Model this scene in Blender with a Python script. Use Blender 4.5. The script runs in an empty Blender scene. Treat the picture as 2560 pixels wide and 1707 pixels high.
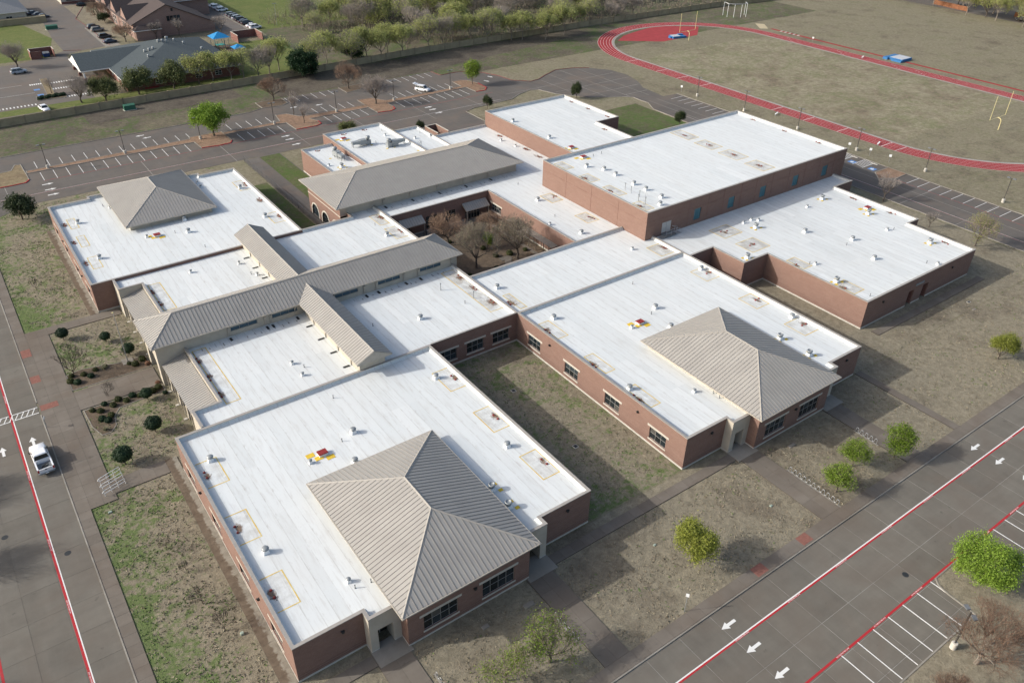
import bpy, math, random
from mathutils import Vector, Matrix
R = math.radians
C = bpy.context.scene.collection
scene = bpy.context.scene
# ------------------------------------------------------------------ camera, sky, sun, exposure
cam = bpy.data.cameras.new('camera'); camo = bpy.data.objects.new('camera', cam); C.objects.link(camo)
cam.sensor_fit = 'HORIZONTAL'; cam.sensor_width = 36.0; cam.lens = 28.068
cam.clip_start = 1.0; cam.clip_end = 3000.0
_p, _r, _y = 0.591353011, 0.0171417558, -0.631223497          # pitch down, roll, yaw of the drone camera
_rt = Vector((1, 0, 0)); _up = Vector((0, math.sin(_p), math.cos(_p)))
_ri = _rt*math.cos(_r) + _up*math.sin(_r); _uu = _up*math.cos(_r) - _rt*math.sin(_r)
_rz = Matrix.Rotation(_y, 3, 'Z'); _ri = _rz @ _ri; _uu = _rz @ _uu; _bk = _ri.cross(_uu)
_m = Matrix((_ri, _uu, _bk)).transposed().to_4x4(); _m.translation = (-10.91, -49.46, 72.0)
camo.matrix_world = _m
scene.camera = camo
SUN_EL = R(27.9); SUN_TO = Vector((-0.890, 0.456, 0)).normalized()      # horizontal direction towards the sun
world = bpy.data.worlds.new('World'); scene.world = world; world.use_nodes = True
wn = world.node_tree; bg = wn.nodes['Background']
sky = wn.nodes.new('ShaderNodeTexSky'); sky.sky_type = 'NISHITA'; sky.sun_disc = False
sky.sun_elevation = SUN_EL; sky.sun_rotation = math.atan2(SUN_TO.x, SUN_TO.y)
sky.air_density = 1.0; sky.dust_density = 4.0; sky.ozone_density = 0.8
wn.links.new(sky.outputs[0], bg.inputs[0]); bg.inputs[1].default_value = 0.15
sl = bpy.data.lights.new('sun', 'SUN'); slo = bpy.data.objects.new('sun', sl); C.objects.link(slo)
sl.energy = 2.85; sl.angle = R(0.6); sl.color = (1.0, 0.975, 0.935)
_d = -(SUN_TO*math.cos(SUN_EL) + Vector((0, 0, math.sin(SUN_EL))))
slo.rotation_euler = _d.to_track_quat('-Z', 'Y').to_euler()
slo.location = (-60, 40, 90)
scene.view_settings.view_transform = 'Standard'; scene.view_settings.look = 'None'
scene.view_settings.gamma = 1.0; scene.view_settings.use_curve_mapping = False
scene.view_settings.exposure = 0.46
scene.render.engine = 'CYCLES'
scene.cycles.use_denoising = True
scene.cycles.max_bounces = 5; scene.cycles.diffuse_bounces = 3; scene.cycles.transparent_max_bounces = 8

# ------------------------------------------------------------------ helpers
rnd = random.Random(7)
class MB:
    """collects faces; obj() links them as one mesh object"""
    def __init__(s): s.v = []; s.f = []; s.m = []
    def face(s, pts, mi=0):
        n = len(s.v); s.v += [tuple(p) for p in pts]; s.f.append(tuple(range(n, n+len(pts)))); s.m.append(mi)
    def box(s, x0, y0, z0, x1, y1, z1, mi=0, bottom=True):
        n = len(s.v)
        s.v += [(x0,y0,z0),(x1,y0,z0),(x1,y1,z0),(x0,y1,z0),(x0,y0,z1),(x1,y0,z1),(x1,y1,z1),(x0,y1,z1)]
        F = [(4,5,6,7),(0,1,5,4),(1,2,6,5),(2,3,7,6),(3,0,4,7)] + ([(3,2,1,0)] if bottom else [])
        for q in F: s.f.append(tuple(n+i for i in q)); s.m.append(mi)
    def hexa(s, b, t, mi=0):
        """b, t: four bottom and four top points, counter-clockwise seen from above"""
        n = len(s.v); s.v += [tuple(p) for p in b] + [tuple(p) for p in t]
        for q in [(4,5,6,7),(0,1,5,4),(1,2,6,5),(2,3,7,6),(3,0,4,7),(3,2,1,0)]: s.f.append(tuple(n+i for i in q)); s.m.append(mi)
    def prism(s, poly, z0, z1, mi=0, bottom=False, side=None):
        n = len(poly); k = len(s.v)
        s.v += [(x,y,z0) for x,y in poly] + [(x,y,z1) for x,y in poly]
        s.f.append(tuple(k+n+i for i in range(n))); s.m.append(mi)
        if bottom: s.f.append(tuple(k+n-1-i for i in range(n))); s.m.append(mi)
        for i in range(n):
            j = (i+1) % n; s.f.append((k+i,k+j,k+n+j,k+n+i)); s.m.append(mi if side is None else side)
    def tube(s, p0, p1, r0, r1=None, n=6, mi=0, cap=True):
        if r1 is None: r1 = r0
        p0 = Vector(p0); p1 = Vector(p1); d = p1-p0
        if d.length < 1e-6: return
        d.normalize(); a = d.orthogonal().normalized(); b = d.cross(a); k = len(s.v)
        for p, r in ((p0,r0),(p1,r1)):
            for i in range(n):
                t = 2*math.pi*i/n; s.v.append(tuple(p + a*(r*math.cos(t)) + b*(r*math.sin(t))))
        for i in range(n):
            j = (i+1) % n; s.f.append((k+i,k+j,k+n+j,k+n+i)); s.m.append(mi)
        if cap: s.f.append(tuple(k+n+i for i in range(n))); s.m.append(mi); s.f.append(tuple(k+n-1-i for i in range(n))); s.m.append(mi)
    def path(s, pts, r, n=6, mi=0):
        for a, b in zip(pts, pts[1:]): s.tube(a, b, r, r, n, mi)
    def lathe(s, prof, n=16, mi=0, c=(0,0,0)):
        k = len(s.v); m = len(prof)
        for r, z in prof:
            for i in range(n):
                t = 2*math.pi*i/n; s.v.append((c[0]+r*math.cos(t), c[1]+r*math.sin(t), c[2]+z))
        for j in range(m-1):
            for i in range(n):
                i2 = (i+1) % n; s.f.append((k+j*n+i,k+j*n+i2,k+(j+1)*n+i2,k+(j+1)*n+i)); s.m.append(mi)
        s.f.append(tuple(k+(m-1)*n+i for i in range(n))); s.m.append(mi)
    def mesh(s, name, mats, smooth=False):
        me = bpy.data.meshes.new(name); me.from_pydata(s.v, [], s.f)
        for mt in (mats if isinstance(mats, (list, tuple)) else [mats]): me.materials.append(MAT[mt] if isinstance(mt, str) else mt)
        me.polygons.foreach_set('material_index', s.m)
        if smooth: me.polygons.foreach_set('use_smooth', [True]*len(s.f))
        me.update(); return me
    def obj(s, name, mats, parent=None, smooth=False, loc=None):
        return link(name, s.mesh(name, mats, smooth), parent, loc)
def link(name, me, parent=None, loc=None, rz=None, scale=None):
    o = bpy.data.objects.new(name, me); C.objects.link(o)
    if parent is not None: o.parent = parent
    if loc is not None: o.location = loc
    if rz is not None: o.rotation_euler = (0, 0, rz)
    if scale is not None: o.scale = scale if isinstance(scale, (tuple, list)) else (scale,)*3
    return o
def tag(o, label=None, cat=None, group=None, kind=None):
    if label: o['label'] = label
    if cat: o['category'] = cat
    if group: o['group'] = group
    if kind: o['kind'] = kind
    return o
def thing(name, label, cat, loc=(0,0,0), rz=0.0, group=None, scale=None):
    o = link(name, None, None, loc, rz, scale); o.empty_display_size = 0.3
    return tag(o, label, cat, group)
def struct(name, mb, mats, label=None): return tag(mb.obj(name, mats), label, None, None, 'structure')
def stuff(o): o['kind'] = 'stuff'; return o
def dup(root, loc, rz=0.0, label=None, scale=None):
    r = root.copy(); C.objects.link(r); r.location = loc; r.rotation_euler = (0,0,rz)
    if scale is not None: r.scale = scale if isinstance(scale, (tuple, list)) else (scale,)*3
    if label: r['label'] = label
    for ch in list(root.children):
        c = ch.copy(); C.objects.link(c); c.parent = r; c.matrix_parent_inverse = ch.matrix_parent_inverse.copy()
        for g in list(ch.children):
            d = g.copy(); C.objects.link(d); d.parent = c
    return r
ORD = ['first','second','third','fourth','fifth','sixth','seventh','eighth','ninth','tenth','eleventh','twelfth','thirteenth','fourteenth','fifteenth','sixteenth','seventeenth','eighteenth','nineteenth','twentieth',
       'twenty-first','twenty-second','twenty-third','twenty-fourth','twenty-fifth','twenty-sixth','twenty-seventh','twenty-eighth','twenty-ninth','thirtieth','thirty-first','thirty-second','thirty-third','thirty-fourth','thirty-fifth','thirty-sixth','thirty-seventh','thirty-eighth','thirty-ninth','fortieth']
def scr_x(p):                      # how far to the right a place lies as seen from the drone (labels only)
    d = Vector(p) - Vector((-10.91,-49.46,72.0)); return d.dot(_ri)/-d.dot(_bk)
def nth(i, n):
    if n == 1: return 'the only'
    if i == 0: return 'leftmost'
    if i == n-1: return 'rightmost'
    return ORD[i] + ' from left'

# ------------------------------------------------------------------ materials
MAT = {}
class NT:
    def __init__(s, name, rough=0.8, spec=0.3, metal=0.0):
        m = bpy.data.materials.new(name); m.use_nodes = True; s.m = m; s.t = m.node_tree
        s.b = s.t.nodes['Principled BSDF']; s.b.inputs['Roughness'].default_value = rough
        s.b.inputs['Specular IOR Level'].default_value = spec; s.b.inputs['Metallic'].default_value = metal
        MAT[name] = m; s.tc = None
    def n(s, typ, **kw):
        q = s.t.nodes.new(typ)
        for k, v in kw.items(): setattr(q, k, v)
        return q
    def l(s, a, b): s.t.links.new(a, b)
    def co(s, world=False):
        if world:
            g = s.n('ShaderNodeNewGeometry'); return g.outputs['Position']
        if s.tc is None: s.tc = s.n('ShaderNodeTexCoord')
        return s.tc.outputs['Object']
    def map(s, vec, scale=(1,1,1), rot=(0,0,0), loc=(0,0,0)):
        q = s.n('ShaderNodeMapping'); q.inputs['Scale'].default_value = scale; q.inputs['Rotation'].default_value = rot; q.inputs['Location'].default_value = loc
        s.l(vec, q.inputs['Vector']); return q.outputs[0]
    def noise(s, vec, scale, detail=4, rough=0.6, out=0, dist=0.0):
        q = s.n('ShaderNodeTexNoise'); q.inputs['Scale'].default_value = scale; q.inputs['Detail'].default_value = detail
        q.inputs['Roughness'].default_value = rough; q.inputs['Distortion'].default_value = dist
        s.l(vec, q.inputs['Vector']); return q.outputs[out]
    def ramp(s, fac, stops):
        q = s.n('ShaderNodeValToRGB'); e = q.color_ramp.elements
        while len(e) < len(stops): e.new(0.5)
        for el, (p, c) in zip(e, stops):
            el.position = p; el.color = (*(c if isinstance(c, (tuple, list)) else (c,c,c)), 1)
        s.l(fac, q.inputs[0]); return q.outputs[0]
    def mix(s, fac, a, b, mode='MIX'):
        q = s.n('ShaderNodeMix', data_type='RGBA', blend_type=mode)
        for sock, v in ((q.inputs[0], fac), (q.inputs[6], a), (q.inputs[7], b)):
            if hasattr(v, 'node'): s.l(v, sock)
            elif isinstance(v, (tuple, list)): sock.default_value = (*v, 1)
            else: sock.default_value = v
        return q.outputs[2]
    def math(s, op, a, b=None, clamp=False):
        q = s.n('ShaderNodeMath', operation=op, use_clamp=clamp)
        for sock, v in zip(q.inputs, (a, b)):
            if v is None: continue
            if hasattr(v, 'node'): s.l(v, sock)
            else: sock.default_value = v
        return q.outputs[0]
    def sep(s, vec):
        q = s.n('ShaderNodeSeparateXYZ'); s.l(vec, q.inputs[0]); return q.outputs
    def comb(s, x, y, z):
        q = s.n('ShaderNodeCombineXYZ')
        for sock, v in zip(q.inputs, (x, y, z)):
            if hasattr(v, 'node'): s.l(v, sock)
            else: sock.default_value = v
        return q.outputs[0]
    def base(s, c):
        if hasattr(c, 'node'): s.l(c, s.b.inputs['Base Color'])
        else: s.b.inputs['Base Color'].default_value = (*c, 1)
    def bump(s, h, strength=0.3, dist=0.05):
        q = s.n('ShaderNodeBump'); q.inputs['Strength'].default_value = strength; q.inputs['Distance'].default_value = dist
        s.l(h, q.inputs['Height']); s.l(q.outputs[0], s.b.inputs['Normal'])
    def rand(s): return s.n('ShaderNodeObjectInfo').outputs['Random']
def plain(name, col, rough=0.7, spec=0.3, metal=0.0, vary=0.12, scale=1.5):
    m = NT(name, rough, spec, metal); f = m.noise(m.co(True), scale, 4)
    lo = tuple(c*(1-vary) for c in col); hi = tuple(min(1, c*(1+vary)) for c in col)
    m.base(m.ramp(f, [(0.3, lo), (0.7, hi)])); return m

# white roof membrane: lap seams every 1.3 m along the fall, faint dust and rust streaks
m = NT('membrane', 0.55, 0.3); p = m.co(True); X, Y, Z = m.sep(p)
fx = m.math('FRACT', m.math('MULTIPLY', X, 1/1.32)); wob = m.noise(p, 0.7, 3)
seam = m.math('LESS_THAN', fx, 0.075); tone = m.noise(m.comb(m.math('FLOOR', m.math('MULTIPLY', X, 1/1.32)), m.math('FLOOR', m.math('MULTIPLY', Y, 1/9.0)), 0.0), 3.7, 1)
c = m.ramp(tone, [(0.3, (0.575, 0.605, 0.60)), (0.7, (0.645, 0.67, 0.66))])
c = m.mix(0.10, c, m.ramp(m.rand(), [(0.0, (0.42, 0.43, 0.42)), (1.0, (0.74, 0.76, 0.75))]))
st = m.noise(m.map(p, (2.6, 0.30, 1)), 1.0, 6, 0.7); c = m.mix(m.math('MULTIPLY', m.ramp(st, [(0.50, 0.0), (0.70, 1.0)]), 0.34), c, (0.37, 0.345, 0.31))
lapd = m.math('MULTIPLY', m.ramp(m.math('ABSOLUTE', m.math('SUBTRACT', fx, 0.09)), [(0.0, 1.0), (0.22, 0.0)]), m.ramp(m.noise(m.map(p, (1.2, 0.55, 1)), 1.7, 6, 0.75), [(0.54, 0.0), (0.68, 1.0)])); c = m.mix(m.math('MULTIPLY', lapd, 0.55), c, (0.30, 0.265, 0.23))
sp = m.noise(p, 2.3, 8, 0.75); c = m.mix(m.math('MULTIPLY', m.ramp(sp, [(0.60, 0.0), (0.70, 1.0)]), 0.30), c, (0.33, 0.29, 0.25))
bigd = m.noise(p, 0.09, 3); c = m.mix(m.math('MULTIPLY', m.ramp(bigd, [(0.45, 0.0), (0.7, 1.0)]), 0.14), c, (0.55, 0.53, 0.49))
c = m.mix(m.math('MULTIPLY', seam, m.math('MULTIPLY', m.ramp(wob, [(0.35, 0.15), (0.65, 1.0)]), 0.55)), c, (0.40, 0.40, 0.385))
m.base(c); m.bump(m.math('ADD', m.math('MULTIPLY', seam, 0.5), m.math('MULTIPLY', wob, 0.8)), 0.25, 0.03)
def brickmat(name, c1, c2, mortar):
    m = NT(name, 0.9, 0.2); p = m.co(True); X, Y, Z = m.sep(p)
    v = m.comb(m.math('ADD', X, Y), Z, 0.0)
    q = m.n('ShaderNodeTexBrick'); q.inputs['Scale'].default_value = 1.0; q.inputs['Brick Width'].default_value = 0.30; q.inputs['Row Height'].default_value = 0.10
    q.inputs['Mortar Size'].default_value = 0.012; q.inputs['Color1'].default_value = (*c1, 1); q.inputs['Color2'].default_value = (*c2, 1); q.inputs['Mortar'].default_value = (*mortar, 1)
    m.l(v, q.inputs['Vector']); c = q.outputs[0]
    f = m.noise(m.comb(m.math('ADD', X, Y), m.math('MULTIPLY', Z, 3.0), 0.0), 0.5, 5); c = m.mix(m.ramp(f, [(0.35, 0.0), (0.75, 0.45)]), c, tuple(k*0.72 for k in c1))
    b1 = m.math('LESS_THAN', m.math('ABSOLUTE', m.math('SUBTRACT', Z, 0.62)), 0.05); b2 = m.math('LESS_THAN', m.math('ABSOLUTE', m.math('SUBTRACT', Z, 0.95)), 0.04)
    c = m.mix(m.math('MULTIPLY', m.math('ADD', b1, b2, True), 0.55), c, (0.10, 0.055, 0.045))
    m.base(c); m.bump(q.outputs[1], 0.15, 0.01)
brickmat('brick', (0.222, 0.130, 0.102), (0.184, 0.104, 0.083), (0.24, 0.19, 0.158))
brickmat('brick_dark', (0.20, 0.075, 0.06), (0.16, 0.06, 0.05), (0.25, 0.2, 0.17))
brickmat('brick_pink', (0.27, 0.175, 0.145), (0.23, 0.14, 0.12), (0.30, 0.25, 0.22))
plain('stucco', (0.42, 0.385, 0.32), 0.9, 0.2, vary=0.10, scale=0.6)
plain('limestone', (0.46, 0.43, 0.37), 0.85, 0.2, vary=0.1)
m = NT('metal_roof', 0.5, 0.4); p = m.co(True); f = m.noise(p, 0.35, 4); c = m.ramp(f, [(0.3, (0.278, 0.265, 0.242)), (0.7, (0.325, 0.312, 0.284))])
rv = m.rand(); c = m.mix(0.10, c, m.ramp(rv, [(0.0, (0.26, 0.24, 0.21)), (1.0, (0.44, 0.41, 0.36))])); m.base(c)
plain('seam_darkened', (0.245, 0.231, 0.206), 0.6, 0.3, vary=0.1)  # rib colour darkened: seam shadow lines painted in, along with gathered dirt
plain('ridge_metal', (0.30, 0.283, 0.252), 0.5, 0.4, vary=0.06)
plain('coping', (0.315, 0.295, 0.265), 0.55, 0.4, vary=0.08)
plain('trim_tan', (0.37, 0.34, 0.29), 0.6, 0.4, vary=0.08)
plain('galv', (0.27, 0.29, 0.295), 0.5, 0.5, 0.3, 0.15)
plain('galv_dark', (0.17, 0.18, 0.185), 0.5, 0.5, 0.3, 0.2)
plain('white_paint', (0.76, 0.78, 0.78), 0.6, 0.3, vary=0.05)
plain('fascia_white', (0.72, 0.72, 0.70), 0.6, 0.3, vary=0.05)
plain('red_lid', (0.23, 0.025, 0.022), 0.5, 0.4, vary=0.15)
plain('drain_red', (0.19, 0.028, 0.024), 0.7, 0.3, vary=0.3, scale=6)
plain('yellow_pad', (0.62, 0.43, 0.05), 0.8, 0.2, vary=0.15)
m = NT('tape_yellow', 0.8, 0.2); f = m.noise(m.co(True), 1.1, 5); m.base(m.ramp(f, [(0.35, (0.60, 0.50, 0.22)), (0.62, (0.60, 0.40, 0.06))]))
m = NT('glass_dark', 0.06, 0.6); m.base(m.ramp(m.rand(), [(0.0, (0.008, 0.012, 0.014)), (0.55, (0.014, 0.021, 0.026)), (0.9, (0.03, 0.045, 0.055)), (1.0, (0.09, 0.085, 0.075))]))  # bluish tints paint reflected sky into some panes; the palest suggest blinds
m = NT('glass_blue', 0.05, 0.9); m.base((0.03, 0.07, 0.10))
m = NT('louvre_teal', 0.35, 0.5); m.base(m.ramp(m.noise(m.co(True), 3, 3), [(0.3, (0.03, 0.11, 0.14)), (0.7, (0.05, 0.15, 0.18))]))
plain('bronze', (0.025, 0.027, 0.027), 0.5, 0.4, vary=0.1)
plain('window_frame', (0.27, 0.26, 0.24), 0.5, 0.4, vary=0.05)
plain('dark_void', (0.02, 0.02, 0.02), 0.9, 0.1)
plain('door_grey', (0.45, 0.44, 0.42), 0.6, 0.3)
plain('steel', (0.42, 0.43, 0.44), 0.35, 0.5, 0.6, 0.1)
plain('pole_bronze', (0.06, 0.055, 0.05), 0.5, 0.4, vary=0.1)
plain('concrete_base', (0.46, 0.44, 0.39), 0.9, 0.2, vary=0.15)
plain('black_rubber', (0.02, 0.02, 0.02), 0.8, 0.2)
# grime left by standing water round a drain: ragged, see-through at its edge
m = NT('grime', 0.9, 0.1); p = m.co(True); tcg = m.n('ShaderNodeTexCoord').outputs['Generated']
gx, gy, gz = m.sep(tcg); dx = m.math('SUBTRACT', gx, 0.5); dy = m.math('SUBTRACT', gy, 0.5)
rr = m.math('SQRT', m.math('ADD', m.math('MULTIPLY', dx, dx), m.math('MULTIPLY', dy, dy)))
f = m.noise(m.map(p, (1.6, 0.9, 1)), 1.6, 7, 0.72, dist=0.8); a = m.math('SUBTRACT', m.math('MULTIPLY', f, 1.45), m.math('MULTIPLY', rr, 1.5))
al = m.ramp(a, [(0.30, 0.0), (0.56, 0.72)]); m.l(al, m.b.inputs['Alpha'])
m.base(m.ramp(m.noise(p, 4, 4), [(0.35, (0.10, 0.075, 0.05)), (0.65, (0.30, 0.17, 0.10))]))
m = NT('drip', 0.9, 0.1); m.base((0.16, 0.14, 0.12)); m.l(m.ramp(m.noise(m.co(True), 3.0, 5), [(0.35, 0.15), (0.65, 0.8)]), m.b.inputs['Alpha'])
m = NT('dust_heavy', 0.9, 0.1); m.base(m.ramp(m.noise(m.co(True), 1.3, 5), [(0.4, (0.36, 0.31, 0.25)), (0.65, (0.47, 0.40, 0.31))])); m.l(m.ramp(m.noise(m.co(True), 0.7, 7, 0.7), [(0.36, 0.03), (0.66, 0.38)]), m.b.inputs['Alpha'])
m = NT('dust_film', 0.9, 0.1); m.base((0.50, 0.44, 0.36)); m.l(m.ramp(m.noise(m.co(True), 0.8, 6), [(0.4, 0.0), (0.75, 0.26)]), m.b.inputs['Alpha'])

# concrete paving: slab tone from the slab itself, tyre polish, brown silt and pale patches
def concrete(name, lo, hi, silt, amt=0.6, scale=0.35):
    m = NT(name, 0.88, 0.25); p = m.co(True)
    c = m.ramp(m.noise(p, scale, 6, 0.62), [(0.3, lo), (0.72, hi)])
    c = m.mix(0.22, c, m.ramp(m.rand(), [(0.0, tuple(k*0.72 for k in lo)), (1.0, tuple(k*1.25 for k in hi))]))
    tw = m.ramp(m.noise(m.map(p, (0.10, 0.75, 1)), 1.0, 5, 0.6), [(0.42, 0.0), (0.66, 1.0)]); c = m.mix(m.math('MULTIPLY', tw, 0.16), c, tuple(k*0.55 for k in lo))
    tw2 = m.ramp(m.noise(m.map(p, (0.75, 0.10, 1)), 1.0, 5, 0.6), [(0.46, 0.0), (0.70, 1.0)]); c = m.mix(m.math('MULTIPLY', tw2, 0.14), c, tuple(min(1, k*1.4) for k in hi))
    ol = m.ramp(m.noise(p, 0.9, 4, 0.55), [(0.66, 0.0), (0.72, 1.0)]); c = m.mix(m.math('MULTIPLY', ol, 0.35), c, tuple(k*0.45 for k in lo))
    s1 = m.ramp(m.noise(m.map(p, (1, 1, 1)), 0.12, 5, 0.6, dist=1.0), [(0.45, 0.0), (0.68, 1.0)]); c = m.mix(m.math('MULTIPLY', s1, amt), c, silt)
    sp = m.ramp(m.noise(p, 3.5, 6, 0.7), [(0.62, 0.0), (0.75, 1.0)]); c = m.mix(m.math('MULTIPLY', sp, 0.18), c, tuple(k*0.5 for k in lo))
    sp2 = m.ramp(m.noise(p, 9.0, 4, 0.6), [(0.6, 0.0), (0.8, 1.0)]); c = m.mix(m.math('MULTIPLY', sp2, 0.12), c, tuple(min(1, k*1.6) for k in hi))
    m.base(c); m.bump(m.noise(p, 14, 4), 0.12, 0.02)
concrete('pave', (0.120, 0.109, 0.091), (0.160, 0.148, 0.124), (0.132, 0.110, 0.088))
concrete('pave_far', (0.098, 0.089, 0.080), (0.142, 0.129, 0.114), (0.142, 0.114, 0.092), 0.7, 0.08)
concrete('walk', (0.130, 0.112, 0.091), (0.178, 0.157, 0.131), (0.126, 0.098, 0.075))
m = NT('walk_wet', 0.88, 0.25); p = m.co(True); X, Y, Z = m.sep(p); nn_ = m.noise(p, 1.1, 6, 0.7, dist=0.6)
edge = m.ramp(m.math('ADD', m.math('ADD', X, 1.05), m.math('MULTIPLY', m.math('SUBTRACT', nn_, 0.5), 1.5)), [(0.28, 0.0), (0.50, 1.0)])
m.base(m.mix(edge, m.ramp(nn_, [(0.35, (0.098, 0.074, 0.052)), (0.65, (0.150, 0.118, 0.085))]), m.ramp(nn_, [(0.35, (0.18, 0.16, 0.125)), (0.65, (0.27, 0.25, 0.205))])))
concrete('apron', (0.20, 0.19, 0.165), (0.29, 0.27, 0.235), (0.18, 0.155, 0.125))
concrete('joint', (0.075, 0.066, 0.058), (0.11, 0.10, 0.088), (0.09, 0.07, 0.058))
concrete('seal', (0.23, 0.22, 0.195), (0.34, 0.325, 0.29), (0.15, 0.13, 0.11), 0.8, 1.2)
plain('straw_blade', (0.265, 0.235, 0.168), 0.9, 0.1, vary=0.3, scale=0.6)
plain('green_blade', (0.10, 0.155, 0.042), 0.8, 0.2, vary=0.35, scale=0.6)
plain('brown_blade', (0.20, 0.165, 0.115), 0.9, 0.1, vary=0.3, scale=0.6)
concrete('kerb_mat', (0.22, 0.205, 0.175), (0.32, 0.30, 0.26), (0.15, 0.13, 0.105), 0.7, 0.9)
concrete('track_kerb', (0.25, 0.235, 0.21), (0.33, 0.31, 0.28), (0.2, 0.17, 0.14))
def paint(name, col, under, wear=0.5):
    m = NT(name, 0.7, 0.3); f = m.noise(m.co(True), 2.6, 7, 0.7); m.base(m.mix(m.ramp(f, [(wear, 0.0), (wear+0.14, 0.85)]), col, under))
paint('paint_white', (0.66, 0.66, 0.63), (0.2, 0.18, 0.16), 0.60)
paint('paint_red', (0.37, 0.022, 0.028), (0.16, 0.10, 0.085), 0.57)
paint('paint_red_worn', (0.22, 0.05, 0.045), (0.13, 0.105, 0.095), 0.45)
paint('paint_white_worn', (0.42, 0.40, 0.37), (0.14, 0.125, 0.11), 0.5)
paint('paint_blue', (0.10, 0.22, 0.45), (0.15, 0.14, 0.14), 0.6)
plain('tactile', (0.215, 0.098, 0.076), 0.9, 0.2, vary=0.2, scale=5)
m = NT('track_red', 0.9, 0.2); p = m.co(True); c = m.ramp(m.noise(p, 0.25, 6), [(0.3, (0.235, 0.026, 0.028)), (0.7, (0.30, 0.038, 0.04))]); m.base(c)
plain('track_dzone', (0.29, 0.045, 0.048), 0.9, 0.2, vary=0.12, scale=0.4)
# winter lawn: straw, bare soil and new green in drifts
def lawn(name, straw, soil, green, gpos=0.55, gw=0.16, spos=0.56, fine=1.0, west=False):
    m = NT(name, 0.95, 0.1); p = m.co(True)
    n1 = m.noise(p, 0.045, 6, 0.62, dist=0.6); n2 = m.noise(p, 0.16, 7, 0.66, dist=0.4); n3 = m.noise(p, 1.1*fine, 6, 0.74, dist=0.5); n4 = m.noise(p, 4.6*fine, 4, 0.72)
    c = m.ramp(n3, [(0.34, tuple(k*0.74 for k in straw)), (0.66, tuple(k*1.22 for k in straw))])
    c = m.mix(m.ramp(m.math('ADD', m.math('MULTIPLY', n1, 0.4), m.math('MULTIPLY', n2, 0.6)), [(spos-0.06, 0.0), (spos+0.10, 0.9)]), c, m.ramp(n3, [(0.36, tuple(k*0.70 for k in soil)), (0.64, tuple(k*1.25 for k in soil))]))
    gm = m.math('ADD', m.math('MULTIPLY', m.noise(m.map(p, loc=(37, 11, 3)), 0.13, 6, 0.70, dist=0.8), 0.45), m.math('MULTIPLY', m.noise(p, 0.9, 7, 0.78, dist=0.6), 0.55))
    if west:
        X, Y, Z = m.sep(p); gm = m.math('ADD', gm, m.math('MULTIPLY', m.math('MULTIPLY', m.math('SUBTRACT', -4.5, X), 1/6.5, True), 0.07))
    c = m.mix(m.ramp(gm, [(gpos, 0.0), (gpos+gw, 0.85)]), c, m.ramp(n4, [(0.34, tuple(k*0.6 for k in green)), (0.68, tuple(k*1.35 for k in green))]))
    c = m.mix(m.math('MULTIPLY', m.ramp(n4, [(0.52, 0.0), (0.68, 1.0)]), 0.45), c, tuple(k*0.42 for k in soil))
    m.base(c); m.bump(m.math('ADD', m.math('MULTIPLY', n4, 0.5), n3), 0.6, 0.22)
lawn('ground_mat', (0.208, 0.188, 0.130), (0.135, 0.112, 0.082), (0.135, 0.145, 0.066), 0.50, 0.2)
lawn('lawn_brown', (0.228, 0.202, 0.146), (0.142, 0.119, 0.089), (0.112, 0.120, 0.062), 0.60, 0.2)
lawn('lawn_left', (0.225, 0.197, 0.142), (0.130, 0.110, 0.083), (0.100, 0.150, 0.044), 0.505, 0.07, 0.57, 1.0, True)
lawn('lawn_ditch', (0.150, 0.132, 0.092), (0.098, 0.083, 0.066), (0.080, 0.120, 0.038), 0.485, 0.08, 0.48)
lawn('lawn_infield', (0.250, 0.226, 0.156), (0.165, 0.134, 0.096), (0.158, 0.168, 0.085), 0.49, 0.10, 0.52, 0.6)
lawn('lawn_green', (0.150, 0.160, 0.058), (0.150, 0.130, 0.075), (0.095, 0.135, 0.036), 0.42, 0.15, 0.66)
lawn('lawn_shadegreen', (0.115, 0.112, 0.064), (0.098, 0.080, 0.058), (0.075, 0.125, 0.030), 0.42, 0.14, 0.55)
lawn('mulch', (0.250, 0.168, 0.115), (0.21, 0.14, 0.098), (0.24, 0.18, 0.13), 0.7, 0.2)
lawn('mulch_olive', (0.225, 0.18, 0.11), (0.19, 0.14, 0.09), (0.13, 0.13, 0.055), 0.58, 0.2)
lawn('soil_dark', (0.118, 0.103, 0.080), (0.078, 0.066, 0.054), (0.085, 0.098, 0.045), 0.56, 0.12, 0.50)
lawn('soil_brown', (0.135, 0.104, 0.075), (0.10, 0.077, 0.058), (0.08, 0.085, 0.037), 0.62, 0.2)
# foliage and bark
def leaf(name, lo, hi, trans=0.35):
    m = NT(name, 0.6, 0.25); g = m.noise(m.co(True), 1.6, 3); c = m.ramp(g, [(0.3, lo), (0.7, hi)])
    c = m.mix(0.35, c, m.ramp(m.rand(), [(0.0, tuple(k*0.8 for k in lo)), (1.0, tuple(k*1.2 for k in hi))]))
    m.base(c); tb = m.n('ShaderNodeBsdfTranslucent'); m.l(c, tb.inputs[0]); mx = m.n('ShaderNodeMixShader'); mx.inputs[0].default_value = trans
    m.l(m.b.outputs[0], mx.inputs[1]); m.l(tb.outputs[0], mx.inputs[2]); m.l(mx.outputs[0], m.t.nodes['Material Output'].inputs[0])
leaf('leaf_spring', (0.11, 0.185, 0.020), (0.19, 0.27, 0.035))
leaf('leaf_bright', (0.12, 0.215, 0.022), (0.23, 0.335, 0.05))
leaf('leaf_yellow', (0.175, 0.205, 0.034), (0.29, 0.315, 0.062))
leaf('leaf_olive', (0.22, 0.25, 0.075), (0.36, 0.385, 0.135), 0.5)
leaf('leaf_wood', (0.25, 0.285, 0.095), (0.42, 0.45, 0.17), 0.5)
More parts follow.
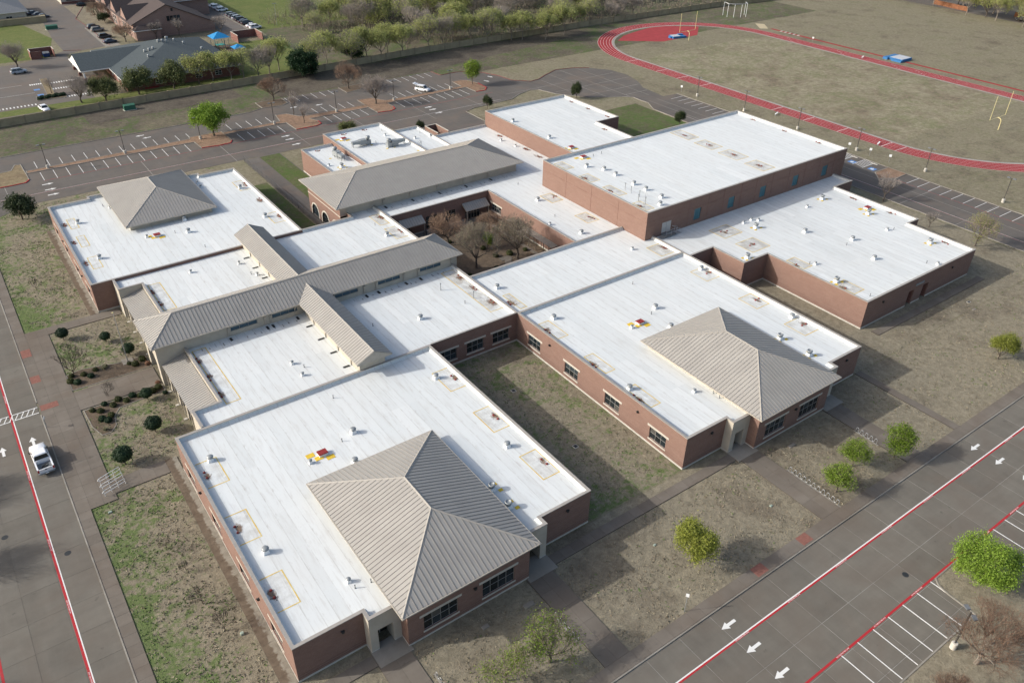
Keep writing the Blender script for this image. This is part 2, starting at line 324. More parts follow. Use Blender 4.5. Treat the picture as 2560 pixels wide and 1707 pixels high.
leaf('leaf_grey', (0.18, 0.185, 0.115), (0.27, 0.27, 0.175), 0.4)
leaf('leaf_dark', (0.010, 0.034, 0.012), (0.026, 0.060, 0.020), 0.15)
leaf('leaf_holly', (0.010, 0.030, 0.014), (0.030, 0.058, 0.024), 0.12)
leaf('leaf_live_oak', (0.030, 0.048, 0.020), (0.060, 0.080, 0.032), 0.2)
leaf('leaf_oak', (0.075, 0.095, 0.034), (0.145, 0.165, 0.062), 0.25)
leaf('leaf_shrub', (0.045, 0.055, 0.02), (0.09, 0.10, 0.035), 0.25)
leaf('leaf_rust', (0.17, 0.088, 0.055), (0.26, 0.145, 0.09), 0.3)
leaf('leaf_pink', (0.24, 0.10, 0.13), (0.33, 0.15, 0.19), 0.3)
plain('bark', (0.105, 0.088, 0.072), 0.95, 0.1, vary=0.3, scale=3)
plain('bark_pale', (0.21, 0.185, 0.155), 0.95, 0.1, vary=0.25, scale=3)
plain('twig', (0.225, 0.188, 0.150), 0.95, 0.1, vary=0.25, scale=1.0)
plain('twig_rust', (0.256, 0.181, 0.131), 0.95, 0.1, vary=0.25, scale=1.0)
plain('twig_grey', (0.286, 0.254, 0.228), 0.95, 0.1, vary=0.25, scale=1.0)
plain('twig_bud', (0.13, 0.092, 0.070), 0.95, 0.1, vary=0.25, scale=1.0)
plain('twig_dark', (0.05, 0.043, 0.037), 0.95, 0.1, vary=0.25, scale=1.0)
# other
def shingle(name, lo, hi):
    m = NT(name, 0.95, 0.15); p = m.co(True); n = m.noise(m.map(p, (1, 1, 4)), 2.6, 5, 0.7); c = m.ramp(n, [(0.3, lo), (0.7, hi)]); m.base(c); m.bump(n, 0.3, 0.03)
shingle('shingle_blue', (0.048, 0.060, 0.066), (0.088, 0.106, 0.112))
shingle('shingle_brown', (0.065, 0.052, 0.050), (0.105, 0.086, 0.080))
shingle('shingle_grey', (0.13, 0.14, 0.15), (0.2, 0.21, 0.22))
plain('fence_tan', (0.31, 0.262, 0.17), 0.95, 0.1, vary=0.18, scale=0.5)
plain('fence_post', (0.26, 0.22, 0.15), 0.95, 0.1, vary=0.15)
plain('wood_fence', (0.19, 0.085, 0.045), 0.9, 0.2, vary=0.3)
plain('chainlink', (0.10, 0.10, 0.10), 0.6, 0.4)
plain('chain_green', (0.02, 0.09, 0.05), 0.6, 0.4)
plain('mat_blue', (0.03, 0.14, 0.32), 0.6, 0.3, vary=0.15)
plain('mat_grey', (0.42, 0.44, 0.46), 0.7, 0.3)
plain('canopy_blue', (0.012, 0.19, 0.42), 0.6, 0.3, vary=0.1)
plain('play_teal', (0.06, 0.30, 0.26), 0.5, 0.3)
plain('goal_yellow', (0.66, 0.57, 0.28), 0.5, 0.4, vary=0.06)
plain('utility_green', (0.03, 0.11, 0.07), 0.6, 0.3)
plain('utility_box_pale', (0.30, 0.36, 0.30), 0.7, 0.3)
plain('dumpster_blue', (0.02, 0.05, 0.16), 0.5, 0.4)
plain('sand', (0.42, 0.36, 0.24), 0.95, 0.1)
for nm, col in (('car_white', (0.74,0.75,0.76)), ('car_silver', (0.30,0.34,0.38)), ('car_black', (0.012,0.014,0.017)), ('car_grey', (0.09,0.10,0.11)), ('car_tan', (0.16,0.16,0.145)), ('car_navy', (0.015,0.025,0.05)), ('car_red', (0.3,0.02,0.02))):
    m = NT(nm, 0.28, 0.6); m.base(col); m.b.inputs['Coat Weight'].default_value = 0.5
m = NT('lamp_red', 0.3, 0.5); m.base((0.35, 0.02, 0.02))
m = NT('lamp_clear', 0.2, 0.6); m.base((0.6, 0.6, 0.58))
# ------------------------------------------------------------------ the setting: ground, lawns, paving, kerbs, paint
def sheet(name, poly, z, mat, label=None):
    b = MB(); b.face([(x, y, z) for x, y in poly]); return struct(name, b, mat, label)
def rect(x0, y0, x1, y1): return [(x0,y0),(x1,y0),(x1,y1),(x0,y1)]
sheet('ground', rect(-700,-500,1500,1300), 0.0, 'ground_mat', 'wide winter grass ground under everything')
L = 0.006
for poly, mt in (
    (rect(-11.4,-16.2,0.4,137.3), 'lawn_left'), (rect(0.5,37.2,3.0,83.0), 'lawn_left'), (rect(-11.4,120.9,37,137.3), 'lawn_left'),
    (rect(0.5,-16.2,150,-0.3), 'lawn_brown'), (rect(90.6,0,153.5,35), 'lawn_brown'), (rect(150,-16.2,153.5,-0.3), 'lawn_brown'),
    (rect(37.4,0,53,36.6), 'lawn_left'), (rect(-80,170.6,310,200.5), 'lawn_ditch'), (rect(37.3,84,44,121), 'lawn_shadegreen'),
    (rect(124.6,76,154.8,118), 'lawn_shadegreen'), (rect(53.6,51.2,76.3,79.3), 'soil_brown'),
    (rect(173.5,-60,182.9,118), 'ground_mat'), (rect(190.5,56,254,154), 'lawn_infield'),
    ([(-30,262),(24,262),(29.5,289),(24,318),(-30,318)], 'lawn_green'), ([(45,290),(53,271),(53,310),(49,345),(44,345)], 'lawn_brown'),
    (rect(70,203,110,248), 'lawn_green'), (rect(96,262,150,330), 'lawn_green'), (rect(-30,202.5,75,208), 'lawn_green'), (rect(96,203,360,262), 'lawn_ditch')):
    sheet('lawn', poly, L, mt); L += 0.0015
def slabs(parent, x0, y0, x1, y1, nx, ny, z0, z1, mat, name='paving_slab', gap=0.02, skip=None):
    w = (x1-x0)/nx; h = (y1-y0)/ny; b = MB(); b.box(gap/2, gap/2, z0, w-gap/2, h-gap/2, z1, 0, False); me = b.mesh(name, mat)
    for i in range(nx):
        for j in range(ny):
            if skip and skip(x0+(i+.5)*w, y0+(j+.5)*h): continue
            link(name, me, parent, (x0+i*w, y0+j*h, rnd.uniform(-0.004, 0.004)))
ZP = 0.030                                  # paving level
def line(parent, name, x0, y0, x1, y1, mat, z=ZP+0.008):
    b = MB(); b.box(x0, y0, ZP-0.01, x1, y1, z, 0, False); return b.obj(name, mat, parent)
def poly_mark(parent, name, pts, mat, z=ZP+0.010):
    b = MB(); b.prism(pts, ZP-0.01, z); return b.obj(name, mat, parent)
def arrow(parent, x, y, ang, s=1.0, mat='paint_white'):
    p = [(-1.05,-0.17),(0.1,-0.17),(0.1,-0.44),(1.05,0),(0.1,0.44),(0.1,0.17),(-1.05,0.17)]
    ca, sa = math.cos(ang), math.sin(ang)
    return poly_mark(parent, 'arrow_marking', [(x+s*(u*ca-v*sa), y+s*(u*sa+v*ca)) for u, v in p], mat)
def kerb(pts, w=0.16, h=0.14, closed=False, mat='kerb_mat', label=None):
    """an upstand kerb along a polyline, mitred at its bends"""
    n = len(pts); b = MB(); V = [Vector((x, y)) for x, y in pts]; off = []
    for i in range(n):
        if closed: d0 = (V[i]-V[i-1]).normalized(); d1 = (V[(i+1) % n]-V[i]).normalized()
        else:
            d0 = (V[i]-V[i-1]).normalized() if i else (V[1]-V[0]).normalized(); d1 = (V[i+1]-V[i]).normalized() if i < n-1 else d0
        n0 = Vector((-d0.y, d0.x)); n1 = Vector((-d1.y, d1.x)); q = n0+n1; q = q.normalized() if q.length > 1e-4 else n0
        off.append(q*(w/2/max(0.4, q.dot(n0))))
    for i in range(n if closed else n-1):
        j = (i+1) % n; a0, a1, c0, c1 = V[i]-off[i], V[j]-off[j], V[i]+off[i], V[j]+off[j]
        b.hexa([(*a0,0),(*a1,0),(*c1,0),(*c0,0)], [(*a0,h),(*a1,h),(*c1,h),(*c0,h)])
    return struct('kerb', b, mat, label)

# ---- west drive
b = MB(); b.prism(rect(-70,-70,-13.08,175), 0, ZP-0.012); drive = struct('west_drive', b, 'pave', 'worn concrete drive along the left side of the school')
slabs(drive, -31.6, -12, -13.08, 100, 5, 26, 0.01, ZP, 'pave', gap=0.025)
line(drive, 'red_line', -16.68, -40, -16.42, 135, 'paint_red'); line(drive, 'white_line', -16.42, -40, -16.30, 135, 'paint_white')
line(drive, 'red_line', -23.72, -40, -23.46, 58, 'paint_red')
arrow(drive, -14.9, 53.9, R(90)); arrow(drive, -18.5, 53.8, R(90))
for yy in (61.55, 60.12): line(drive, 'crossing_line', -19.6, yy-0.07, -13.1, yy+0.07, 'paint_white')
for k in range(9):
    x = -13.5-k*0.7; poly_mark(drive, 'crossing_bar', [(x-0.55,60.19),(x-0.43,60.19),(x+0.10,61.48),(x-0.02,61.48)], 'paint_white')
for x, y in ((-20.6,37.2),(-15.1,30.5),(-24.5,25.2)):
    b = MB(); b.lathe([(0.0,ZP-0.01),(0.37,ZP-0.01),(0.37,ZP+0.008),(0.30,ZP+0.008),(0.29,ZP+0.004)], 20, 0, (x,y,0)); b.obj('manhole_cover', 'bronze', drive)
kerb([(-13.0,-20),(-13.0,9),(-13.0,59.3)], label='low concrete kerb between left drive and sidewalk'); kerb([(-13.0,62.6),(-13.0,137)])
# ---- sidewalks
def walk(name, label, x0, y0, x1, y1, nx, ny, mat='walk', h=0.10, skip=None):
    b = MB(); b.box(x0+.01, y0+.01, 0, x1-.01, y1-.01, h-0.012, 0, False); o = struct(name, b, 'joint', label)
    slabs(o, x0, y0, x1, y1, nx, ny, 0.02, h, mat, skip=skip); return o
walk('sidewalk', 'narrow sidewalk beside the left drive, near end', -12.92, -12, -11.4, 36.2, 1, 32)
plaza = walk('sidewalk', 'broad entrance sidewalk between drive and front lawns', -12.92, 36.2, -8.25, 80.9, 3, 18)
walk('sidewalk', 'narrow sidewalk beside the left drive, far end', -12.92, 80.9, -11.4, 136, 1, 36)
for x0, y0, x1, y1 in ((-12.8,75.7,-11.45,78.1),(-12.8,67.8,-11.5,69.8),(-12.8,60.2,-10.5,61.6)):
    b = MB(); b.box(x0, y0, 0.05, x1, y1, 0.108, 0, False); b.obj('tactile_pad', 'tactile', plaza)
walk('wall_walk', 'stained sidewalk at the foot of the nearest left wall', -1.55, 0.0, -0.06, 40.0, 1, 27, 'walk_wet', 0.12)
walk('wall_walk', 'stained sidewalk at the foot of the far left wall', -1.45, 83.2, -0.06, 121.5, 1, 26, 'walk_wet', 0.12)
walk('footpath', 'footpath from the drive to the nearest wing', -8.25, 37.35, -1.55, 40.1, 4, 1)
walk('footpath', 'footpath from the drive to the far left wing', -11.4, 80.9, 3.0, 83.2, 9, 1)
walk('footpath', 'wide path to the arched main entrance', -8.25, 57.3, 3.0, 62.3, 6, 2)
south = walk('sidewalk', 'sidewalk along the right-hand parking lot', 5.0, -17.68, 150.0, -16.15, 90, 1, 'walk')
for x0, x1 in ((55.6,57.35),(47.5,49.3)):
    b = MB(); b.box(x0, -17.5, 0.05, x1, -16.2, 0.108, 0, False); b.obj('tactile_pad', 'tactile', south)
walk('footpath', 'path from the near wing left doorway down to the lot', 7.2, -16.15, 10.75, -1.25, 2, 5, 'walk')
walk('footpath', 'path from the near wing right doorway down to the lot', 25.75, -16.15, 29.05, -2.75, 2, 5, 'walk')
walk('footpath', 'path from the right wing left doorway down to the lot', 60.9, -16.15, 64.35, -1.25, 2, 5, 'walk')
walk('footpath', 'path from the right wing right doorway down to the lot', 79.0, -16.15, 82.3, -2.75, 2, 5, 'walk')
walk('footpath', 'path along the right edge of the right wing to the lot', 90.7, -16.15, 92.1, -0.1, 1, 8, 'walk')
walk('footpath', 'path crossing the lawn between the two front wings', 29.8, -2.9, 60.9, -1.45, 20, 1, 'walk')
walk('footpath', 'path in front of the flat roofed right wing', 103.4, 4.2, 137.0, 5.6, 18, 1, 'walk')
walk('footpath', 'path from the near wing corner to the left doorway', -1.5, -2.9, 7.2, -1.45, 6, 1, 'walk')
for x0, x1 in ((7.3,11.1),(25.9,29.8),(60.5,64.4),(79.1,83.1)):
    b = MB(); b.box(x0, -3.3 if x0 in (7.3, 60.5) else -3.4, 0.01, x1, -0.5, 0.128, 0, False); struct('door_apron', b, 'apron')
# ---- south lot
b = MB(); b.prism(rect(-13.08,-70,420,-17.9), 0, ZP-0.012); slot = struct('south_lot', b, 'seal', 'concrete parking lot across the lower right')
in_isl = lambda x, y: (63.4 < x < 71.6 and y < -29) or y < -34.2
slabs(slot, 2.0, -48, 150.0, -17.92, 32, 8, 0.008, ZP, 'pave', gap=0.06, skip=lambda x, y: y < -36 and x > 47)
kerb([(2,-17.8),(150,-17.8)], label='long kerb between right lot and its sidewalk')
line(slot, 'white_line', 2, -21.52, 150, -21.38, 'paint_white'); line(slot, 'red_line', 2, -21.72, 150, -21.52, 'paint_red')
line(slot, 'red_line', 20, -29.05, 150, -28.80, 'paint_red')
for k in range(-5, 34):
    x = 60.3+2.738*k
    if 63.2 < x < 71.0 or x < 40: continue
    line(slot, 'stall_line', x-0.06, -34.2, x+0.06, -29.05, 'paint_white')
for x in (39.9, 89.5):
    for y in (-19.8, -23.2, -26.8): arrow(slot, x, y, R(180))
b = MB(); b.lathe([(0.0,ZP-0.01),(0.37,ZP-0.01),(0.37,ZP+0.008),(0.30,ZP+0.008),(0.29,ZP+0.004)], 20, 0, (61.6,-26.85,0)); b.obj('manhole_cover', 'bronze', slot)
isl = [(46.0,-34.35),(62.85,-34.35),(63.0,-31.2),(63.25,-29.9),(63.9,-29.15),(70.4,-29.1),(71.2,-29.8),(71.4,-34.35),(150,-34.35),(150,-46),(46,-46)]
sheet('planting_island', isl, 0.09, 'lawn_brown', 'brown grass island at the end of the right-hand stalls'); kerb(isl, closed=True, label='pale kerb round the right-hand planting island')
def words(parent, body, x, y, rz, size, mat='paint_white', z=ZP+0.012):
    cu = bpy.data.curves.new('fire_lane_lettering', 'FONT'); cu.body = body; cu.size = size; cu.align_x = 'CENTER'; cu.align_y = 'CENTER'; cu.extrude = 0.001
    cu.materials.append(MAT[mat]); o = bpy.data.objects.new('fire_lane_lettering', cu); C.objects.link(o); o.parent = parent; o.location = (x, y, z); o.rotation_euler = (0,0,rz)
for x in (40, 48.5, 57, 66, 75, 84, 95): words(slot, 'NO PARKING FIRE LANE', x, -21.62, 0, 0.19)
for x in (47, 53.5, 60.5, 75, 82): words(slot, 'NO PARKING FIRE LANE', x, -28.92, 0, 0.19)
for y in (12, 22.5, 33, 47, 66): words(drive, 'NO PARKING FIRE LANE', -16.55, y, R(90), 0.19)
# ---- north lot (behind the school) with its turning bay and east arm
NL = [(-70,137.4),(-11.5,137.4),(-11.5,134),(-8,134),(-1.3,137.5),(48.3,137.5),(44.6,121),(44.6,103.5),(53.6,103.0),(53.6,137.3),(85.2,137.6),(85.4,114.6),(99.0,114.6),(109.2,129.2),(109.3,138.9),
      (113,140.3),(121,140.8),(126.9,141.2),(131.7,143.9),(136.5,145.4),(139.1,144.4),(140.9,138.0),(146.5,130.4),(151,127.5),(155.8,125.1),(158.3,122.7),(158.1,119.1),(158.4,116.4),(155.5,111.2),(155.2,100),(154.9,60),(154.6,30),(154.5,-16.1),(172.1,-16.1),(172.1,44.5),(172.3,60),
      (172.2,98.9),(172.0,118.3),(166.8,118.7),(167.8,128.6),(171.0,134.3),(173.2,141.7),(172.5,149.0),(168,154.7),(163.6,157.5),(157.2,158.8),(150.3,155.7),(146,153.2),(142.4,152.7),(138.1,156.9),(137.4,163.5),(135.0,169.2),(132.3,172.2),(128.8,173.9),(122.1,173.8),(121.7,178.9),
      (62.9,178.2),(62.8,172.5),(58.5,170.9),(-70,170.1)]
b = MB(); b.prism(NL, 0, ZP); nlot = struct('north_lot', b, 'pave_far', 'large worn parking lot behind the school')
kerb(NL[-17:-4], h=0.16, mat='paint_red_worn', label='red painted kerb round the turning bay'); kerb(NL[-4:], label='kerb along the far side of the rear lot')
kerb(NL[30:34]+[(172.1,41.8)], label='kerb along the outer edge of the right-hand lot'); kerb(NL[12:31], label='kerb along the lawn behind the gym'); kerb(NL[34:38])
for y in (142.6,): line(nlot, 'lane_line', -40, y-0.08, 90, y+0.08, 'paint_red_worn'); line(nlot, 'lane_line', -40, y+0.1, 124, y+0.22, 'paint_white_worn')
line(nlot, 'lane_line', 158.6, -16, 158.75, 60, 'paint_red_worn'); line(nlot, 'lane_line', 158.78, -16, 158.9, 105, 'paint_white_worn'); line(nlot, 'lane_line', 166.6, -16, 166.8, 41, 'paint_red_worn')
line(nlot, 'lane_line', 3, 149.6, 126, 149.85, 'paint_red_worn')
def stallrow(y0, y1, x0, x1, skip=()):
    x = x0
    while x <= x1:
        if not any(a < x < c for a, c in skip): line(nlot, 'stall_line', x-0.055, y0, x+0.055, y1, 'paint_white')
        x += 2.738
stallrow(158.8, 163.4, 3.1, 41, ()); stallrow(149.9, 155.5, 3.1, 38, ())
stallrow(159.9, 164.6, 49.6, 62, ()); stallrow(150.4, 155.9, 49.6, 62, ())
stallrow(160.1, 164.9, 74.2, 87.5); stallrow(151.2, 156.6, 74.2, 87.5); stallrow(160.3, 165.2, 99.3, 121); stallrow(151.8, 157.4, 97, 121)
stallrow(173.4, 178.2, 71.6, 88, ()); stallrow(173.8, 178.6, 97, 121.5)
def vrow(x0, x1, y0, y1):
    y = y0
    while y <= y1: line(nlot, 'stall_line', x0, y-0.055, x1, y+0.055, 'paint_white'); y += 2.738
vrow(166.9, 171.9, -13.2, 39.5); vrow(166.8, 171.6, 96.3, 116)
for x, ys in ((3.3,(147.3,143.8,140.5)),(59.5,(147.6,144.9,140.6)),(102.5,(148,145.6,142.2))):
    for y in ys: arrow(nlot, x, y, 0.0, 1.1)
for x, y, a in ((70.5,168.6,0),(77.4,166.9,R(180)),(131.0,160.5,R(-70)),(134.6,163.8,R(-70)),(28.5,168.2,R(180)),(29.6,165.8,R(180))): arrow(nlot, x, y, a, 1.0)
# accessible bays at the right
for k, y in enumerate((57.2, 51.4)):
    for yy in (y+1.9, y-0.9): line(nlot, 'stall_line', 166.8, yy-0.06, 172, yy+0.06, 'paint_white')
    for j in range(7):
        x = 167.0+j*0.72; poly_mark(nlot, 'hatch_bar', [(x,y-0.84),(x+0.14,y-0.84),(x+0.9,y+1.84),(x+0.76,y+1.84)], 'paint_white')
for y in (54.2, 48.6):
    line(nlot, 'accessible_square', 167.2, y-0.85, 168.9, y+0.85, 'paint_blue')
    b = MB(); b.lathe([(0.42,ZP+0.01),(0.42,ZP+0.016),(0.30,ZP+0.016),(0.30,ZP+0.01)], 14, 0, (167.9,y,0)); b.box(167.9,y-0.1,ZP+.008,168.6,y+0.05,ZP+.018); b.obj('accessible_symbol', 'paint_white', nlot)
for y in (55.9, 50.3): line(nlot, 'wheel_stop', 171.2, y-0.9, 171.45, y+0.9, 'concrete_base', ZP+0.12)
# tan planted islands of the rear lot
def island(pts, mat, label, red=False):
    sheet('planting_island', pts, 0.10, mat, label); kerb(pts, closed=True, h=0.15, label='kerb of '+label)
def rnd_tip(x0, x1, y0, y1, r=1.6, right=True):
    out = []
    for k in range(5):
        a = R(-90+k*22.5); out.append((x1-r+r*math.cos(a), y0+r+r*math.sin(a)))
    return [(x0, y0)] + out + [(x1, y1), (x0, y1)]
island([(-12,151),(-3.8,150.4),(-0.6,150.6),(0.3,152),(0.3,155.5),(0.2,163.1),(-1.0,163.3),(-2.2,160),(-12,158.8)], 'mulch_olive', 'olive mulch island at the far left of the rear lot')
island([(0.6,156.3),(38.6,155.9),(38.8,150.8),(43,150.2),(46,150.4),(46.9,152),(46.9,156.2),(46.8,159.9),(38.5,159.9),(38.4,158.7),(0.6,157.9)], 'mulch', 'tan mulch island beside the bright green tree')
island([(46.9,157.2),(63.6,157.2),(63.7,150.7),(69.5,150.6),(71.2,151.6),(71.4,154),(70.2,156.9),(88.1,156.9),(88.2,159.4),(70.4,159.8),(68.6,160.3),(66.5,164.2),(63.6,164.7),(62.6,159.2),(46.9,158.8)], 'mulch', 'tan mulch island with two bare trees in the rear lot')
island([(88.1,157.6),(88.1,151.5),(91.9,150.8),(93.8,151.9),(94.3,154),(94.4,157.5),(121.9,158.2),(122.0,152.9),(125,152.6),(127,154.6),(127.4,160),(126.2,164.2),(124.4,165.6),(121.4,165.5),(121.2,160.0),(100,159.9),(95.2,160.1),(92.6,164.3),(88.4,164.9)], 'mulch', 'long tan mulch island with the big grey bare tree')
island([(62.9,172.4),(68.5,171.9),(70.6,173.2),(70.7,178.2),(62.9,178.1)], 'soil_brown', 'brown bump-out under the russet bare tree'); island([(89.1,178.7),(89.1,172.9),(93.8,173.6),(96.2,176),(96.9,179.0)], 'soil_brown', 'brown bump-out under the pinkish bare tree')
island([(147.0,75),(154.6,75.2),(154.3,47),(147,47)], 'lawn_brown', 'brown verge behind the gym')
island([(166.6,46.9),(172.1,46.9),(172.1,42.0),(167.2,41.8),(163.8,44.2)], 'mulch', 'tan mulch island between accessible bays and stalls')
# ---- school service yard and left grass verge
b = MB(); b.prism(rect(44.6,85.5,48.2,137.2), 0, 0.02); struct('service_yard', b, 'pave_far', 'brownish service drive beside the arched hall')
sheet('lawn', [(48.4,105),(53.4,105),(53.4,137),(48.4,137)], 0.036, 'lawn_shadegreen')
# ---- neighbour's lots
b = MB(); b.prism([(-60,200.8),(34.0,200.8),(34.3,205),(26.5,207),(26.5,224),(34,226.5),(34.8,232),(29.0,240),(29.0,262),(34.6,266),(44.2,268),(44.0,300),(43.2,318),(52,345),(62,390),(30,390),(28.6,340),(31.8,322),(29.6,290),(29.4,268.5),(24.0,262),(19.5,262),(14,258),(-60,258)], 0, 0.02)
nb = struct('neighbour_lot', b, 'pave_far', 'grey parking lot of the neighbouring daycare')
for x0, y0, x1, y1 in ((-20,222,13,222.2),(-20,232,11,232.2)): line(nb, 'stall_line', x0, y0, x1, y1, 'paint_white_worn', 0.05)
def bars(x0, x1, y, n):
    for k in range(n):
        x = x0+(x1-x0)*k/n; poly_mark(nb, 'crossing_bar', [(x,y),(x+0.35,y),(x+0.35,y+1.3),(x,y+1.3)], 'paint_white')
bars(18, 26.5, 229.6, 12); bars(13, 17.6, 230.5, 8); bars(18, 26.5, 222.8, 12); bars(-8, 12, 209.6, 22); bars(19, 27, 212.8, 11)
for y in (218.2, 224.2): line(nb, 'accessible_square', 13.2, y, 14.8, y+1.6, 'paint_blue', 0.05)
island2 = [(12.2,213.4),(19.8,212.9),(20.6,215.2),(17.6,217),(18.6,236),(16.6,236.4),(15.6,218),(12.6,217.4)]
sheet('planting_island', island2, 0.09, 'mulch_olive', 'planted island in the daycare lot'); kerb(island2, closed=True)
b = MB(); b.prism(rect(83.5,256,93.0,420), 0, 0.02); b2 = struct('church_drive', b, 'pave_far', 'drive with parked cars right of the gabled brick building')
b = MB(); b.prism(rect(93.02,262.5,98.6,322), 0, 0.021); struct('church_stalls', b, 'apron', 'pale parking bays right of the church drive')
b = MB(); b.prism(rect(42.6,266.5,47.6,300), 0, 0.026); struct('church_stalls', b, 'apron', 'pale parking bays left of the gabled brick building')
kerb([(29.5,268.7),(34.6,266.2)], mat='paint_red_worn'); kerb([(44.3,268),(44.1,300),(43.2,318),(52,345)], mat='paint_red_worn', label='red kerb left of the gabled brick building')
# ---- running track: two straights and two bends, six lanes
def oval(rad, n=40):
    cx, y0, y1 = 222.2, 56.0, 154.5; out = []
    for k in range(n+1): a = math.pi*k/n; out.append((cx+rad*math.cos(a), y1+rad*math.sin(a)))
    for k in range(n+1): a = math.pi+math.pi*k/n; out.append((cx+rad*math.cos(a), y0+rad*math.sin(a)))
    return out
def ring(name, r0, r1, z, mat, parent=None, label=None):
    a, c = oval(r0), oval(r1); b = MB(); n = len(a)
    for i in range(n):
        j = (i+1) % n; b.face([(*a[i],z),(*c[i],z),(*c[j],z),(*a[j],z)])
    o = b.obj(name, mat, parent)
    if parent is None: tag(o, label, None, None, 'structure')
    return o
track = ring('running_track', 33.1, 38.4, 0.024, 'track_red', None, 'red oval running track around the sports field')
ring('track_edge', 32.2, 33.1, 0.022, 'track_kerb', track)
for k in range(1, 5): ring('lane_stripe', 33.1+k*1.06-0.035, 33.1+k*1.06+0.035, 0.030, 'paint_white', track)
ring('lane_stripe', 38.28, 38.36, 0.030, 'paint_white', track); ring('lane_stripe', 33.14, 33.22, 0.030, 'paint_white', track)
for y in (153.6, 139.5, 130, 120, 92, 81, 70, 56.6, 52.6): 
    b = MB(); b.box(183.9, y, 0.02, 189.0, y+0.14, 0.034); b.obj('start_mark', 'paint_white', track)
for y in (141, 119, 97, 88): 
    for k in range(4): b = MB(); b.box(255.6+k*1.1, y+k*1.6, 0.02, 256.3+k*1.1, y+k*1.6+0.14, 0.034); b.obj('start_mark', 'paint_white', track)
b = MB(); b.face([(x,y,0.022) for x,y in [(200.9,177.1),(214.6,167.2),(233.0,167.6),(243.9,177.2),(233.3,184.9),(226,186.3),(218.2,184.7),(208,181.9)]]); struct('jump_apron', b, 'track_dzone', 'red high jump apron inside the far bend')
b = MB(); b.box(265.3,20,0,266.6,159.2,0.024,0,False); rw = struct('jump_runway', b, 'track_red', 'thin red jump runway beyond the far straight')
for k in range(5): b = MB(); b.box(265.2,146+k*2,0.02,266.7,146.5+k*2,0.03); b.obj('runway_mark', 'paint_white', rw)
b = MB(); b.prism([(262.5,162),(265,160),(270,166),(268,169)], 0, 0.015); struct('sand_pit', b, 'sand', 'pale sand pit at the end of the jump runway')

# pale sealed joints that show on the turning bay and the rear lot
for x0, y0, x1, y1 in ((146,138,146.12,152),(152,128,152.12,156),(158,124,158.12,158),(164,122,164.12,157),(140,146,171,146.12),(142,139.5,172,139.62),(150,132,169,132.12),(158.4,126,167,126.12),(128,146,140,146.12),(24,137.6,24.12,150),(43,137.6,43.12,150),(62,137.6,62.12,150),(80,137.8,80.12,151),(99,138,99.12,151),(116,141,116.12,152),(-5,137.5,-4.88,150)):
    line(nlot, 'sealed_joint', x0, y0, x1, y1, 'seal', ZP+0.004)
for x0, y0, x1, y1 in ((160,60,160.12,118),(163.4,-16,163.5,118),(154.6,88,166,88.12),(154.6,70,166,70.12),(154.6,33,172,33.12),(154.6,20,172,20.12),(154.6,6,172,6.12)): line(nlot, 'sealed_joint', x0, y0, x1, y1, 'seal', ZP+0.004)

for pts, lab in (([(-8.2,62.9),(2.9,62.7),(2.9,66.2),(-1.2,66.4),(-3.4,67.2),(-6.2,67.8),(-8.2,67.3)],'dark mulch bed above the entrance path'),([(-7.9,57.0),(2.9,57.0),(2.9,55.4),(-.6,55.2),(-3.6,54.9),(-4.6,53.4),(-4.9,51.2),(-5.8,50.0),(-7.0,50.0),(-7.7,52.5)],'dark mulch bed below the entrance path')):
    sheet('planting_bed', pts, 0.035, 'soil_brown', lab); kerb(pts, .10, .07, True)

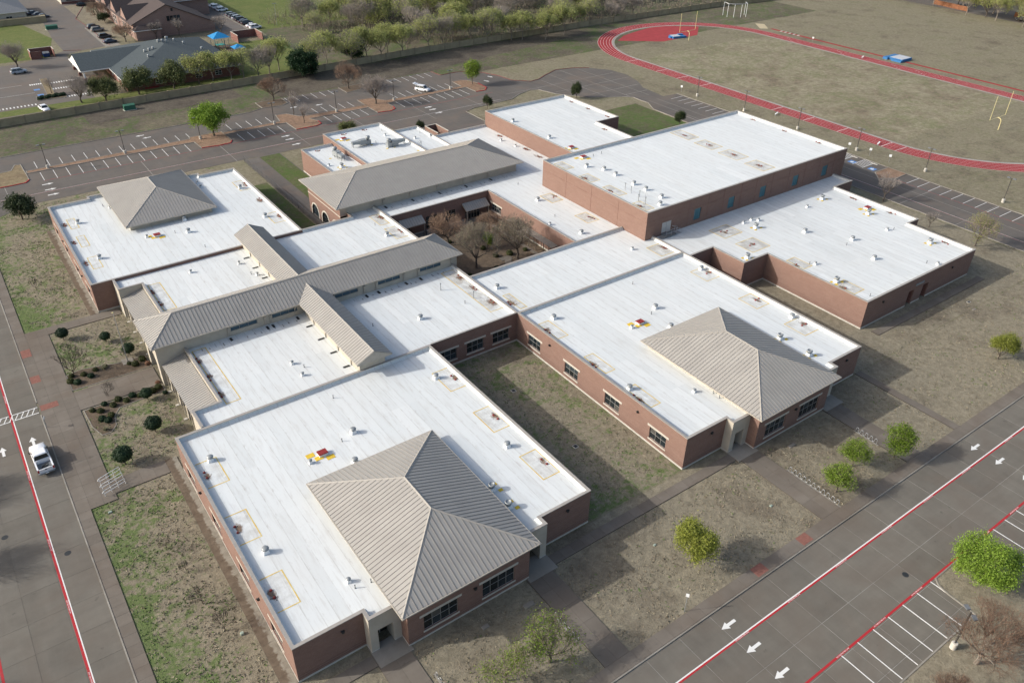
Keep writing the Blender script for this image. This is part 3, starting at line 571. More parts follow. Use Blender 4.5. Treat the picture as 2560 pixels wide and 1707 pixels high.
sheet('lawn', [(71,179.4),(122,179.6),(133,182),(160,186),(200,192),(200,200.3),(71,197)], 0.040, 'soil_dark'); sheet('lawn', [(20,184),(62,186),(62,195.5),(20,194.5)], 0.041, 'soil_dark')
for pts in ([(38.8,150.8),(43,150.2),(46,150.4),(46.9,152)],[(63.7,150.7),(69.5,150.6),(71.2,151.6),(71.4,154)],[(88.1,151.5),(91.9,150.8),(93.8,151.9),(94.3,154)],[(122,152.9),(125,152.6),(127,154.6),(127.4,160)],[(-12,151),(-3.8,150.4),(-.6,150.6),(.3,152)]): kerb(pts, .19, .162, False, 'paint_red')
ROOF = {
    'fan': [('D', 19.11, 25.81), ('D', 16.77, 20.56), ('D', 33.9, 29.89), ('D', 33.81, 12.37), ('D', 2.55, 13.22), ('D', 2.44, 30.97), ('A', 3.47, 110.75), ('A', 3.52, 93.62), ('A', 20.52, 101.05), ('A', 19.55, 95.39), ('A', 34.71, 110.05), ('A', 33.85, 93.88), ('J', 40.0, 44.67), ('H', 49.53, 73.42), ('I', 55.44, 45.78), ('K', 82.68, 70.46), ('K', 80.38, 53.75), ('E', 57.36, 32.88), ('E', 72.89, 26.1), ('E', 88.75, 31.02), ('E', 70.8, 20.53), ('E', 54.72, 12.45), ('E', 88.97, 11.69), ('F', 116.43, 30.15), ('F', 121.23, 22.99), ('F', 117.76, 16.07), ('G', 94.23, 69.2), ('G', 96.21, 65.95), ('G', 96.29, 62.5), ('G', 96.07, 56.88), ('G', 96.17, 53.55), ('G', 96.1, 49.17), ('G', 93.55, 46.93), ('M', 101.54, 91.1), ('M', 101.22, 105.12)],
    'sfan': [('D', 12.25, 23.62), ('D', 8.09, 4.58), ('A', 12.59, 97.5), ('A', 10.15, 114.66), ('B', 15.09, 79.68), ('B', 22.96, 78.11), ('B', 24.12, 72.46), ('C', 18.67, 44.54), ('C', 18.77, 41.08), ('I', 83.89, 43.45), ('K', 77.76, 60.11), ('E', 65.73, 23.92), ('E', 61.72, 6.88), ('F', 109.71, 39.45), ('F', 112.04, 39.57), ('F', 113.02, 38.61), ('F', 126.44, 37.26), ('F', 130.52, 21.71), ('F', 107.17, 20.83), ('F', 125.54, 8.39), ('L', 55.34, 111.25), ('X', 74.16, 120.13), ('Y', 80.08, 116.07), ('Y', 83.8, 115.19), ('N', 96.47, 103.28), ('N', 97.17, 98.34)],
    'pipe': [('D', 20.1, 33.91), ('D', 17.18, 25.1), ('D', 8.29, 3.47), ('D', 9.99, 3.22), ('A', 17.41, 96.45), ('A', 20.17, 87.69), ('A', 9.18, 116.25), ('B', 23.36, 73.3), ('C', 19.76, 42.81), ('J', 48.34, 44.7), ('J', 32.91, 47.04), ('H', 49.74, 78.66), ('K', 84.27, 79.54), ('K', 80.86, 62.5), ('E', 75.28, 34.0), ('E', 71.11, 25.13), ('E', 63.69, 5.13), ('E', 63.59, 3.94), ('F', 131.81, 21.12), ('F', 118.44, 22.3), ('F', 124.31, 9.77), ('F', 105.46, 8.6), ('F', 106.53, 21.56), ('G', 99.36, 73.12), ('G', 101.91, 73.38), ('X', 70.03, 117.0), ('X', 74.98, 123.4)],
    'hatch': [('D', 14.14, 24.25), ('A', 14.31, 96.99), ('E', 67.71, 24.18), ('F', 136.2, 29.88), ('G', 97.06, 73.65), ('M', 101.73, 83.3), ('X', 64.67, 123.12)],
    'barrel': [('D', 27.88, 7.14), ('D', 27.83, 3.71), ('E', 82.32, 8.73), ('E', 82.37, 3.42), ('F', 110.06, 36.75), ('F', 98.94, 29.31), ('F', 132.38, 38.02), ('F', 133.98, 28.21), ('F', 132.28, 13.89), ('F', 104.86, 14.77), ('L', 57.35, 108.92)],
    'drain': [('D', 35.99, 29.15), ('D', 35.99, 28.04), ('D', 35.94, 18.52), ('D', 35.98, 17.55), ('D', 35.95, 8.04), ('D', 36.0, 6.99), ('D', 1.1, 29.3), ('D', 1.08, 28.22), ('D', 1.07, 18.73), ('D', 1.07, 17.69), ('D', 1.08, 8.12), ('D', 1.03, 7.07), ('A', 1.26, 111.95), ('A', 1.32, 110.76), ('A', 1.21, 102.97), ('A', 1.3, 102.01), ('A', 1.19, 93.24), ('A', 1.23, 92.25), ('A', 36.49, 112.22), ('A', 36.19, 110.59), ('A', 36.33, 93.54), ('A', 36.23, 92.4), ('A', 36.1, 102.92), ('A', 36.11, 101.87), ('B', 7.84, 77.06), ('B', 7.84, 76.07), ('B', 7.83, 72.71), ('B', 7.82, 71.61), ('C', 7.8, 53.57), ('C', 7.86, 52.53), ('C', 7.75, 48.31), ('C', 7.77, 47.23), ('C', 7.79, 43.78), ('C', 7.79, 42.66), ('J', 52.43, 53.19), ('J', 52.37, 52.37), ('J', 52.36, 48.27), ('J', 52.3, 47.35), ('J', 52.4, 43.22), ('J', 52.31, 42.23), ('H', 52.33, 81.65), ('H', 52.33, 80.57), ('H', 52.57, 74.29), ('H', 52.54, 73.18), ('I', 89.31, 40.74), ('I', 89.43, 40.29), ('I', 54.39, 41.15), ('I', 54.2, 40.2), ('K', 86.28, 69.84), ('K', 87.19, 70.11), ('K', 86.3, 58.67), ('K', 86.6, 57.26), ('E', 54.31, 31.05), ('E', 54.34, 29.98), ('E', 88.47, 29.39), ('E', 89.44, 29.35), ('E', 88.43, 18.56), ('E', 89.31, 18.61), ('E', 54.29, 19.82), ('E', 54.29, 19.09), ('E', 54.32, 11.13), ('E', 54.19, 9.89), ('E', 88.42, 9.25), ('E', 89.32, 9.22), ('F', 103.15, 39.38), ('F', 104.41, 38.99), ('F', 103.21, 32.32), ('F', 104.42, 32.31), ('F', 104.36, 22.74), ('F', 104.28, 12.49), ('F', 138.19, 35.14), ('F', 138.07, 33.87), ('F', 138.57, 26.07), ('F', 138.51, 25.05), ('F', 134.94, 12.92), ('F', 134.72, 11.7), ('G', 125.38, 71.98), ('G', 125.37, 71.28), ('G', 125.33, 64.69), ('G', 125.41, 64.05), ('G', 125.47, 57.34), ('G', 125.47, 56.71), ('G', 125.32, 49.98), ('G', 125.36, 49.28), ('G', 147.48, 70.56), ('G', 147.4, 69.65), ('G', 147.32, 61.31), ('G', 147.35, 60.39), ('G', 147.42, 52.06), ('G', 147.45, 51.2), ('G', 90.04, 64.39), ('G', 89.99, 57.36), ('G', 90.03, 56.44), ('G', 90.0, 48.53), ('M', 123.21, 110.13), ('M', 123.17, 109.27), ('M', 123.19, 103.11), ('M', 123.22, 102.36), ('M', 123.23, 96.17), ('M', 123.23, 95.27), ('M', 116.52, 88.94), ('M', 116.6, 88.23), ('L', 56.61, 121.29), ('L', 57.56, 121.22), ('X', 65.72, 126.38), ('X', 66.82, 126.36), ('X', 71.33, 126.52), ('X', 72.31, 126.36), ('N', 97.93, 106.42), ('N', 98.18, 105.48), ('N', 98.09, 95.78), ('N', 98.17, 94.91), ('N', 97.76, 90.09), ('N', 98.0, 89.24)],
    'box': [('A', 28.19, 117.54), ('A', 28.15, 115.11)],
    'tpipe': [('J', 47.28, 50.52), ('J', 50.41, 45.31), ('G', 93.02, 56.1), ('G', 92.91, 54.26), ('G', 92.87, 51.89), ('G', 91.42, 50.65), ('G', 91.64, 48.93), ('Y', 82.94, 118.71)],
    'antenna': [('G', 90.43, 47.95)],
}
TAPE = [('D', 33.98, 26.03, 36.65, 31.23), ('D', 33.96, 15.54, 36.59, 20.57), ('D', 33.92, 4.98, 36.55, 10.04), ('D', 0.37, 26.3, 3.21, 31.35), ('D', 0.4, 5.07, 3.07, 10.11), ('A', 1.86, 108.64, 3.35, 113.75), ('A', 1.86, 99.8, 3.35, 104.96), ('A', 1.7, 90.03, 3.42, 95.1), ('A', 34.31, 108.67, 37.12, 114.09), ('A', 34.23, 90.08, 36.7, 95.15), ('B', 7.75, 69.47, 9.8, 79.25), ('C', 7.75, 40.77, 9.84, 55.78), ('J', 50.26, 40.1, 52.82, 55.45), ('I', 54.73, 38.14, 56.14, 43.3), ('I', 86.46, 38.41, 90.13, 42.54), ('H', 50.39, 71.16, 53.05, 76.33), ('H', 50.52, 77.95, 52.59, 82.87), ('K', 84.35, 67.81, 87.33, 72.1), ('K', 84.31, 56.46, 87.33, 60.69), ('E', 54.31, 27.91, 56.4, 33.01), ('E', 86.52, 27.45, 89.81, 31.52), ('E', 86.43, 16.56, 89.58, 20.58), ('E', 54.46, 17.09, 56.3, 22.12), ('E', 54.34, 7.74, 56.24, 12.93), ('E', 86.37, 7.06, 89.97, 11.19), ('F', 101.49, 36.89, 106.49, 41.07), ('F', 101.41, 30.12, 106.4, 34.37), ('F', 104.01, 20.77, 106.41, 24.77), ('F', 103.85, 10.43, 106.69, 14.56), ('G', 123.89, 68.82, 127.43, 74.82), ('G', 123.57, 61.61, 127.32, 67.01), ('G', 123.42, 54.3, 127.34, 59.77), ('G', 89.66, 70.36, 91.95, 74.43), ('G', 89.66, 62.42, 92.18, 66.41), ('G', 89.96, 54.29, 92.02, 59.44), ('G', 89.66, 46.41, 91.73, 50.45), ('D', 0.4, 15.7, 3.1, 20.75), ('G', 123.3, 47.1, 127.25, 52.3)]
# ------------------------------------------------------------------ the school
school = thing('school_building', 'sprawling red brick school with white flat roofs and tan metal hip roofs', 'school')
ZD, ZW = 4.75, 5.30                        # roof deck and parapet heights of the single-storey wings
PANEL_BUDGET = [300]
COPE = []
def inset(poly, dist):
    """polygon (ccw) with every edge i moved inwards by dist[i]"""
    n = len(poly); L = []
    for i in range(n):
        p, q = Vector(poly[i]), Vector(poly[(i+1) % n]); d = (q-p).normalized(); nn = Vector((-d.y, d.x)); L.append((p+nn*dist[i], d))
    out = []
    for i in range(n):
        p, d = L[i-1]; q, e = L[i]; cr = d.x*e.y-d.y*e.x
        if abs(cr) < 1e-6: out.append(tuple(q)); continue
        t = ((q-p).x*e.y-(q-p).y*e.x)/cr; out.append(tuple(p+d*t))
    return out
def clip(poly, s0, s1):
    """clip a 2D polygon to s0 <= x <= s1"""
    def half(P, k, sgn):
        out = []
        for i in range(len(P)):
            a, c = P[i], P[(i+1) % len(P)]; da, dc = sgn*(a[0]-k), sgn*(c[0]-k)
            if da >= 0: out.append(a)
            if da*dc < 0: f = da/(da-dc); out.append((k, a[1]+(c[1]-a[1])*f))
        return out
    P = half(poly, s0, 1)
    return half(P, s1, -1) if len(P) > 2 else []
def wall_face(b, p0, p1, z0, z1, ops=(), mi=0, depth=0.22, rmi=None):
    """outer face of a wall from p0 to p1 (outside to the right of the run) with openings (s0, s1, za, zb[, 'arch'])"""
    p0, p1 = Vector(p0), Vector(p1); Ln = (p1-p0).length; d = (p1-p0)/Ln; inn = Vector((-d.y, d.x)); rmi = mi if rmi is None else rmi
    P = lambda s, z, k=0.0: (*(p0+d*s+inn*k), z)
    cur = 0.0
    for o in sorted(ops):
        s0, s1, za, zb = o[:4]
        if s0 > cur: b.face([P(cur,z0),P(s0,z0),P(s0,z1),P(cur,z1)], mi)
        if za > z0: b.face([P(s0,z0),P(s1,z0),P(s1,za),P(s0,za)], mi); b.face([P(s0,za),P(s1,za),P(s1,za,depth),P(s0,za,depth)], rmi)
        if len(o) > 4:
            r = (s1-s0)/2; c = (s0+s1)/2; zs = zb-r; K = 10
            arc = [(c-r*math.cos(math.pi*k/K), zs+r*math.sin(math.pi*k/K)) for k in range(K+1)]
            for (sa, ya), (sb, yb) in zip(arc, arc[1:]):
                b.face([P(sa,ya),P(sb,yb),P(sb,z1),P(sa,z1)], mi); b.face([P(sa,ya),P(sa,ya,depth),P(sb,yb,depth),P(sb,yb)], rmi)
            zt = zs
        else:
            b.face([P(s0,zb),P(s1,zb),P(s1,z1),P(s0,z1)], mi); b.face([P(s0,zb),P(s0,zb,depth),P(s1,zb,depth),P(s1,zb)], rmi); zt = zb
        b.face([P(s0,za),P(s0,za,depth),P(s0,zt,depth),P(s0,zt)], rmi); b.face([P(s1,za),P(s1,zt),P(s1,zt,depth),P(s1,za,depth)], rmi)
        cur = s1
    if cur < Ln: b.face([P(cur,z0),P(Ln,z0),P(Ln,z1),P(cur,z1)], mi)
MESHC = {}
def boxmesh(name, x, y, z, mat):
    k = (name, round(x,3), round(y,3), round(z,3), mat)
    if k not in MESHC: b = MB(); b.box(0,0,0,x,y,z); MESHC[k] = b.mesh(name, mat)
    return MESHC[k]
def window(p0, d, s0, s1, za, zb, nx, ny, glass='glass_dark', bar='window_frame', lintel=True, depth=0.14, parent=None, stone='limestone'):
    """a window in the wall that starts at p0 and runs along d; bars, panes, lintel and sill"""
    parent = parent or school
    ang = math.atan2(d[1], d[0]); w = s1-s0; h = zb-za; t = 0.045
    b = MB(); y = depth
    for k in range(nx+1): x = (w-t)*k/nx; b.box(x, y, 0, x+t, y+0.07, h)
    for k in range(ny+1): z = (h-t)*k/ny; b.box(0, y+0.004, z, w, y+0.066, z+t)
    o = b.obj('window', bar, parent); o.location = (p0[0]+d[0]*s0, p0[1]+d[1]*s0, za); o.rotation_euler = (0,0,ang)
    me = boxmesh('pane', (w-t)/nx-t, 0.015, (h-t)/ny-t, glass)
    for i in range(nx):
        for j in range(ny): link('pane', me, o, ((w-t)*i/nx+t, y+0.03+rnd.uniform(-.002,.002), (h-t)*j/ny+t))
    if lintel:
        b = MB(); b.box(-0.45,-0.03,h+0.0,w+0.45,0.2,h+0.33); b.obj('lintel', stone, o)
        b = MB(); b.box(-0.12,-0.06,-0.22,w+0.12,0.2,-0.002); b.obj('sill', stone, o)
    return o
def coping(poly, i, t, z, piece=3.2, over=0.035):
    """mitred metal coping pieces along edge i of poly"""
    n = len(poly); e = [0.0]*n
    out = inset(poly, [-over]*n); inn = inset(poly, [t+0.05]*n)
    a0, a1, c0, c1 = Vector(out[i]), Vector(out[(i+1) % n]), Vector(inn[i]), Vector(inn[(i+1) % n])
    Ln = (a1-a0).length; k = max(1, round(Ln/piece)); g = 0.008/Ln
    for j in range(k):
        f0, f1 = j/k+(g if j else 0), (j+1)/k-(g if j < k-1 else 0)
        q = [a0.lerp(a1,f0), a0.lerp(a1,f1), c0.lerp(c1,f1), c0.lerp(c1,f0)]
        b = MB(); b.hexa([(*p,z-0.09) for p in q], [(q[0].x,q[0].y,z+0.0),(q[1].x,q[1].y,z),(q[2].x,q[2].y,z-0.02),(q[3].x,q[3].y,z-0.02)])
        b.obj('coping', 'coping', school)
def block(poly, edges, zd=ZD, zw=ZW, z0=0.0, t=0.30, piece=3.2, plinth=True, deck=True, sheets=False):
    """edges[i] = dict(m='brick'|'stucco'|None, par=bool, top=z, ops=[...]) for the wall from poly[i] to poly[i+1]"""
    n = len(poly); E = [dict(m='brick', par=True, ops=(), top=None, z0=z0) | e for e in edges]
    wb = MB(); MI = {'brick':0,'stucco':1,'brick_dark':2}
    ins = inset(poly, [t if e['par'] else 0.0 for e in E]); cut = inset(poly, [t+0.28 if e['par'] else 0.0 for e in E])
    rb = MB(); pb = MB()
    for i, e in enumerate(E):
        p, q = poly[i], poly[(i+1) % n]
        zt = e['top'] if e['top'] else (zw-0.06 if e['par'] else None)
        if e['m'] and zt: wall_face(wb, p, q, e['z0'], zt, e['ops'], MI[e['m']])
        if e['par']:
            a, c = ins[i], ins[(i+1) % n]; u, v = cut[i], cut[(i+1) % n]
            rb.face([(*c,zw-0.06),(*a,zw-0.06),(*a,zd+0.22),(*c,zd+0.22)]); rb.face([(*c,zd+0.22),(*a,zd+0.22),(*u,zd+0.002),(*v,zd+0.002)])
            coping(poly, i, t, zw, piece)
        if plinth and e['m'] and e['z0'] == 0.0:
            P, Q = Vector(p), Vector(q); d = (Q-P).normalized(); o = Vector((d.y,-d.x))*0.03
            segs = []; cur = 0.0
            for op in sorted(e['ops']):
                if op[2] < 0.3: segs.append((cur, op[0])); cur = op[1]
            segs.append((cur, (Q-P).length))
            for s0, s1 in segs:
                a, c = P+d*s0, P+d*s1; a2, c2 = a+o, c+o; pb.hexa([(*a2,0),(*c2,0),(*c,0),(*a,0)], [(*a2,.26),(*c2,.26),(*c,.26),(*a,.26)])
    if wb.f: wb.obj('wall', ['brick','stucco','brick_dark'], school)
    if pb.f: pb.obj('plinth', 'concrete_base', school)
    rd = None
    if deck:
        rb.face([(x,y,zd-(0.03 if sheets else 0)) for x,y in cut]); rd = rb.obj('roof_deck', 'membrane', school)
        if sheets:                        # the membrane is laid in lapped sheets 1.32 m wide
            x0, x1 = min(p[0] for p in cut), max(p[0] for p in cut); k0, k1 = math.floor(x0/1.32), math.ceil(x1/1.32)
            for k in range(k0, k1):
                Q = clip(list(cut), k*1.32, (k+1)*1.32+.04)
                if len(Q) < 3: continue
                s_ = MB(); s_.face([(x, y, zd-0.002-0.012*min(1, max(0, (x-k*1.32)/1.36))) for x, y in Q]); s_.obj('membrane_sheet', 'membrane', rd)
    return rd
NOP = dict(m=None, par=False)
DECK = {}
W4 = lambda *a: [(s, s+3.05, 1.05, 2.95) for s in a]
# nearest wing (D), far left wing (A, mirrored) and right front wing (E)
def wing(ox, flip, key, wl=True):
    Y = lambda y: (120.55-y) if flip else y
    P = [(0,0),(7.4,0),(7.4,-1.2),(10.9,-1.2),(10.9,-2.65),(26.2,-2.65),(26.2,-1.2),(29.7,-1.2),(29.7,0),(37.1,0),(37.1,37.0),(0,37.0)]
    st = dict(m='stucco'); hp = dict(m='brick', par=False, top=5.78)
    ops_w = W4(3.4, 12.55, 21.65, 30.8) if not flip else [(3.5,6.5,1.05,2.95),(12.6,15.6,1.05,2.95),(21.8,24.8,1.05,2.95),(30.8,33.8,1.05,2.95)]
    E = [{}, st, dict(m='stucco', ops=[(0.88,2.62,0.0,3.05)]), hp, dict(m='brick', par=False, top=5.78, ops=[(1.85,6.0,1.15,3.4),(9.1,13.3,1.05,3.4)]), hp, dict(m='stucco', ops=[(0.88,2.62,0.0,3.05)]), st, {}, {}, {}, dict(ops=[(37.0-b_, 37.0-a_, c_, d_) for a_, b_, c_, d_ in ops_w] if not flip else ())]
    if flip:
        poly = [(ox+x, Y(y)) for x, y in P][::-1]; E2 = [E[(len(P)-2-i) % len(P)] for i in range(len(P))]
        for e in E2: pass
        E2 = [dict(e) for e in E2]
        wi = [i for i in range(len(poly)) if abs(poly[i][0]-ox) < .01 and abs(poly[(i+1) % len(poly)][0]-ox) < .01][0]
        E2[wi]['ops'] = [(a_, b_, c_, d_) for a_, b_, c_, d_ in ops_w]
        for i, e in enumerate(E2):
            if i != wi: e['ops'] = ()
        DECK[key] = block(poly, E2, piece=4.1, sheets=True)
        p0 = poly[wi]; 
        for a_, b_, c_, d_ in ops_w: window(p0, (0,-1), a_, b_, c_, d_, 3, 2)
    else:
        poly = [(ox+x, y) for x, y in P]; DECK[key] = block(poly, E, sheets=True)
        for a_, b_, c_, d_ in E[11]['ops']: window((ox,37.0), (0,-1), a_, b_, c_, d_, 3, 2)
        for (a_, b_, c_, d_) in E[4]['ops']: window((ox+10.9,-2.65), (1,0), a_, b_, c_, d_, 4, 2)
        for x in (7.4, 26.2):           # recessed doors in the pale portals
            b = MB(); b.box(ox+x+0.9, 0.55, 0.12, ox+x+2.6, 0.62, 3.0); dr = b.obj('door', 'dark_void', school)
            b = MB(); b.box(ox+x+1.7, 0.47, 0.12, ox+x+1.8, 0.545, 3.0); b.box(ox+x+0.9,0.47,2.2,ox+x+2.6,0.545,2.3); b.obj('door_frame', 'window_frame', dr)
            b = MB(); 
            for q in ([(x+.88,-.98),(x+.88,.7)],[(x+2.62,.7),(x+2.62,-.98)]): b.face([(ox+q[0][0],q[0][1],0),(ox+q[1][0],q[1][1],0),(ox+q[1][0],q[1][1],3.06),(ox+q[0][0],q[0][1],3.06)])
            b.face([(ox+x+.88,-.98,3.06),(ox+x+2.62,-.98,3.06),(ox+x+2.62,.7,3.06),(ox+x+.88,.7,3.06)]); b.obj('portal_reveal', 'stucco', school)
    b = MB()                             # low wall that carries the hip roof on the deck side
    for p, q in (((26.2,-1.2),(26.2,18.55)),((26.2,18.55),(10.9,18.55)),((10.9,18.55),(10.9,-1.2))):
        a, c = (ox+p[0], Y(p[1])), (ox+q[0], Y(q[1]))
        if flip: a, c = c, a
        wall_face(b, a, c, ZD-0.02, 5.8)
    b.obj('hip_wall', 'stucco', school)
    y0, y1 = sorted((Y(-3.4), Y(19.3))); return (ox+10.1, y0, ox+26.95, y1)
# standing-seam roofs -------------------------------------------------------------------------------------------------
def slope(parent, poly3, e0, e1, pitch=0.56, single=False, rest=None, mat='metal_roof'):
    """cover the planar polygon poly3 with panels at right angles to its eave e0 -> e1; each has a raised seam"""
    e0, e1 = Vector(e0), Vector(e1); u = (e1-e0).normalized()
    nrm = Vector((0,0,0))
    for i in range(len(poly3)):
        a, c = Vector(poly3[i]), Vector(poly3[(i+1) % len(poly3)]); nrm += a.cross(c)
    nrm.normalize()
    if nrm.z < 0: nrm.negate()
    v = nrm.cross(u).normalized()
    if v.z < 0: v.negate()
    P2 = [((Vector(p)-e0).dot(u), (Vector(p)-e0).dot(v)) for p in poly3]; smin = min(p[0] for p in P2); smax = max(p[0] for p in P2)
    k = max(1, round((smax-smin)/pitch)); w = (smax-smin)/k
    W = lambda s, t, h: e0+u*s+v*t+nrm*h
    for i in range(k):
        s0, s1 = smin+i*w, smin+(i+1)*w; Q = clip(P2, s0, s1)
        if len(Q) < 3: continue
        own = single and PANEL_BUDGET[0] > 0
        b = MB() if own else rest
        b.face([W(s,t,0) for s, t in Q])
        sr = s0+0.03; col = [t for s, t in clip(P2, sr-0.005, sr+0.035)]
        if col:
            t0, t1 = min(col), max(col)
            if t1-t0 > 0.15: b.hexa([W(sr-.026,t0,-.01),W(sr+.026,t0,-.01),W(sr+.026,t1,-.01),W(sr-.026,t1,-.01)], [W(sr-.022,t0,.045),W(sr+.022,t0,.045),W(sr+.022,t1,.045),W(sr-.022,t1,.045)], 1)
        if own: PANEL_BUDGET[0] -= 1; b.obj('roof_panel', [mat, 'seam_darkened'], parent)
def ridge_cap(b, a, c, w=0.17, h=0.05):
    a, c = Vector(a), Vector(c); d = (c-a).normalized(); s = d.cross(Vector((0,0,1))).normalized()*w; up = Vector((0,0,h+.03)); lo = Vector((0,0,-w*0.33+0.03))
    b.face([a+s+lo, c+s+lo, c+up, a+up]); b.face([a+up, c+up, c-s+lo, a-s+lo]); b.face([a+s+lo,a+up,a-s+lo]); b.face([c+s+lo,c-s+lo,c+up])
def hip(x0, y0, x1, y1, ze, zr, single=(), name='hip_roof', gutter=True):
    """hip roof over a rectangle; faces W, E, S, N; those named in single get one object per panel"""
    w, d = x1-x0, y1-y0; zc = ze
    if w < d: h = w/2; r0, r1 = (x0+h, y0+h, zr), (x0+h, y1-h, zr); F = {'S':[(x0,y0,ze),(x1,y0,ze),r0], 'N':[(x1,y1,ze),(x0,y1,ze),r1], 'E':[(x1,y0,ze),(x1,y1,ze),r1,r0], 'W':[(x0,y1,ze),(x0,y0,ze),r0,r1]}
    else: h = d/2; r0, r1 = (x0+h, y0+h, zr), (x1-h, y0+h, zr); F = {'W':[(x0,y1,ze),(x0,y0,ze),r0], 'E':[(x1,y0,ze),(x1,y1,ze),r1], 'S':[(x0,y0,ze),(x1,y0,ze),r1,r0], 'N':[(x1,y1,ze),(x0,y1,ze),r0,r1]}
    b = MB()                              # fascia, soffit
    b.box(x0+.02,y0+.02,ze-.22,x1-.02,y1-.02,ze-.03)
    root = b.obj(name, 'trim_tan', school)
    rest = MB()
    for k, poly in F.items(): slope(root, poly, poly[0], poly[1], single=(k in single), rest=rest)
    if rest.f: stuff(rest.obj('roof_panels', ['metal_roof', 'seam_darkened'], root))
    cb = MB(); C4 = [(x0,y0,ze),(x1,y0,ze),(x1,y1,ze),(x0,y1,ze)]
    for c in C4: r = r0 if (Vector(c)-Vector(r0)).length < (Vector(c)-Vector(r1)).length else r1; ridge_cap(cb, c, r)
    ridge_cap(cb, r0, r1); cb.obj('ridge_cap', 'ridge_metal', root)
    if gutter:
        g = MB()
        for a, c in (((x0-.13,y0-.13),(x1+.13,y0-.13)),((x0-.13,y1+.01),(x1+.13,y1+.01)),):
            g.box(a[0],a[1],ze-.18,c[0],a[1]+.12,ze-.02)
        for x in (x0-.13, x1+.01): g.box(x,y0-.005,ze-.18,x+.12,y1+.005,ze-.02)
        g.obj('gutter', 'trim_tan', root)
    return root
rD = wing(0.0, False, 'D'); rE = wing(53.2, False, 'E'); rA = wing(0.0, True, 'A')
hip(*rD, 5.9, 9.0, ('S','W','E','N')); hip(*rE, 5.9, 9.0, ('S','W','N')); hip(*rA, 5.9, 9.0, ())
# middle roofs: left (C, B) and right (J, H) of the cross gables, either side of the spine
DECK['C'] = block([(3.35,37.0),(53.3,37.0),(53.3,56.6),(7.05,56.6),(7.05,41.3),(3.35,41.3)],
    [dict(m=None, par=False), dict(m='brick'), NOP, dict(m='stucco'), dict(m='stucco'), dict(m='stucco')], sheets=True)
b = MB(); jops = [(1.6,4.65,1.05,3.0),(6.55,9.6,1.05,3.0),(11.4,14.5,1.05,3.0)]
wall_face(b, (37.1,36.95), (53.25,36.95), 0, 5.24, jops); b.obj('wall', ['brick','stucco','brick_dark'], school)
for o in jops: window((37.1,36.95), (1,0), *o, 3, 2)
b = MB(); b.hexa([(37.1,36.92,0),(53.2,36.92,0),(53.2,36.96,0),(37.1,36.96,0)], [(37.1,36.92,.26),(53.2,36.92,.26),(53.2,36.96,.26),(37.1,36.96,.26)]); b.obj('plinth', 'concrete_base', school)
coping([(37.2,36.95),(53.25,36.95),(53.25,40),(37.2,40)], 0, 0.22, 5.31)
DECK['B'] = block([(3.35,79.5),(7.05,79.5),(7.05,64.4),(53.4,64.4),(53.4,86.0),(47.3,86.0),(47.3,83.8),(37.1,83.8),(37.1,83.5),(3.35,83.5)],
    [dict(m='stucco'), dict(m='stucco'), NOP, dict(m='brick'), NOP, dict(m='brick'), dict(m='brick'), NOP, NOP, dict(m='stucco')], sheets=True)
# block between courtyard and right wing (I), right of the courtyard (K) and the strips round the arched hall (N)
DECK['I'] = block([(53.3,37.0),(90.3,37.0),(90.3,45.0),(88.2,45.0),(88.2,51.0),(53.3,51.0)], [NOP, dict(m='brick'), NOP, NOP, dict(m='brick'), NOP], sheets=True)
DECK['K'] = block([(76.5,51.0),(88.2,51.0),(88.2,76.1),(99.2,76.1),(99.2,114.2),(84.5,114.2),(84.5,86.0),(53.4,86.0),(53.4,79.5),(76.5,79.5)],
    [NOP, NOP, NOP, NOP, dict(m='brick'), dict(m='brick', par=False, top=4.7), NOP, NOP, dict(m='brick', ops=[(1.9,4.4,0.1,2.35),(8.0,10.7,0.45,3.1),(12.5,15.0,0.45,3.1),(17.4,21.0,0.1,2.4)]), dict(m='brick', ops=[(1.3,4.7,1.45,2.95)])], piece=4.1)
window((53.4,79.5), (1,0), 8.0, 10.7, 0.45, 3.1, 3, 3, lintel=False); window((53.4,79.5), (1,0), 12.5, 15.0, 0.45, 3.1, 3, 3, lintel=False); window((76.5,79.5), (0,-1), 1.3, 4.7, 1.45, 2.95, 4, 2)
for s0, s1 in ((1.9,4.4),(17.4,21.0)):   # courtyard doors under small metal canopies
    b = MB(); b.box(53.4+s0,79.62,0.1,53.4+s1,79.68,2.35); dr = b.obj('door', 'glass_dark', school)
    b = MB(); n = 5
    for k in range(n+1): x = 53.4+s0+(s1-s0-.07)*k/n; b.box(x,79.56,0.1,x+.07,79.615,2.35)
    b.box(53.4+s0,79.56,1.25,53.4+s1,79.61,1.33); b.obj('door_frame', 'window_frame', dr)
for x0, x1 in ((55.2,60.4),(70.0,75.8)):
    b = MB(); b.hexa([(x0,77.8,2.62),(x1,77.8,2.62),(x1,79.48,3.6),(x0,79.48,3.6)], [(x0,77.8,2.78),(x1,77.8,2.78),(x1,79.48,3.86),(x0,79.48,3.86)]); cn = b.obj('door_canopy', 'trim_tan', school)
    rest = MB(); slope(cn, [(x0,77.78,2.80),(x1,77.78,2.80),(x1,79.46,3.88),(x0,79.46,3.88)], (x0,77.78,2.80), (x1,77.78,2.80), 0.55, rest=rest); stuff(rest.obj('roof_panels', ['metal_roof', 'seam_darkened'], cn))
    for x in (x0+.2, x1-.3): b = MB(); b.box(x,77.9,0,x+.12,78.02,2.64); b.obj('canopy_post', 'trim_tan', cn)
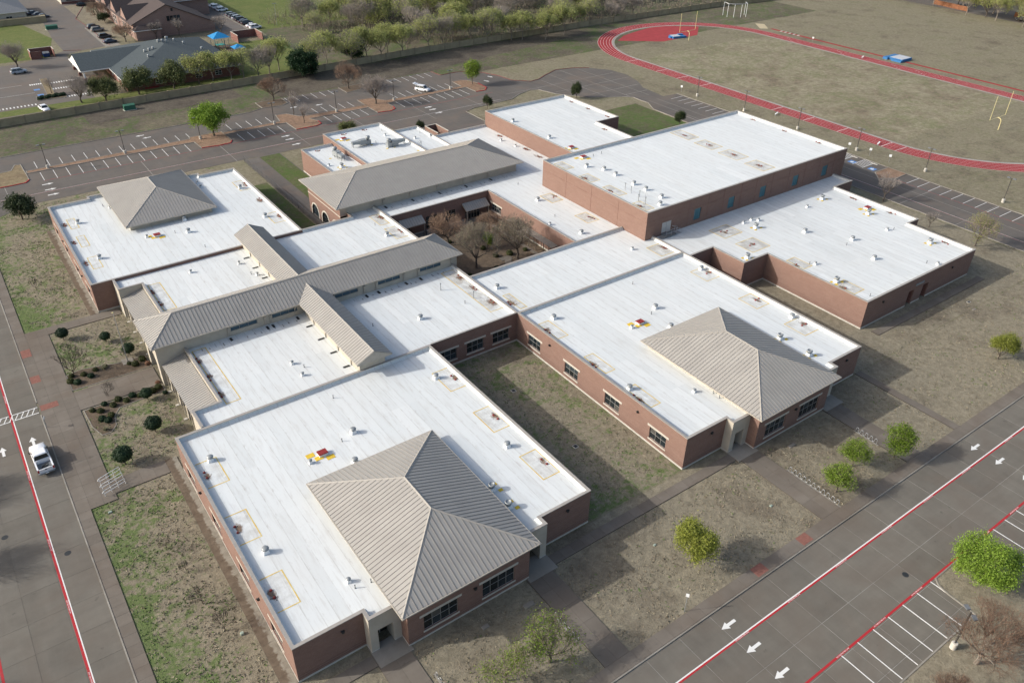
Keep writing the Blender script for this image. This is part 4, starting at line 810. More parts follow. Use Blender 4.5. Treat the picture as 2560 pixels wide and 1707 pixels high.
# flat roofed right wing (F)
DECK['F'] = block([(90.4,35.1),(96.2,35.1),(96.2,27.75),(102.55,27.75),(102.55,7.15),(136.0,7.15),(136.0,20.6),(139.4,20.6),(139.4,39.9),(145.4,39.9),(145.4,44.7),(90.4,44.7)],
    [{}, {}, {}, {}, dict(ops=[(13.0,14.7,0.0,2.95),(17.4,19.2,0.0,2.95)]), {}, {}, {}, {}, {}, NOP, NOP], sheets=True)
for x in (115.55, 119.95):
    b = MB(); b.box(x,7.95,0.0,x+1.8,8.0,2.95); dr = b.obj('door', 'brick_dark', school); b = MB(); b.box(x+.2,7.9,0,x+1.5,7.945,2.3); b.obj('door_leaf', 'bronze', dr)
    b = MB()
    for xx in (x, x+1.72): b.face([(xx,7.36,0),(xx,8,0),(xx,8,2.96),(xx,7.36,2.96)])
    b.face([(x,7.36,2.96),(x+1.8,7.36,2.96),(x+1.8,8,2.96),(x,8,2.96)]); b.obj('door_reveal', 'brick_dark', dr)
b = MB(); b.box(117.2,7.05,3.55,119.7,7.2,3.95); b.obj('wall_sign', 'galv', school)
# gym (G)
gops = [(x-88.2, x-88.2+1.85, 5.62, 7.95) for x in (100.95, 110.6, 120.15, 130.65, 140.6)] + [(4.2,6.7,5.15,7.3)]
GP = [(88.2,44.7),(148.4,44.7),(148.4,76.15),(88.2,76.15)]
DECK['G'] = block(GP, [dict(ops=gops), {}, {}, {}], zd=9.85, zw=10.45, piece=4.1)
for k, x in enumerate((100.95, 110.6, 120.15, 130.65, 140.6)): window((88.2,44.7), (1,0), x-88.2, x-88.2+1.85, 5.62, 7.95, 3, 5, 'louvre_teal', 'louvre_teal', False, 0.10)
b = MB(); b.box(92.4,44.8,5.15,94.9,44.86,7.3); dr = b.obj('door', 'door_grey', school); b = MB(); b.box(93.63,44.77,5.15,93.67,44.795,7.3); b.obj('door_seam', 'galv_dark', dr)
for y in (52.5, 60.4, 68.3):
    b = MB(); b.box(88.17,y,4.9,88.199,y+.03,10.3); b.obj('wall_joint', 'brick_dark', school)
for x in (99.2,104.6,109.0,114.1,118.6,123.7,129.0,134.3,139.2,144.4): b = MB(); b.box(x,44.67,4.9,x+.03,44.699,10.3); b.obj('wall_joint', 'brick_dark', school)
for z, a, c in ((8.35, 88.2, 148.4),): b = MB(); b.box(a,44.67,z,c,44.698,z+.05); b.box(88.17,44.8,z,88.198,76,z+.05); b.obj('wall_joint', 'brick_dark', school)
# roof stair by the gym door
b = MB(); b.box(92.2,43.2,5.02,95.0,44.66,5.12); b.obj('stair_landing', 'galv_dark', school)
b = MB()
for k in range(3): b.box(92.6+.3*k-1.2,43.3,4.8+.1*k,92.6+.3*k-.9,44.3,4.84+.1*k)
for x in (92.25, 93.6, 94.95): b.tube((x,43.25,4.75),(x,43.25,6.2),.03,.03,5)
for z in (5.65, 6.2): b.tube((92.25,43.25,z),(94.95,43.25,z),.03,.03,5); b.tube((94.95,43.25,z),(94.95,44.6,z),.03,.03,5)
for k in range(5): b.box(95.1+.28*k,43.3,4.76,95.36+.28*k,44.5,5.08-.07*k)
for y in (43.3,44.5): b.tube((95.0,y,6.2),(96.5,y,5.6),.03,.03,5); b.tube((96.5,y,4.75),(96.5,y,5.6),.03,.03,5); b.tube((95.7,y,4.9),(95.7,y,5.95),.03,.03,5)
b.obj('stair_railing', 'steel', school)
# raised rear block (M), kitchen blocks (L, X, Y)
DECK['M'] = block([(99.2,76.15),(117.5,76.15),(117.5,92.6),(124.4,92.6),(124.4,114.2),(99.2,114.2)], [NOP, {}, {}, {}, {}, {}], zd=8.05, zw=8.65, piece=4.1)
DECK['L'] = block([(53.7,101.4),(61.4,101.4),(61.4,122.8),(53.7,122.8)], [NOP, NOP, {}, {}], piece=4.1)
DECK['X'] = block([(61.5,101.4),(76.8,101.4),(76.8,127.9),(61.5,127.9)], [dict(par=True, m='stucco'), {}, {}, {}], zd=5.4, zw=6.0, piece=4.1)
DECK['Y'] = block([(76.9,101.4),(84.4,101.4),(84.4,122.7),(76.9,122.7)], [NOP, {}, {}, NOP], piece=4.1)
# arched hall with the longest hip roof
b = MB(); aops = [(3.2-1.9+k*4.95, 3.2+1.3+k*4.95, 0.0, 2.65, 'arch') for k in range(3)]
wall_face(b, (46.0,101.4), (46.0,86.0), 0, 6.85, aops); wall_face(b, (84.5,101.4), (46.0,101.4), 0, 6.85)
b.obj('wall', ['brick'], school)
b = MB(); wall_face(b, (46.0,86.0), (88.4,86.0), 4.6, 6.85); wall_face(b, (88.4,86.0), (88.4,101.4), 4.6, 6.85); wall_face(b, (88.4,101.4), (46,101.41), 6.0, 6.86); wall_face(b, (46,101.4), (45.98,86), 6.15, 6.86); b.obj('clerestory_wall', 'stucco', school)
for s0, s1, za, zb, _ in aops:
    c, r = (s0+s1)/2, (s1-s0)/2; b = MB(); K = 12; zs = zb-r
    pr = [(c-(r+.0)*1, 0.0)] + [(c-r*math.cos(math.pi*k/K), zs+r*math.sin(math.pi*k/K)) for k in range(K+1)] + [(c+r, 0.0)]
    po = [(c-(r+.32), 0.0)] + [(c-(r+.32)*math.cos(math.pi*k/K), zs+(r+.32)*math.sin(math.pi*k/K)) for k in range(K+1)] + [(c+r+.32, 0.0)]
    for i in range(len(pr)-1):
        q = [pr[i], pr[i+1], po[i+1], po[i]]; b.face([(45.94,101.4-s,z) for s, z in q]); b.face([(45.94,101.4-s,z) if k < 2 else (46.02,101.4-s,z) for k, (s, z) in enumerate([po[i],po[i+1],po[i+1],po[i]])])
    o = b.obj('arch_surround', 'limestone', school); b = MB(); b.box(46.2,101.4-s1,0,46.25,101.4-s0,zb); b.obj('arch_glazing', 'glass_dark', o)
    b = MB(); b.box(46.12,101.4-c-.03,0,46.19,101.4-c+.03,zb-.05); b.box(46.12,101.4-s1+.1,1.3,46.185,101.4-s0-.1,1.37); b.obj('arch_mullion', 'bronze', o)
b = MB(); b.box(45.93,86,4.45,46.0,101.4,4.6); b.obj('stone_band', 'limestone', school)
hip(44.8, 84.75, 89.35, 102.45, 7.0, 9.85, ())
# spine with clerestory, its entrance arch and the two cross gables
b = MB(); sops = [(x-3.15, x-3.15+4.15, 5.52, 6.2) for x in (14.1, 20.6, 31.1, 38.9, 46.9)]
wall_face(b, (3.15,56.6), (54.3,56.6), 4.6, 6.85, sops); wall_face(b, (54.3,56.6), (54.3,64.4), 0, 6.85); wall_face(b, (54.3,64.4), (3.15,64.4), 4.6, 6.85)
wall_face(b, (3.15,64.4), (3.15,56.6), 0, 6.85, [(1.35,6.45,0.0,4.9,'arch')], 0, 0.7); wall_face(b, (3.15,56.6), (7.1,56.6), 0, 4.6); wall_face(b, (7.1,64.4), (3.15,64.4), 0, 4.6)
b.obj('clerestory_wall', 'stucco', school)
for o in sops: window((3.15,56.6), (1,0), *o, 3, 1, 'glass_blue', 'window_frame', False, 0.08)
b = MB(); b.box(6.4,57.6,0,6.5,63.4,4.9); en = b.obj('entrance_glazing', 'glass_dark', school); b = MB()
for y in (57.9,59.0,60.2,61.4,62.6): b.box(6.3,y,0,6.39,y+.1,4.8)
for z in (2.3, 3.5): b.box(6.31,57.7,z,6.385,63.3,z+.1)
b.obj('door_frame', 'window_frame', en)
for x in (13.6, 19.3, 20.2, 24.2, 30.8, 36.2, 38.4, 43.6, 46.4, 52.9):    # downspouts and splash blocks of the clerestory
    b = MB(); b.box(x,56.42,4.85,x+.12,56.56,6.4); b.box(x-.01,55.95,6.4,x+.13,56.56,6.52); ds = b.obj('downspout', 'trim_tan', school)
    b = MB(); b.box(x-.12,55.2,4.76,x+.24,56.1,4.82); b.obj('splash_block', 'bronze', ds)
for x in (55.3, 61.5, 67.9, 74.4, 80.8):
    b = MB(); b.box(x,85.8,4.85,x+.12,85.95,6.4); b.box(x-.01,84.9,6.4,x+.13,85.95,6.52); ds = b.obj('downspout', 'trim_tan', school)
    b = MB(); b.box(x-.12,84.3,4.76,x+.24,85.4,4.82); b.obj('splash_block', 'bronze', ds)
hip(2.6, 55.95, 55.0, 65.25, 7.0, 9.15, ('W','S'), 'hip_roof')
def gable(y_end, y_eave, sgn):
    """cross gable from the spine; y_end is its outer end"""
    xc, hw, ze, zr = 27.65, 2.75, 7.0, 8.4; yv = (55.95+(zr-7.0)/0.4624) if sgn < 0 else (65.25-(zr-7.0)/0.4624)
    b = MB(); ya, yb = sorted((y_end, y_eave)); 
    b.hexa([(xc-hw+.02,ya,ze-.2),(xc+hw-.02,ya,ze-.2),(xc+hw-.02,yb,ze-.2),(xc-hw+.02,yb,ze-.2)], [(xc-hw+.02,ya,ze-.03),(xc+hw-.02,ya,ze-.03),(xc+hw-.02,yb,ze-.03),(xc-hw+.02,yb,ze-.03)])
    b.face([(xc-hw,y_end,ze-.03),(xc+hw,y_end,ze-.03),(xc,y_end,zr-.05)])
    root = b.obj('gable_roof', 'trim_tan', school); rest = MB()
    Wf = [(xc-hw,y_eave,ze),(xc-hw,y_end,ze),(xc,y_end,zr),(xc,yv,zr)]; Ef = [(xc+hw,y_end,ze),(xc+hw,y_eave,ze),(xc,yv,zr),(xc,y_end,zr)]
    slope(root, Wf, Wf[0], Wf[1], rest=rest, single=(sgn < 0)); slope(root, Ef, Ef[0], Ef[1], rest=rest); 
    if rest.f: stuff(rest.obj('roof_panels', ['metal_roof', 'seam_darkened'], root))
    c = MB(); ridge_cap(c, (xc,y_end,zr), (xc,yv,zr)); 
    for s in (-1, 1): ridge_cap(c, (xc+s*hw,y_end+.1*-sgn,ze), (xc,y_end+.1*-sgn,zr), 0.12)
    c.obj('ridge_cap', 'ridge_metal', root)
    g = MB(); yo = y_end - sgn*1.0
    P = [(xc-2.0,yo),(xc-2.0,y_eave),(xc+2.0,y_eave),(xc+2.0,yo)]
    pts = [(xc-2.0,ZD),(xc+2.0,ZD),(xc+2.0,7.2),(xc,8.2),(xc-2.0,7.2)]; g.face([(x,yo,z) for x, z in pts]); 
    for x in (xc-2.0, xc+2.0): g.face([(x,yo,ZD),(x,y_eave,ZD),(x,y_eave,6.9),(x,yo,6.9)])
    g.obj('gable_wall', 'stucco', school)
gable(35.9, 55.95, -1); gable(85.0, 65.25, 1)
for ya, yb in ((39.5,55),(66.5,82)):      # downspouts under the gable eaves
    for k in range(4):
        y = ya+(yb-ya)*k/3.6; b = MB(); b.box(25.5,y,4.8,25.62,y+.12,6.7); ds = b.obj('downspout', 'trim_tan', school); b = MB(); b.box(24.3,y-.1,4.76,25.3,y+.22,4.82); b.obj('splash_block', 'bronze', ds)
# entrance arcades: metal lean-to roofs on pale piers
for y0, y1 in ((41.3,56.55),(64.45,79.5)):
    b = MB(); b.hexa([(3.55,y0,3.3),(6.98,y0,4.3),(6.98,y1,4.3),(3.55,y1,3.3)], [(3.55,y0,3.48),(6.98,y0,4.48),(6.98,y1,4.48),(3.55,y1,3.48)]); ar = b.obj('arcade_roof', 'trim_tan', school)
    rest = MB(); slope(ar, [(3.5,y1,3.5),(3.5,y0,3.5),(6.97,y0,4.5),(6.97,y1,4.5)], (3.5,y1,3.5), (3.5,y0,3.5), 0.47, rest=rest); stuff(rest.obj('roof_panels', ['metal_roof', 'seam_darkened'], ar))
    b = MB(); wall_face(b, (6.95,y1), (6.95,y0), 0, 4.4); b.obj('arcade_wall', 'brick_dark', school)
    n = 4
    for k in range(n):
        y = y0+(y1-y0)*(k+.5)/n; b = MB(); b.box(3.75,y-.35,0,4.45,y+.35,3.45); b.box(3.7,y-.42,0,4.5,y+.42,.5); b.obj('arcade_pier', 'stucco', school)
        b = MB(); b.tube((3.5,y+.1,3.3),(3.5,y+.1,0.1),.05,.05,6); ds = b.obj('downspout', 'trim_tan', school); b = MB(); b.box(3.1,y-.1,0,3.6,y+.3,.06); b.obj('splash_block', 'concrete_base', ds)
    for k in range(n+1):
        a = y0+(y1-y0)*max(0,(k-.5))/n+(.35 if k else 0); c = y0+(y1-y0)*min(n,k+.5)/n-(.35 if k < n else 0)
        b = MB(); b.box(3.8,a,2.75,4.4,c,3.45); b.obj('arcade_beam', 'stucco', school)
# wall lights and small boxes
for x, y, z, ax in ((5.1,-.12,3.9,0),(19.0,-2.77,3.2,0),(33.6,-.12,3.9,0),(57.9,-.12,3.9,0),(72.0,-2.77,3.2,0),(87.0,-.12,3.9,0),(107.4,7.03,3.6,0),(128.8,7.03,3.6,0),(53.08,28.4,3.7,1),(53.08,8.9,3.7,1),(-.12,28.0,3.0,1),(-.12,9.2,3.0,1),(-.12,108,3,1),(-.12,92,3,1)):
    b = MB(); b.hexa([(x-.11,y-.11,z),(x+.11,y-.11,z),(x+.11,y+.11,z),(x-.11,y+.11,z)], [(x-.2,y-.1,z+.28),(x+.2,y-.1,z+.28),(x+.2,y+.11,z+.28),(x-.2,y+.11,z+.28)]); b.obj('wall_light', 'bronze', school)
# courtyard pergola along the right-hand wall
pg = thing('pergola', 'slatted wooden pergola against the right courtyard wall', 'pergola', (75.3,55.4,0))
for k in range(7):
    for x in (-.55, .75): b = MB(); b.box(x-.05,.3+2.35*k-.05,0,x+.05,.3+2.35*k+.05,2.5); b.obj('post', 'bark', pg)
for x in (-.55, .75): b = MB(); b.box(x-.04,0,2.5,x+.04,14.8,2.64); b.obj('beam', 'bark', pg)
sm = MB(); sm.box(-.75,-.03,0,.95,.12,.05); sme = sm.mesh('slat', 'trim_tan')
for k in range(50): link('slat', sme, pg, (0,.1+.295*k,2.642))
# ------------------------------------------------------------------ what stands on the white roofs
ZDK = dict(G=9.85, M=8.05, X=5.4); zdk = lambda k: ZDK.get(k, ZD)
PAR = dict(J='C', H='B', N='K'); par = lambda k: DECK[PAR.get(k, k)]
ROOFNAME = dict(D='nearest white roof', A='far left white roof', E='right front white roof', F='far right white roof', G='tall gym roof', M='raised rear white roof', X='raised kitchen roof', L='low kitchen roof', Y='small roof right of the kitchen',
    N='roof strip beside the raised rear block', K='roof right of the courtyard', I='roof between courtyard and right wing', J='roof right of the near cross gable', C='roof left of the near cross gable', B='roof left of the far cross gable', H='roof right of the far cross gable')
def proto_fan():
    t = thing('exhaust_fan', '', 'roof fan')
    b = MB(); b.hexa([(-.36,-.36,-.02),(.36,-.36,-.02),(.36,.36,-.02),(-.36,.36,-.02)], [(-.28,-.28,.42),(.28,-.28,.42),(.28,.28,.42),(-.28,.28,.42)]); b.obj('curb', 'white_paint', t)
    b = MB(); b.lathe([(.22,.42),(.24,.52),(.40,.56),(.41,.64),(.38,.74),(.28,.80),(.12,.83),(.0,.84)], 20); b.obj('hood', 'galv', t, True)
    return t
def proto_sfan():
    t = thing('roof_vent', '', 'roof vent')
    b = MB(); b.hexa([(-.24,-.24,-.02),(.24,-.24,-.02),(.24,.24,-.02),(-.24,.24,-.02)], [(-.19,-.19,.30),(.19,-.19,.30),(.19,.19,.30),(-.19,.19,.30)]); b.obj('curb', 'white_paint', t)
    b = MB(); b.lathe([(.15,.30),(.15,.42),(.27,.44),(.28,.50),(.16,.58),(.0,.60)], 14); b.obj('hood', 'galv', t, True)
    return t
def proto_barrel():
    t = thing('upblast_fan', '', 'roof fan')
    b = MB(); b.hexa([(-.40,-.40,-.02),(.40,-.40,-.02),(.40,.40,-.02),(-.40,.40,-.02)], [(-.30,-.30,.45),(.30,-.30,.45),(.30,.30,.45),(-.30,.30,.45)]); b.obj('curb', 'white_paint', t)
    b = MB(); b.lathe([(.26,.45),(.26,.62),(.40,.70),(.44,.82),(.42,.95),(.30,1.04),(.30,.98),(.0,.97)], 18); b.obj('windband', 'galv', t, True)
    return t
def proto_hatch():
    t = thing('roof_hatch', '', 'roof hatch')
    b = MB(); b.box(-.55,-.42,-.02,.55,.42,.36); b.obj('curb', 'white_paint', t)
    b = MB(); b.hexa([(-.62,-.49,.36),(.62,-.49,.36),(.62,.49,.36),(-.62,.49,.36)], [(-.58,-.45,.47),(.58,-.45,.47),(.58,.45,.47),(-.58,.45,.47)]); b.obj('lid', 'red_lid', t)
    return t
PAD = boxmesh('walkway_pad', 1.05, 0.75, 0.02, 'yellow_pad'); PADS = boxmesh('walkway_pad', 0.55, 0.45, 0.02, 'yellow_pad')
def place(kind, proto, word, group):
    byroof = {}
    for k, x, y in ROOF[kind] + (ROOF['box'] if kind == 'sfan' else []): byroof.setdefault(k, []).append((x, y))
    first = True
    for k, L in byroof.items():
        L.sort(key=lambda p: scr_x((p[0], p[1], zdk(k))))
        for i, (x, y) in enumerate(L):
            lab = ('%s on the %s' % (word, ROOFNAME[k])) if len(L) == 1 else ('%s %s on the %s' % (nth(i, len(L)), word, ROOFNAME[k]))
            o = proto if first else dup(proto, (x, y, zdk(k)), 0, lab)
            if first: o.location = (x, y, zdk(k)); o['label'] = lab
            first = False; o['group'] = group
            o.rotation_euler = (0,0,rnd.choice((0, R(90)))) if kind != 'hatch' else (0,0,0)
            if kind == 'hatch':
                for dx, dy in ((-1.9,.25),(-1.15,-.75),(.1,-1.35)): link('walkway_pad', PAD, par(k), (x+dx, y+dy, zdk(k)+.003))
            if kind == 'barrel':
                for dx, dy in ((-.95,.25),(.55,.4),(-.9,-.75),(.6,-.8)): link('walkway_pad', PADS, par(k), (x+dx, y+dy, zdk(k)+.003))
place('fan', proto_fan(), 'grey mushroom exhaust fan', 'mushroom exhaust fans')
place('sfan', proto_sfan(), 'small hooded vent', 'small roof vents')
place('barrel', proto_barrel(), 'upblast fan on yellow pads', 'upblast fans')
place('hatch', proto_hatch(), 'roof hatch with dark red lid', 'red lidded roof hatches')
pm = MB(); pm.lathe([(.11,-.02),(.055,.05),(.055,.42),(.075,.43),(.075,.50),(.0,.51)], 10); pme = pm.mesh('vent_pipe', 'galv_dark')
tm = MB(); tm.lathe([(.13,-.02),(.06,.06),(.06,1.15),(.11,1.17),(.11,1.35),(.0,1.38)], 10); tme = tm.mesh('flue_pipe', 'galv')
for k, x, y in ROOF['pipe']: link('vent_pipe', pme, par(k), (x, y, zdk(k)))
for k, x, y in ROOF['tpipe']: link('flue_pipe', tme, par(k), (x, y, zdk(k)))
an = thing('antenna_mast', 'thin antenna mast at the near corner of the gym roof', 'antenna', (90.43,47.95,9.85))
b = MB(); b.tube((0,0,0),(0,0,3.0),.035,.02,6); b.obj('mast', 'steel', an); b = MB(); b.tube((-.35,0,2.3),(.35,0,2.3),.015,.015,5); b.tube((0,-.3,2.7),(0,.3,2.7),.015,.015,5); b.obj('aerial', 'steel', an); b = MB(); b.lathe([(.22,0),(.2,.04),(.04,.06)], 10); b.obj('base', 'galv', an)
# drains: dark red domes in pairs, taped off in yellow, grime round them
dm = MB(); dm.lathe([(.17,-.02),(.17,.025),(.125,.05),(.115,.13),(.07,.165),(.0,.17)], 14); dme = dm.mesh('roof_drain', 'drain_red', True)
gm = MB(); gm.box(0,0,0,1,1,0.004,0,False)
GRM = {}
drs = ROOF['drain']
for k, x, y in drs: link('roof_drain', dme, par(k), (x, y, zdk(k)+.004))
seen = set()
for i, (k, x, y) in enumerate(drs):
    j = next((j for j, d in enumerate(drs) if j != i and j not in seen and d[0] == k and abs(d[1]-x) < 1.6 and abs(d[2]-y) < 1.7), None)
    if i in seen: continue
    seen.add(i); cx, cy = x, y
    if j is not None: seen.add(j); cx, cy = (x+drs[j][1])/2, (y+drs[j][2])/2
    rustier = 1.2 if k in ('J','H','A','I','N') else 0.85
    w, h = rnd.uniform(1.6,2.4)*rustier, rnd.uniform(2.8,4.2)*rustier
    b = MB(); b.face([(-w/2,-h/2,0),(w/2,-h/2,0),(w/2,h/2,0),(-w/2,h/2,0)])
    # keep grime on the deck: shift off the parapet
    o = b.obj('grime_stain', 'grime', par(k)); o.location = (cx+rnd.uniform(-.3,.3), cy+rnd.uniform(-.5,.5), zdk(k)+.008); o.rotation_euler = (0,0,rnd.uniform(-.15,.15))
for k, x0, y0, x1, y1 in TAPE:
    z = zdk(k); b = MB(); t = .13
    b.box(x0,y0,z,x1,y0+t,z+.006,0,False); b.box(x0,y1-t,z,x1,y1,z+.006,0,False); b.box(x0,y0+t,z,x0+t,y1-t,z+.006,0,False); b.box(x1-t,y0+t,z,x1,y1-t,z+.006,0,False); b.obj('tape_line', 'tape_yellow', par(k))
    b = MB(); b.face([(x0+t,y0+t,z+.004),(x1-t,y0+t,z+.004),(x1-t,y1-t,z+.004),(x0+t,y1-t,z+.004)]); b.obj('dust_film', 'dust_heavy' if k in 'GHJNFMKI' else 'dust_film', par(k))
# dark drip marks on the membrane below the clerestory eaves
rk = random.Random(12)
for k, y, xs in (('C', 55.3, [8+1.13*i for i in range(39)]), ('K', 84.2, [55+1.2*i for i in range(27)])):
    for x in xs:
        if 24.4 < x < 31 and k == 'C' or rk.random() < .25: continue
        w, h = rk.uniform(.10,.22), rk.uniform(.35,1.0); b = MB(); b.face([(-w/2,-h/2,0),(w/2,-h/2,0),(w/2,h/2,0),(-w/2,h/2,0)]); o = b.obj('drip_mark', 'drip', DECK[k]); o.location = (x+rk.uniform(-.2,.2), y+rk.uniform(-.35,.35), ZD+.006)
# kitchen exhaust and make-up air units
def ahu(name, label, x, y, z, rz, parts):
    t = thing(name, label, 'air handler', (x,y,z), rz, 'kitchen air units'); return t
def unit(label, x, y, z, rz):
    t = ahu('air_handler', label, x, y, z, rz, None)
    b = MB(); b.box(-.6,-.6,.35,1.0,.6,1.45); b.obj('cabinet', 'galv', t); b = MB(); b.hexa([(1.0,-.5,.55),(3.0,-.42,.75),(3.0,.42,.75),(1.0,.5,.55)], [(1.0,-.5,1.35),(3.0,-.42,1.3),(3.0,.42,1.3),(1.0,.5,1.35)]); b.obj('intake_duct', 'galv', t)
    b = MB(); b.box(-1.7,-.55,-.02,-.65,.55,1.1); b.obj('fan_curb', 'galv', t); b = MB(); b.lathe([(.38,1.1),(.40,1.5),(.52,1.55),(.55,1.8),(.46,2.0),(.2,2.1),(.0,2.12)], 18, 0, (-1.17,0,0)); b.obj('fan_hood', 'galv', t, True)
    for px, py in ((2.8,-.35),(2.8,.35),(-.5,-.5),(-.5,.5),(.9,-.5),(.9,.5)): b = MB(); b.box(px-.04,py-.04,-.02,px+.04,py+.04,.75 if px > 2 else .36); b.obj('leg', 'galv_dark', t)
    return t
unit('air handler with its duct pointing left on the raised kitchen roof', 66.9, 117.1, 5.4, R(180)); unit('air handler with its duct pointing right on the raised kitchen roof', 72.5, 112.9, 5.4, 0)
unit('air handler with drum fan on the low kitchen roof', 59.3, 115.2, 4.75, R(-90))
for k, x, y in (('X',70.2,112.0),('X',72.0,111.7),('X',68.3,116.0),('X',75.5,106.9),('L',57.2,115.0)): link('walkway_pad', PADS, DECK[k], (x, y, zdk(k)+.003))
lad = thing('roof_ladder', 'grey access ladder cage at the edge of the raised kitchen roof', 'ladder', (77.2,108.2,4.75))
b = MB()
for x in (-.3,.3): b.tube((0,x,0),(0,x,2.4),.03,.03,5)
for k in range(7): b.tube((0,-.3,.3+.3*k),(0,.3,.3+.3*k),.02,.02,5)
b.tube((0,-.3,2.4),(-.6,-.3,2.1),.025,.025,5); b.tube((0,.3,2.4),(-.6,.3,2.1),.025,.025,5); b.tube((-.6,-.3,2.1),(-.6,-.3,1.3),.025,.025,5); b.tube((-.6,.3,2.1),(-.6,.3,1.3),.025,.025,5); b.obj('rails', 'galv_dark', lad)
b = MB(); b.tube((60.9,112.5,5.35),(60.9,106.2,5.35),.05,.05,6); b.tube((60.9,106.2,5.35),(60.9,106.2,4.75),.05,.05,6); b.tube((60.9,112.5,5.35),(60.0,113.5,5.0),.05,.05,6); b.obj('gas_pipe', 'white_paint', DECK['L'])
# ------------------------------------------------------------------ vehicles
def loft(b, secs, mi=0, capmi=None):
    """skin consecutive closed rings of equal length"""
    n = len(secs[0]); k = len(b.v)
    for s in secs: b.v += [tuple(p) for p in s]
    for j in range(len(secs)-1):
        for i in range(n):
            i2 = (i+1) % n; b.f.append((k+j*n+i,k+j*n+i2,k+(j+1)*n+i2,k+(j+1)*n+i)); b.m.append(mi)
    b.f.append(tuple(k+i for i in range(n))[::-1]); b.m.append(mi if capmi is None else capmi); b.f.append(tuple(k+(len(secs)-1)*n+i for i in range(n))); b.m.append(mi if capmi is None else capmi)
def wheel_mesh(r=.34, w=.22):
    b = MB(); b.lathe([(r*.55,-w/2),(r*.92,-w/2),(r,-w*.36),(r,w*.36),(r*.92,w/2),(r*.55,w/2)], 18, 0); b.lathe([(r*.55,w/2-.03),(r*.2,w/2+.005),(.0,w/2+.01)], 12, 1); b.lathe([(r*.55,-w/2+.03),(r*.2,-w/2-.005),(.0,-w/2-.01)], 12, 1)
    me = b.mesh('wheel', ['black_rubber','galv']); me.transform(Matrix.Rotation(R(90),4,'X')); return me
WHEEL = wheel_mesh(); WHEEL_BIG = wheel_mesh(.40,.27)
def ring_at(x, hw, z0, z1, c=.1):
    """rounded rectangle across the car at length x"""
    return [(x,-hw+c*.4,z0),(x,hw-c*.4,z0),(x,hw,z0+c),(x,hw,z1-c),(x,hw-c,z1),(x,-hw+c,z1),(x,-hw,z1-c),(x,-hw,z0+c)]
CARS = {}
def car_parts(kind):
    if kind in CARS: return CARS[kind]
    suv = kind == 'suv'; L_ = 4.7 if suv else 4.75; H = 1.72 if suv else 1.45; belt = 1.02 if suv else .92; hw = .92 if suv else .90; nose = .95 if suv else .74
    b = MB(); h = L_/2      # hull, nose at +x
    loft(b, [ring_at(-h,hw*.86,.38,belt-.16,.1), ring_at(-h+.12,hw*.97,.26,belt-.02,.12), ring_at(-h+.9,hw,.22,belt,.12), ring_at(.2,hw,.22,belt,.12), ring_at(h-1.35,hw,.22,belt-.02,.12), ring_at(h-.5,hw*.97,.24,nose,.14), ring_at(h-.1,hw*.88,.30,nose-.14,.14), ring_at(h,hw*.78,.36,nose-.26,.1)])
    body = b.mesh('body', 'car_white', True)
    r0 = -h+.25 if suv else -h+.75; r1 = -h+.6 if suv else -h+1.45; f1 = .55 if suv else .35; f0 = 1.25 if suv else 1.15
    g = MB(); b0, t0 = hw*.95, hw*.76
    lo = [(r0,-b0,belt-.03),(f0,-b0,belt-.03),(f0,b0,belt-.03),(r0,b0,belt-.03)]; hi = [(r1,-t0,H-.06),(f1,-t0,H-.06),(f1,t0,H-.06),(r1,t0,H-.06)]; g.hexa(lo, hi); glass = g.mesh('windows', 'glass_dark')
    rf = MB(); q = .05; rf.hexa([(r1-q,-t0-q*.5,H-.075),(f1+q,-t0-q*.5,H-.075),(f1+q,t0+q*.5,H-.075),(r1-q,t0+q*.5,H-.075)], [(r1+.1,-t0+.1,H),(f1-.15,-t0+.1,H),(f1-.15,t0-.1,H),(r1+.1,t0-.1,H)])
    for s in (-1, 1):
        for xa, xb in ((f0,f1),(r0,r1),((f0+r0)/2,(f1+r1)/2-.05)): rf.tube((xa,s*(b0-.01),belt-.03),(xb,s*(t0+.01),H-.06),.04,.035,5)
    roof = rf.mesh('roof', 'car_white')
    hl = MB(); hl.box(h-.22,-.02,0,h-.06,.34,.14); head = hl.mesh('headlight', 'lamp_clear'); tl = MB(); tl.box(-.03,0,0,.1,.22,.24); tail = tl.mesh('tail_light', 'lamp_red')
    CARS[kind] = (body, glass, roof, head, tail, h, hw, belt, nose); return CARS[kind]
def recol(me, col, cache={}):
    k = (me.name, col)
    if k not in cache: c = me.copy(); c.name = me.name.split('.')[0]; c.materials[0] = MAT[col]; cache[k] = c
    return cache[k]
def car(kind, col, x, y, rz, label, group='parked cars', hatch=False, s=1.0):
    body, glass, roof, head, tail, h, hw, belt, nose = car_parts(kind)
    t = thing('parked_car', label, 'car', (x,y,.03), rz, group, (s,s,s))
    link('body', recol(body,col), t); link('windows', glass, t); link('roof', recol(roof,col), t)
    for sx in (h-.92, -h+.95):
        for sy in (hw-.10, -hw+.10): link('wheel', WHEEL, t, (sx,sy,.34))
    link('headlight', head, t, (0,hw-.42,nose-.30)); link('headlight', head, t, (0,-hw+.10,nose-.30))
    link('tail_light', tail, t, (-h,hw-.30,belt-.36)); link('tail_light', tail, t, (-h,-hw+.08,belt-.36))
    if hatch:
        b = MB(); b.hexa([(-h-.75,-.72,1.98),(-h+.5,-.72,1.74),(-h+.5,.72,1.74),(-h-.75,.72,1.98)], [(-h-.75,-.70,2.04),(-h+.5,-.70,1.80),(-h+.5,.70,1.80),(-h-.75,.70,2.04)]); o = b.obj('tailgate', col, t); b = MB(); b.box(-h-.6,-.6,1.90,-h+.0,.6,1.93); b.obj('rear_glass', 'glass_dark', o)
    return t
car('suv','car_white',109.0,162.4,R(-62),'white car with its tailgate open in the rear lot', hatch=True)
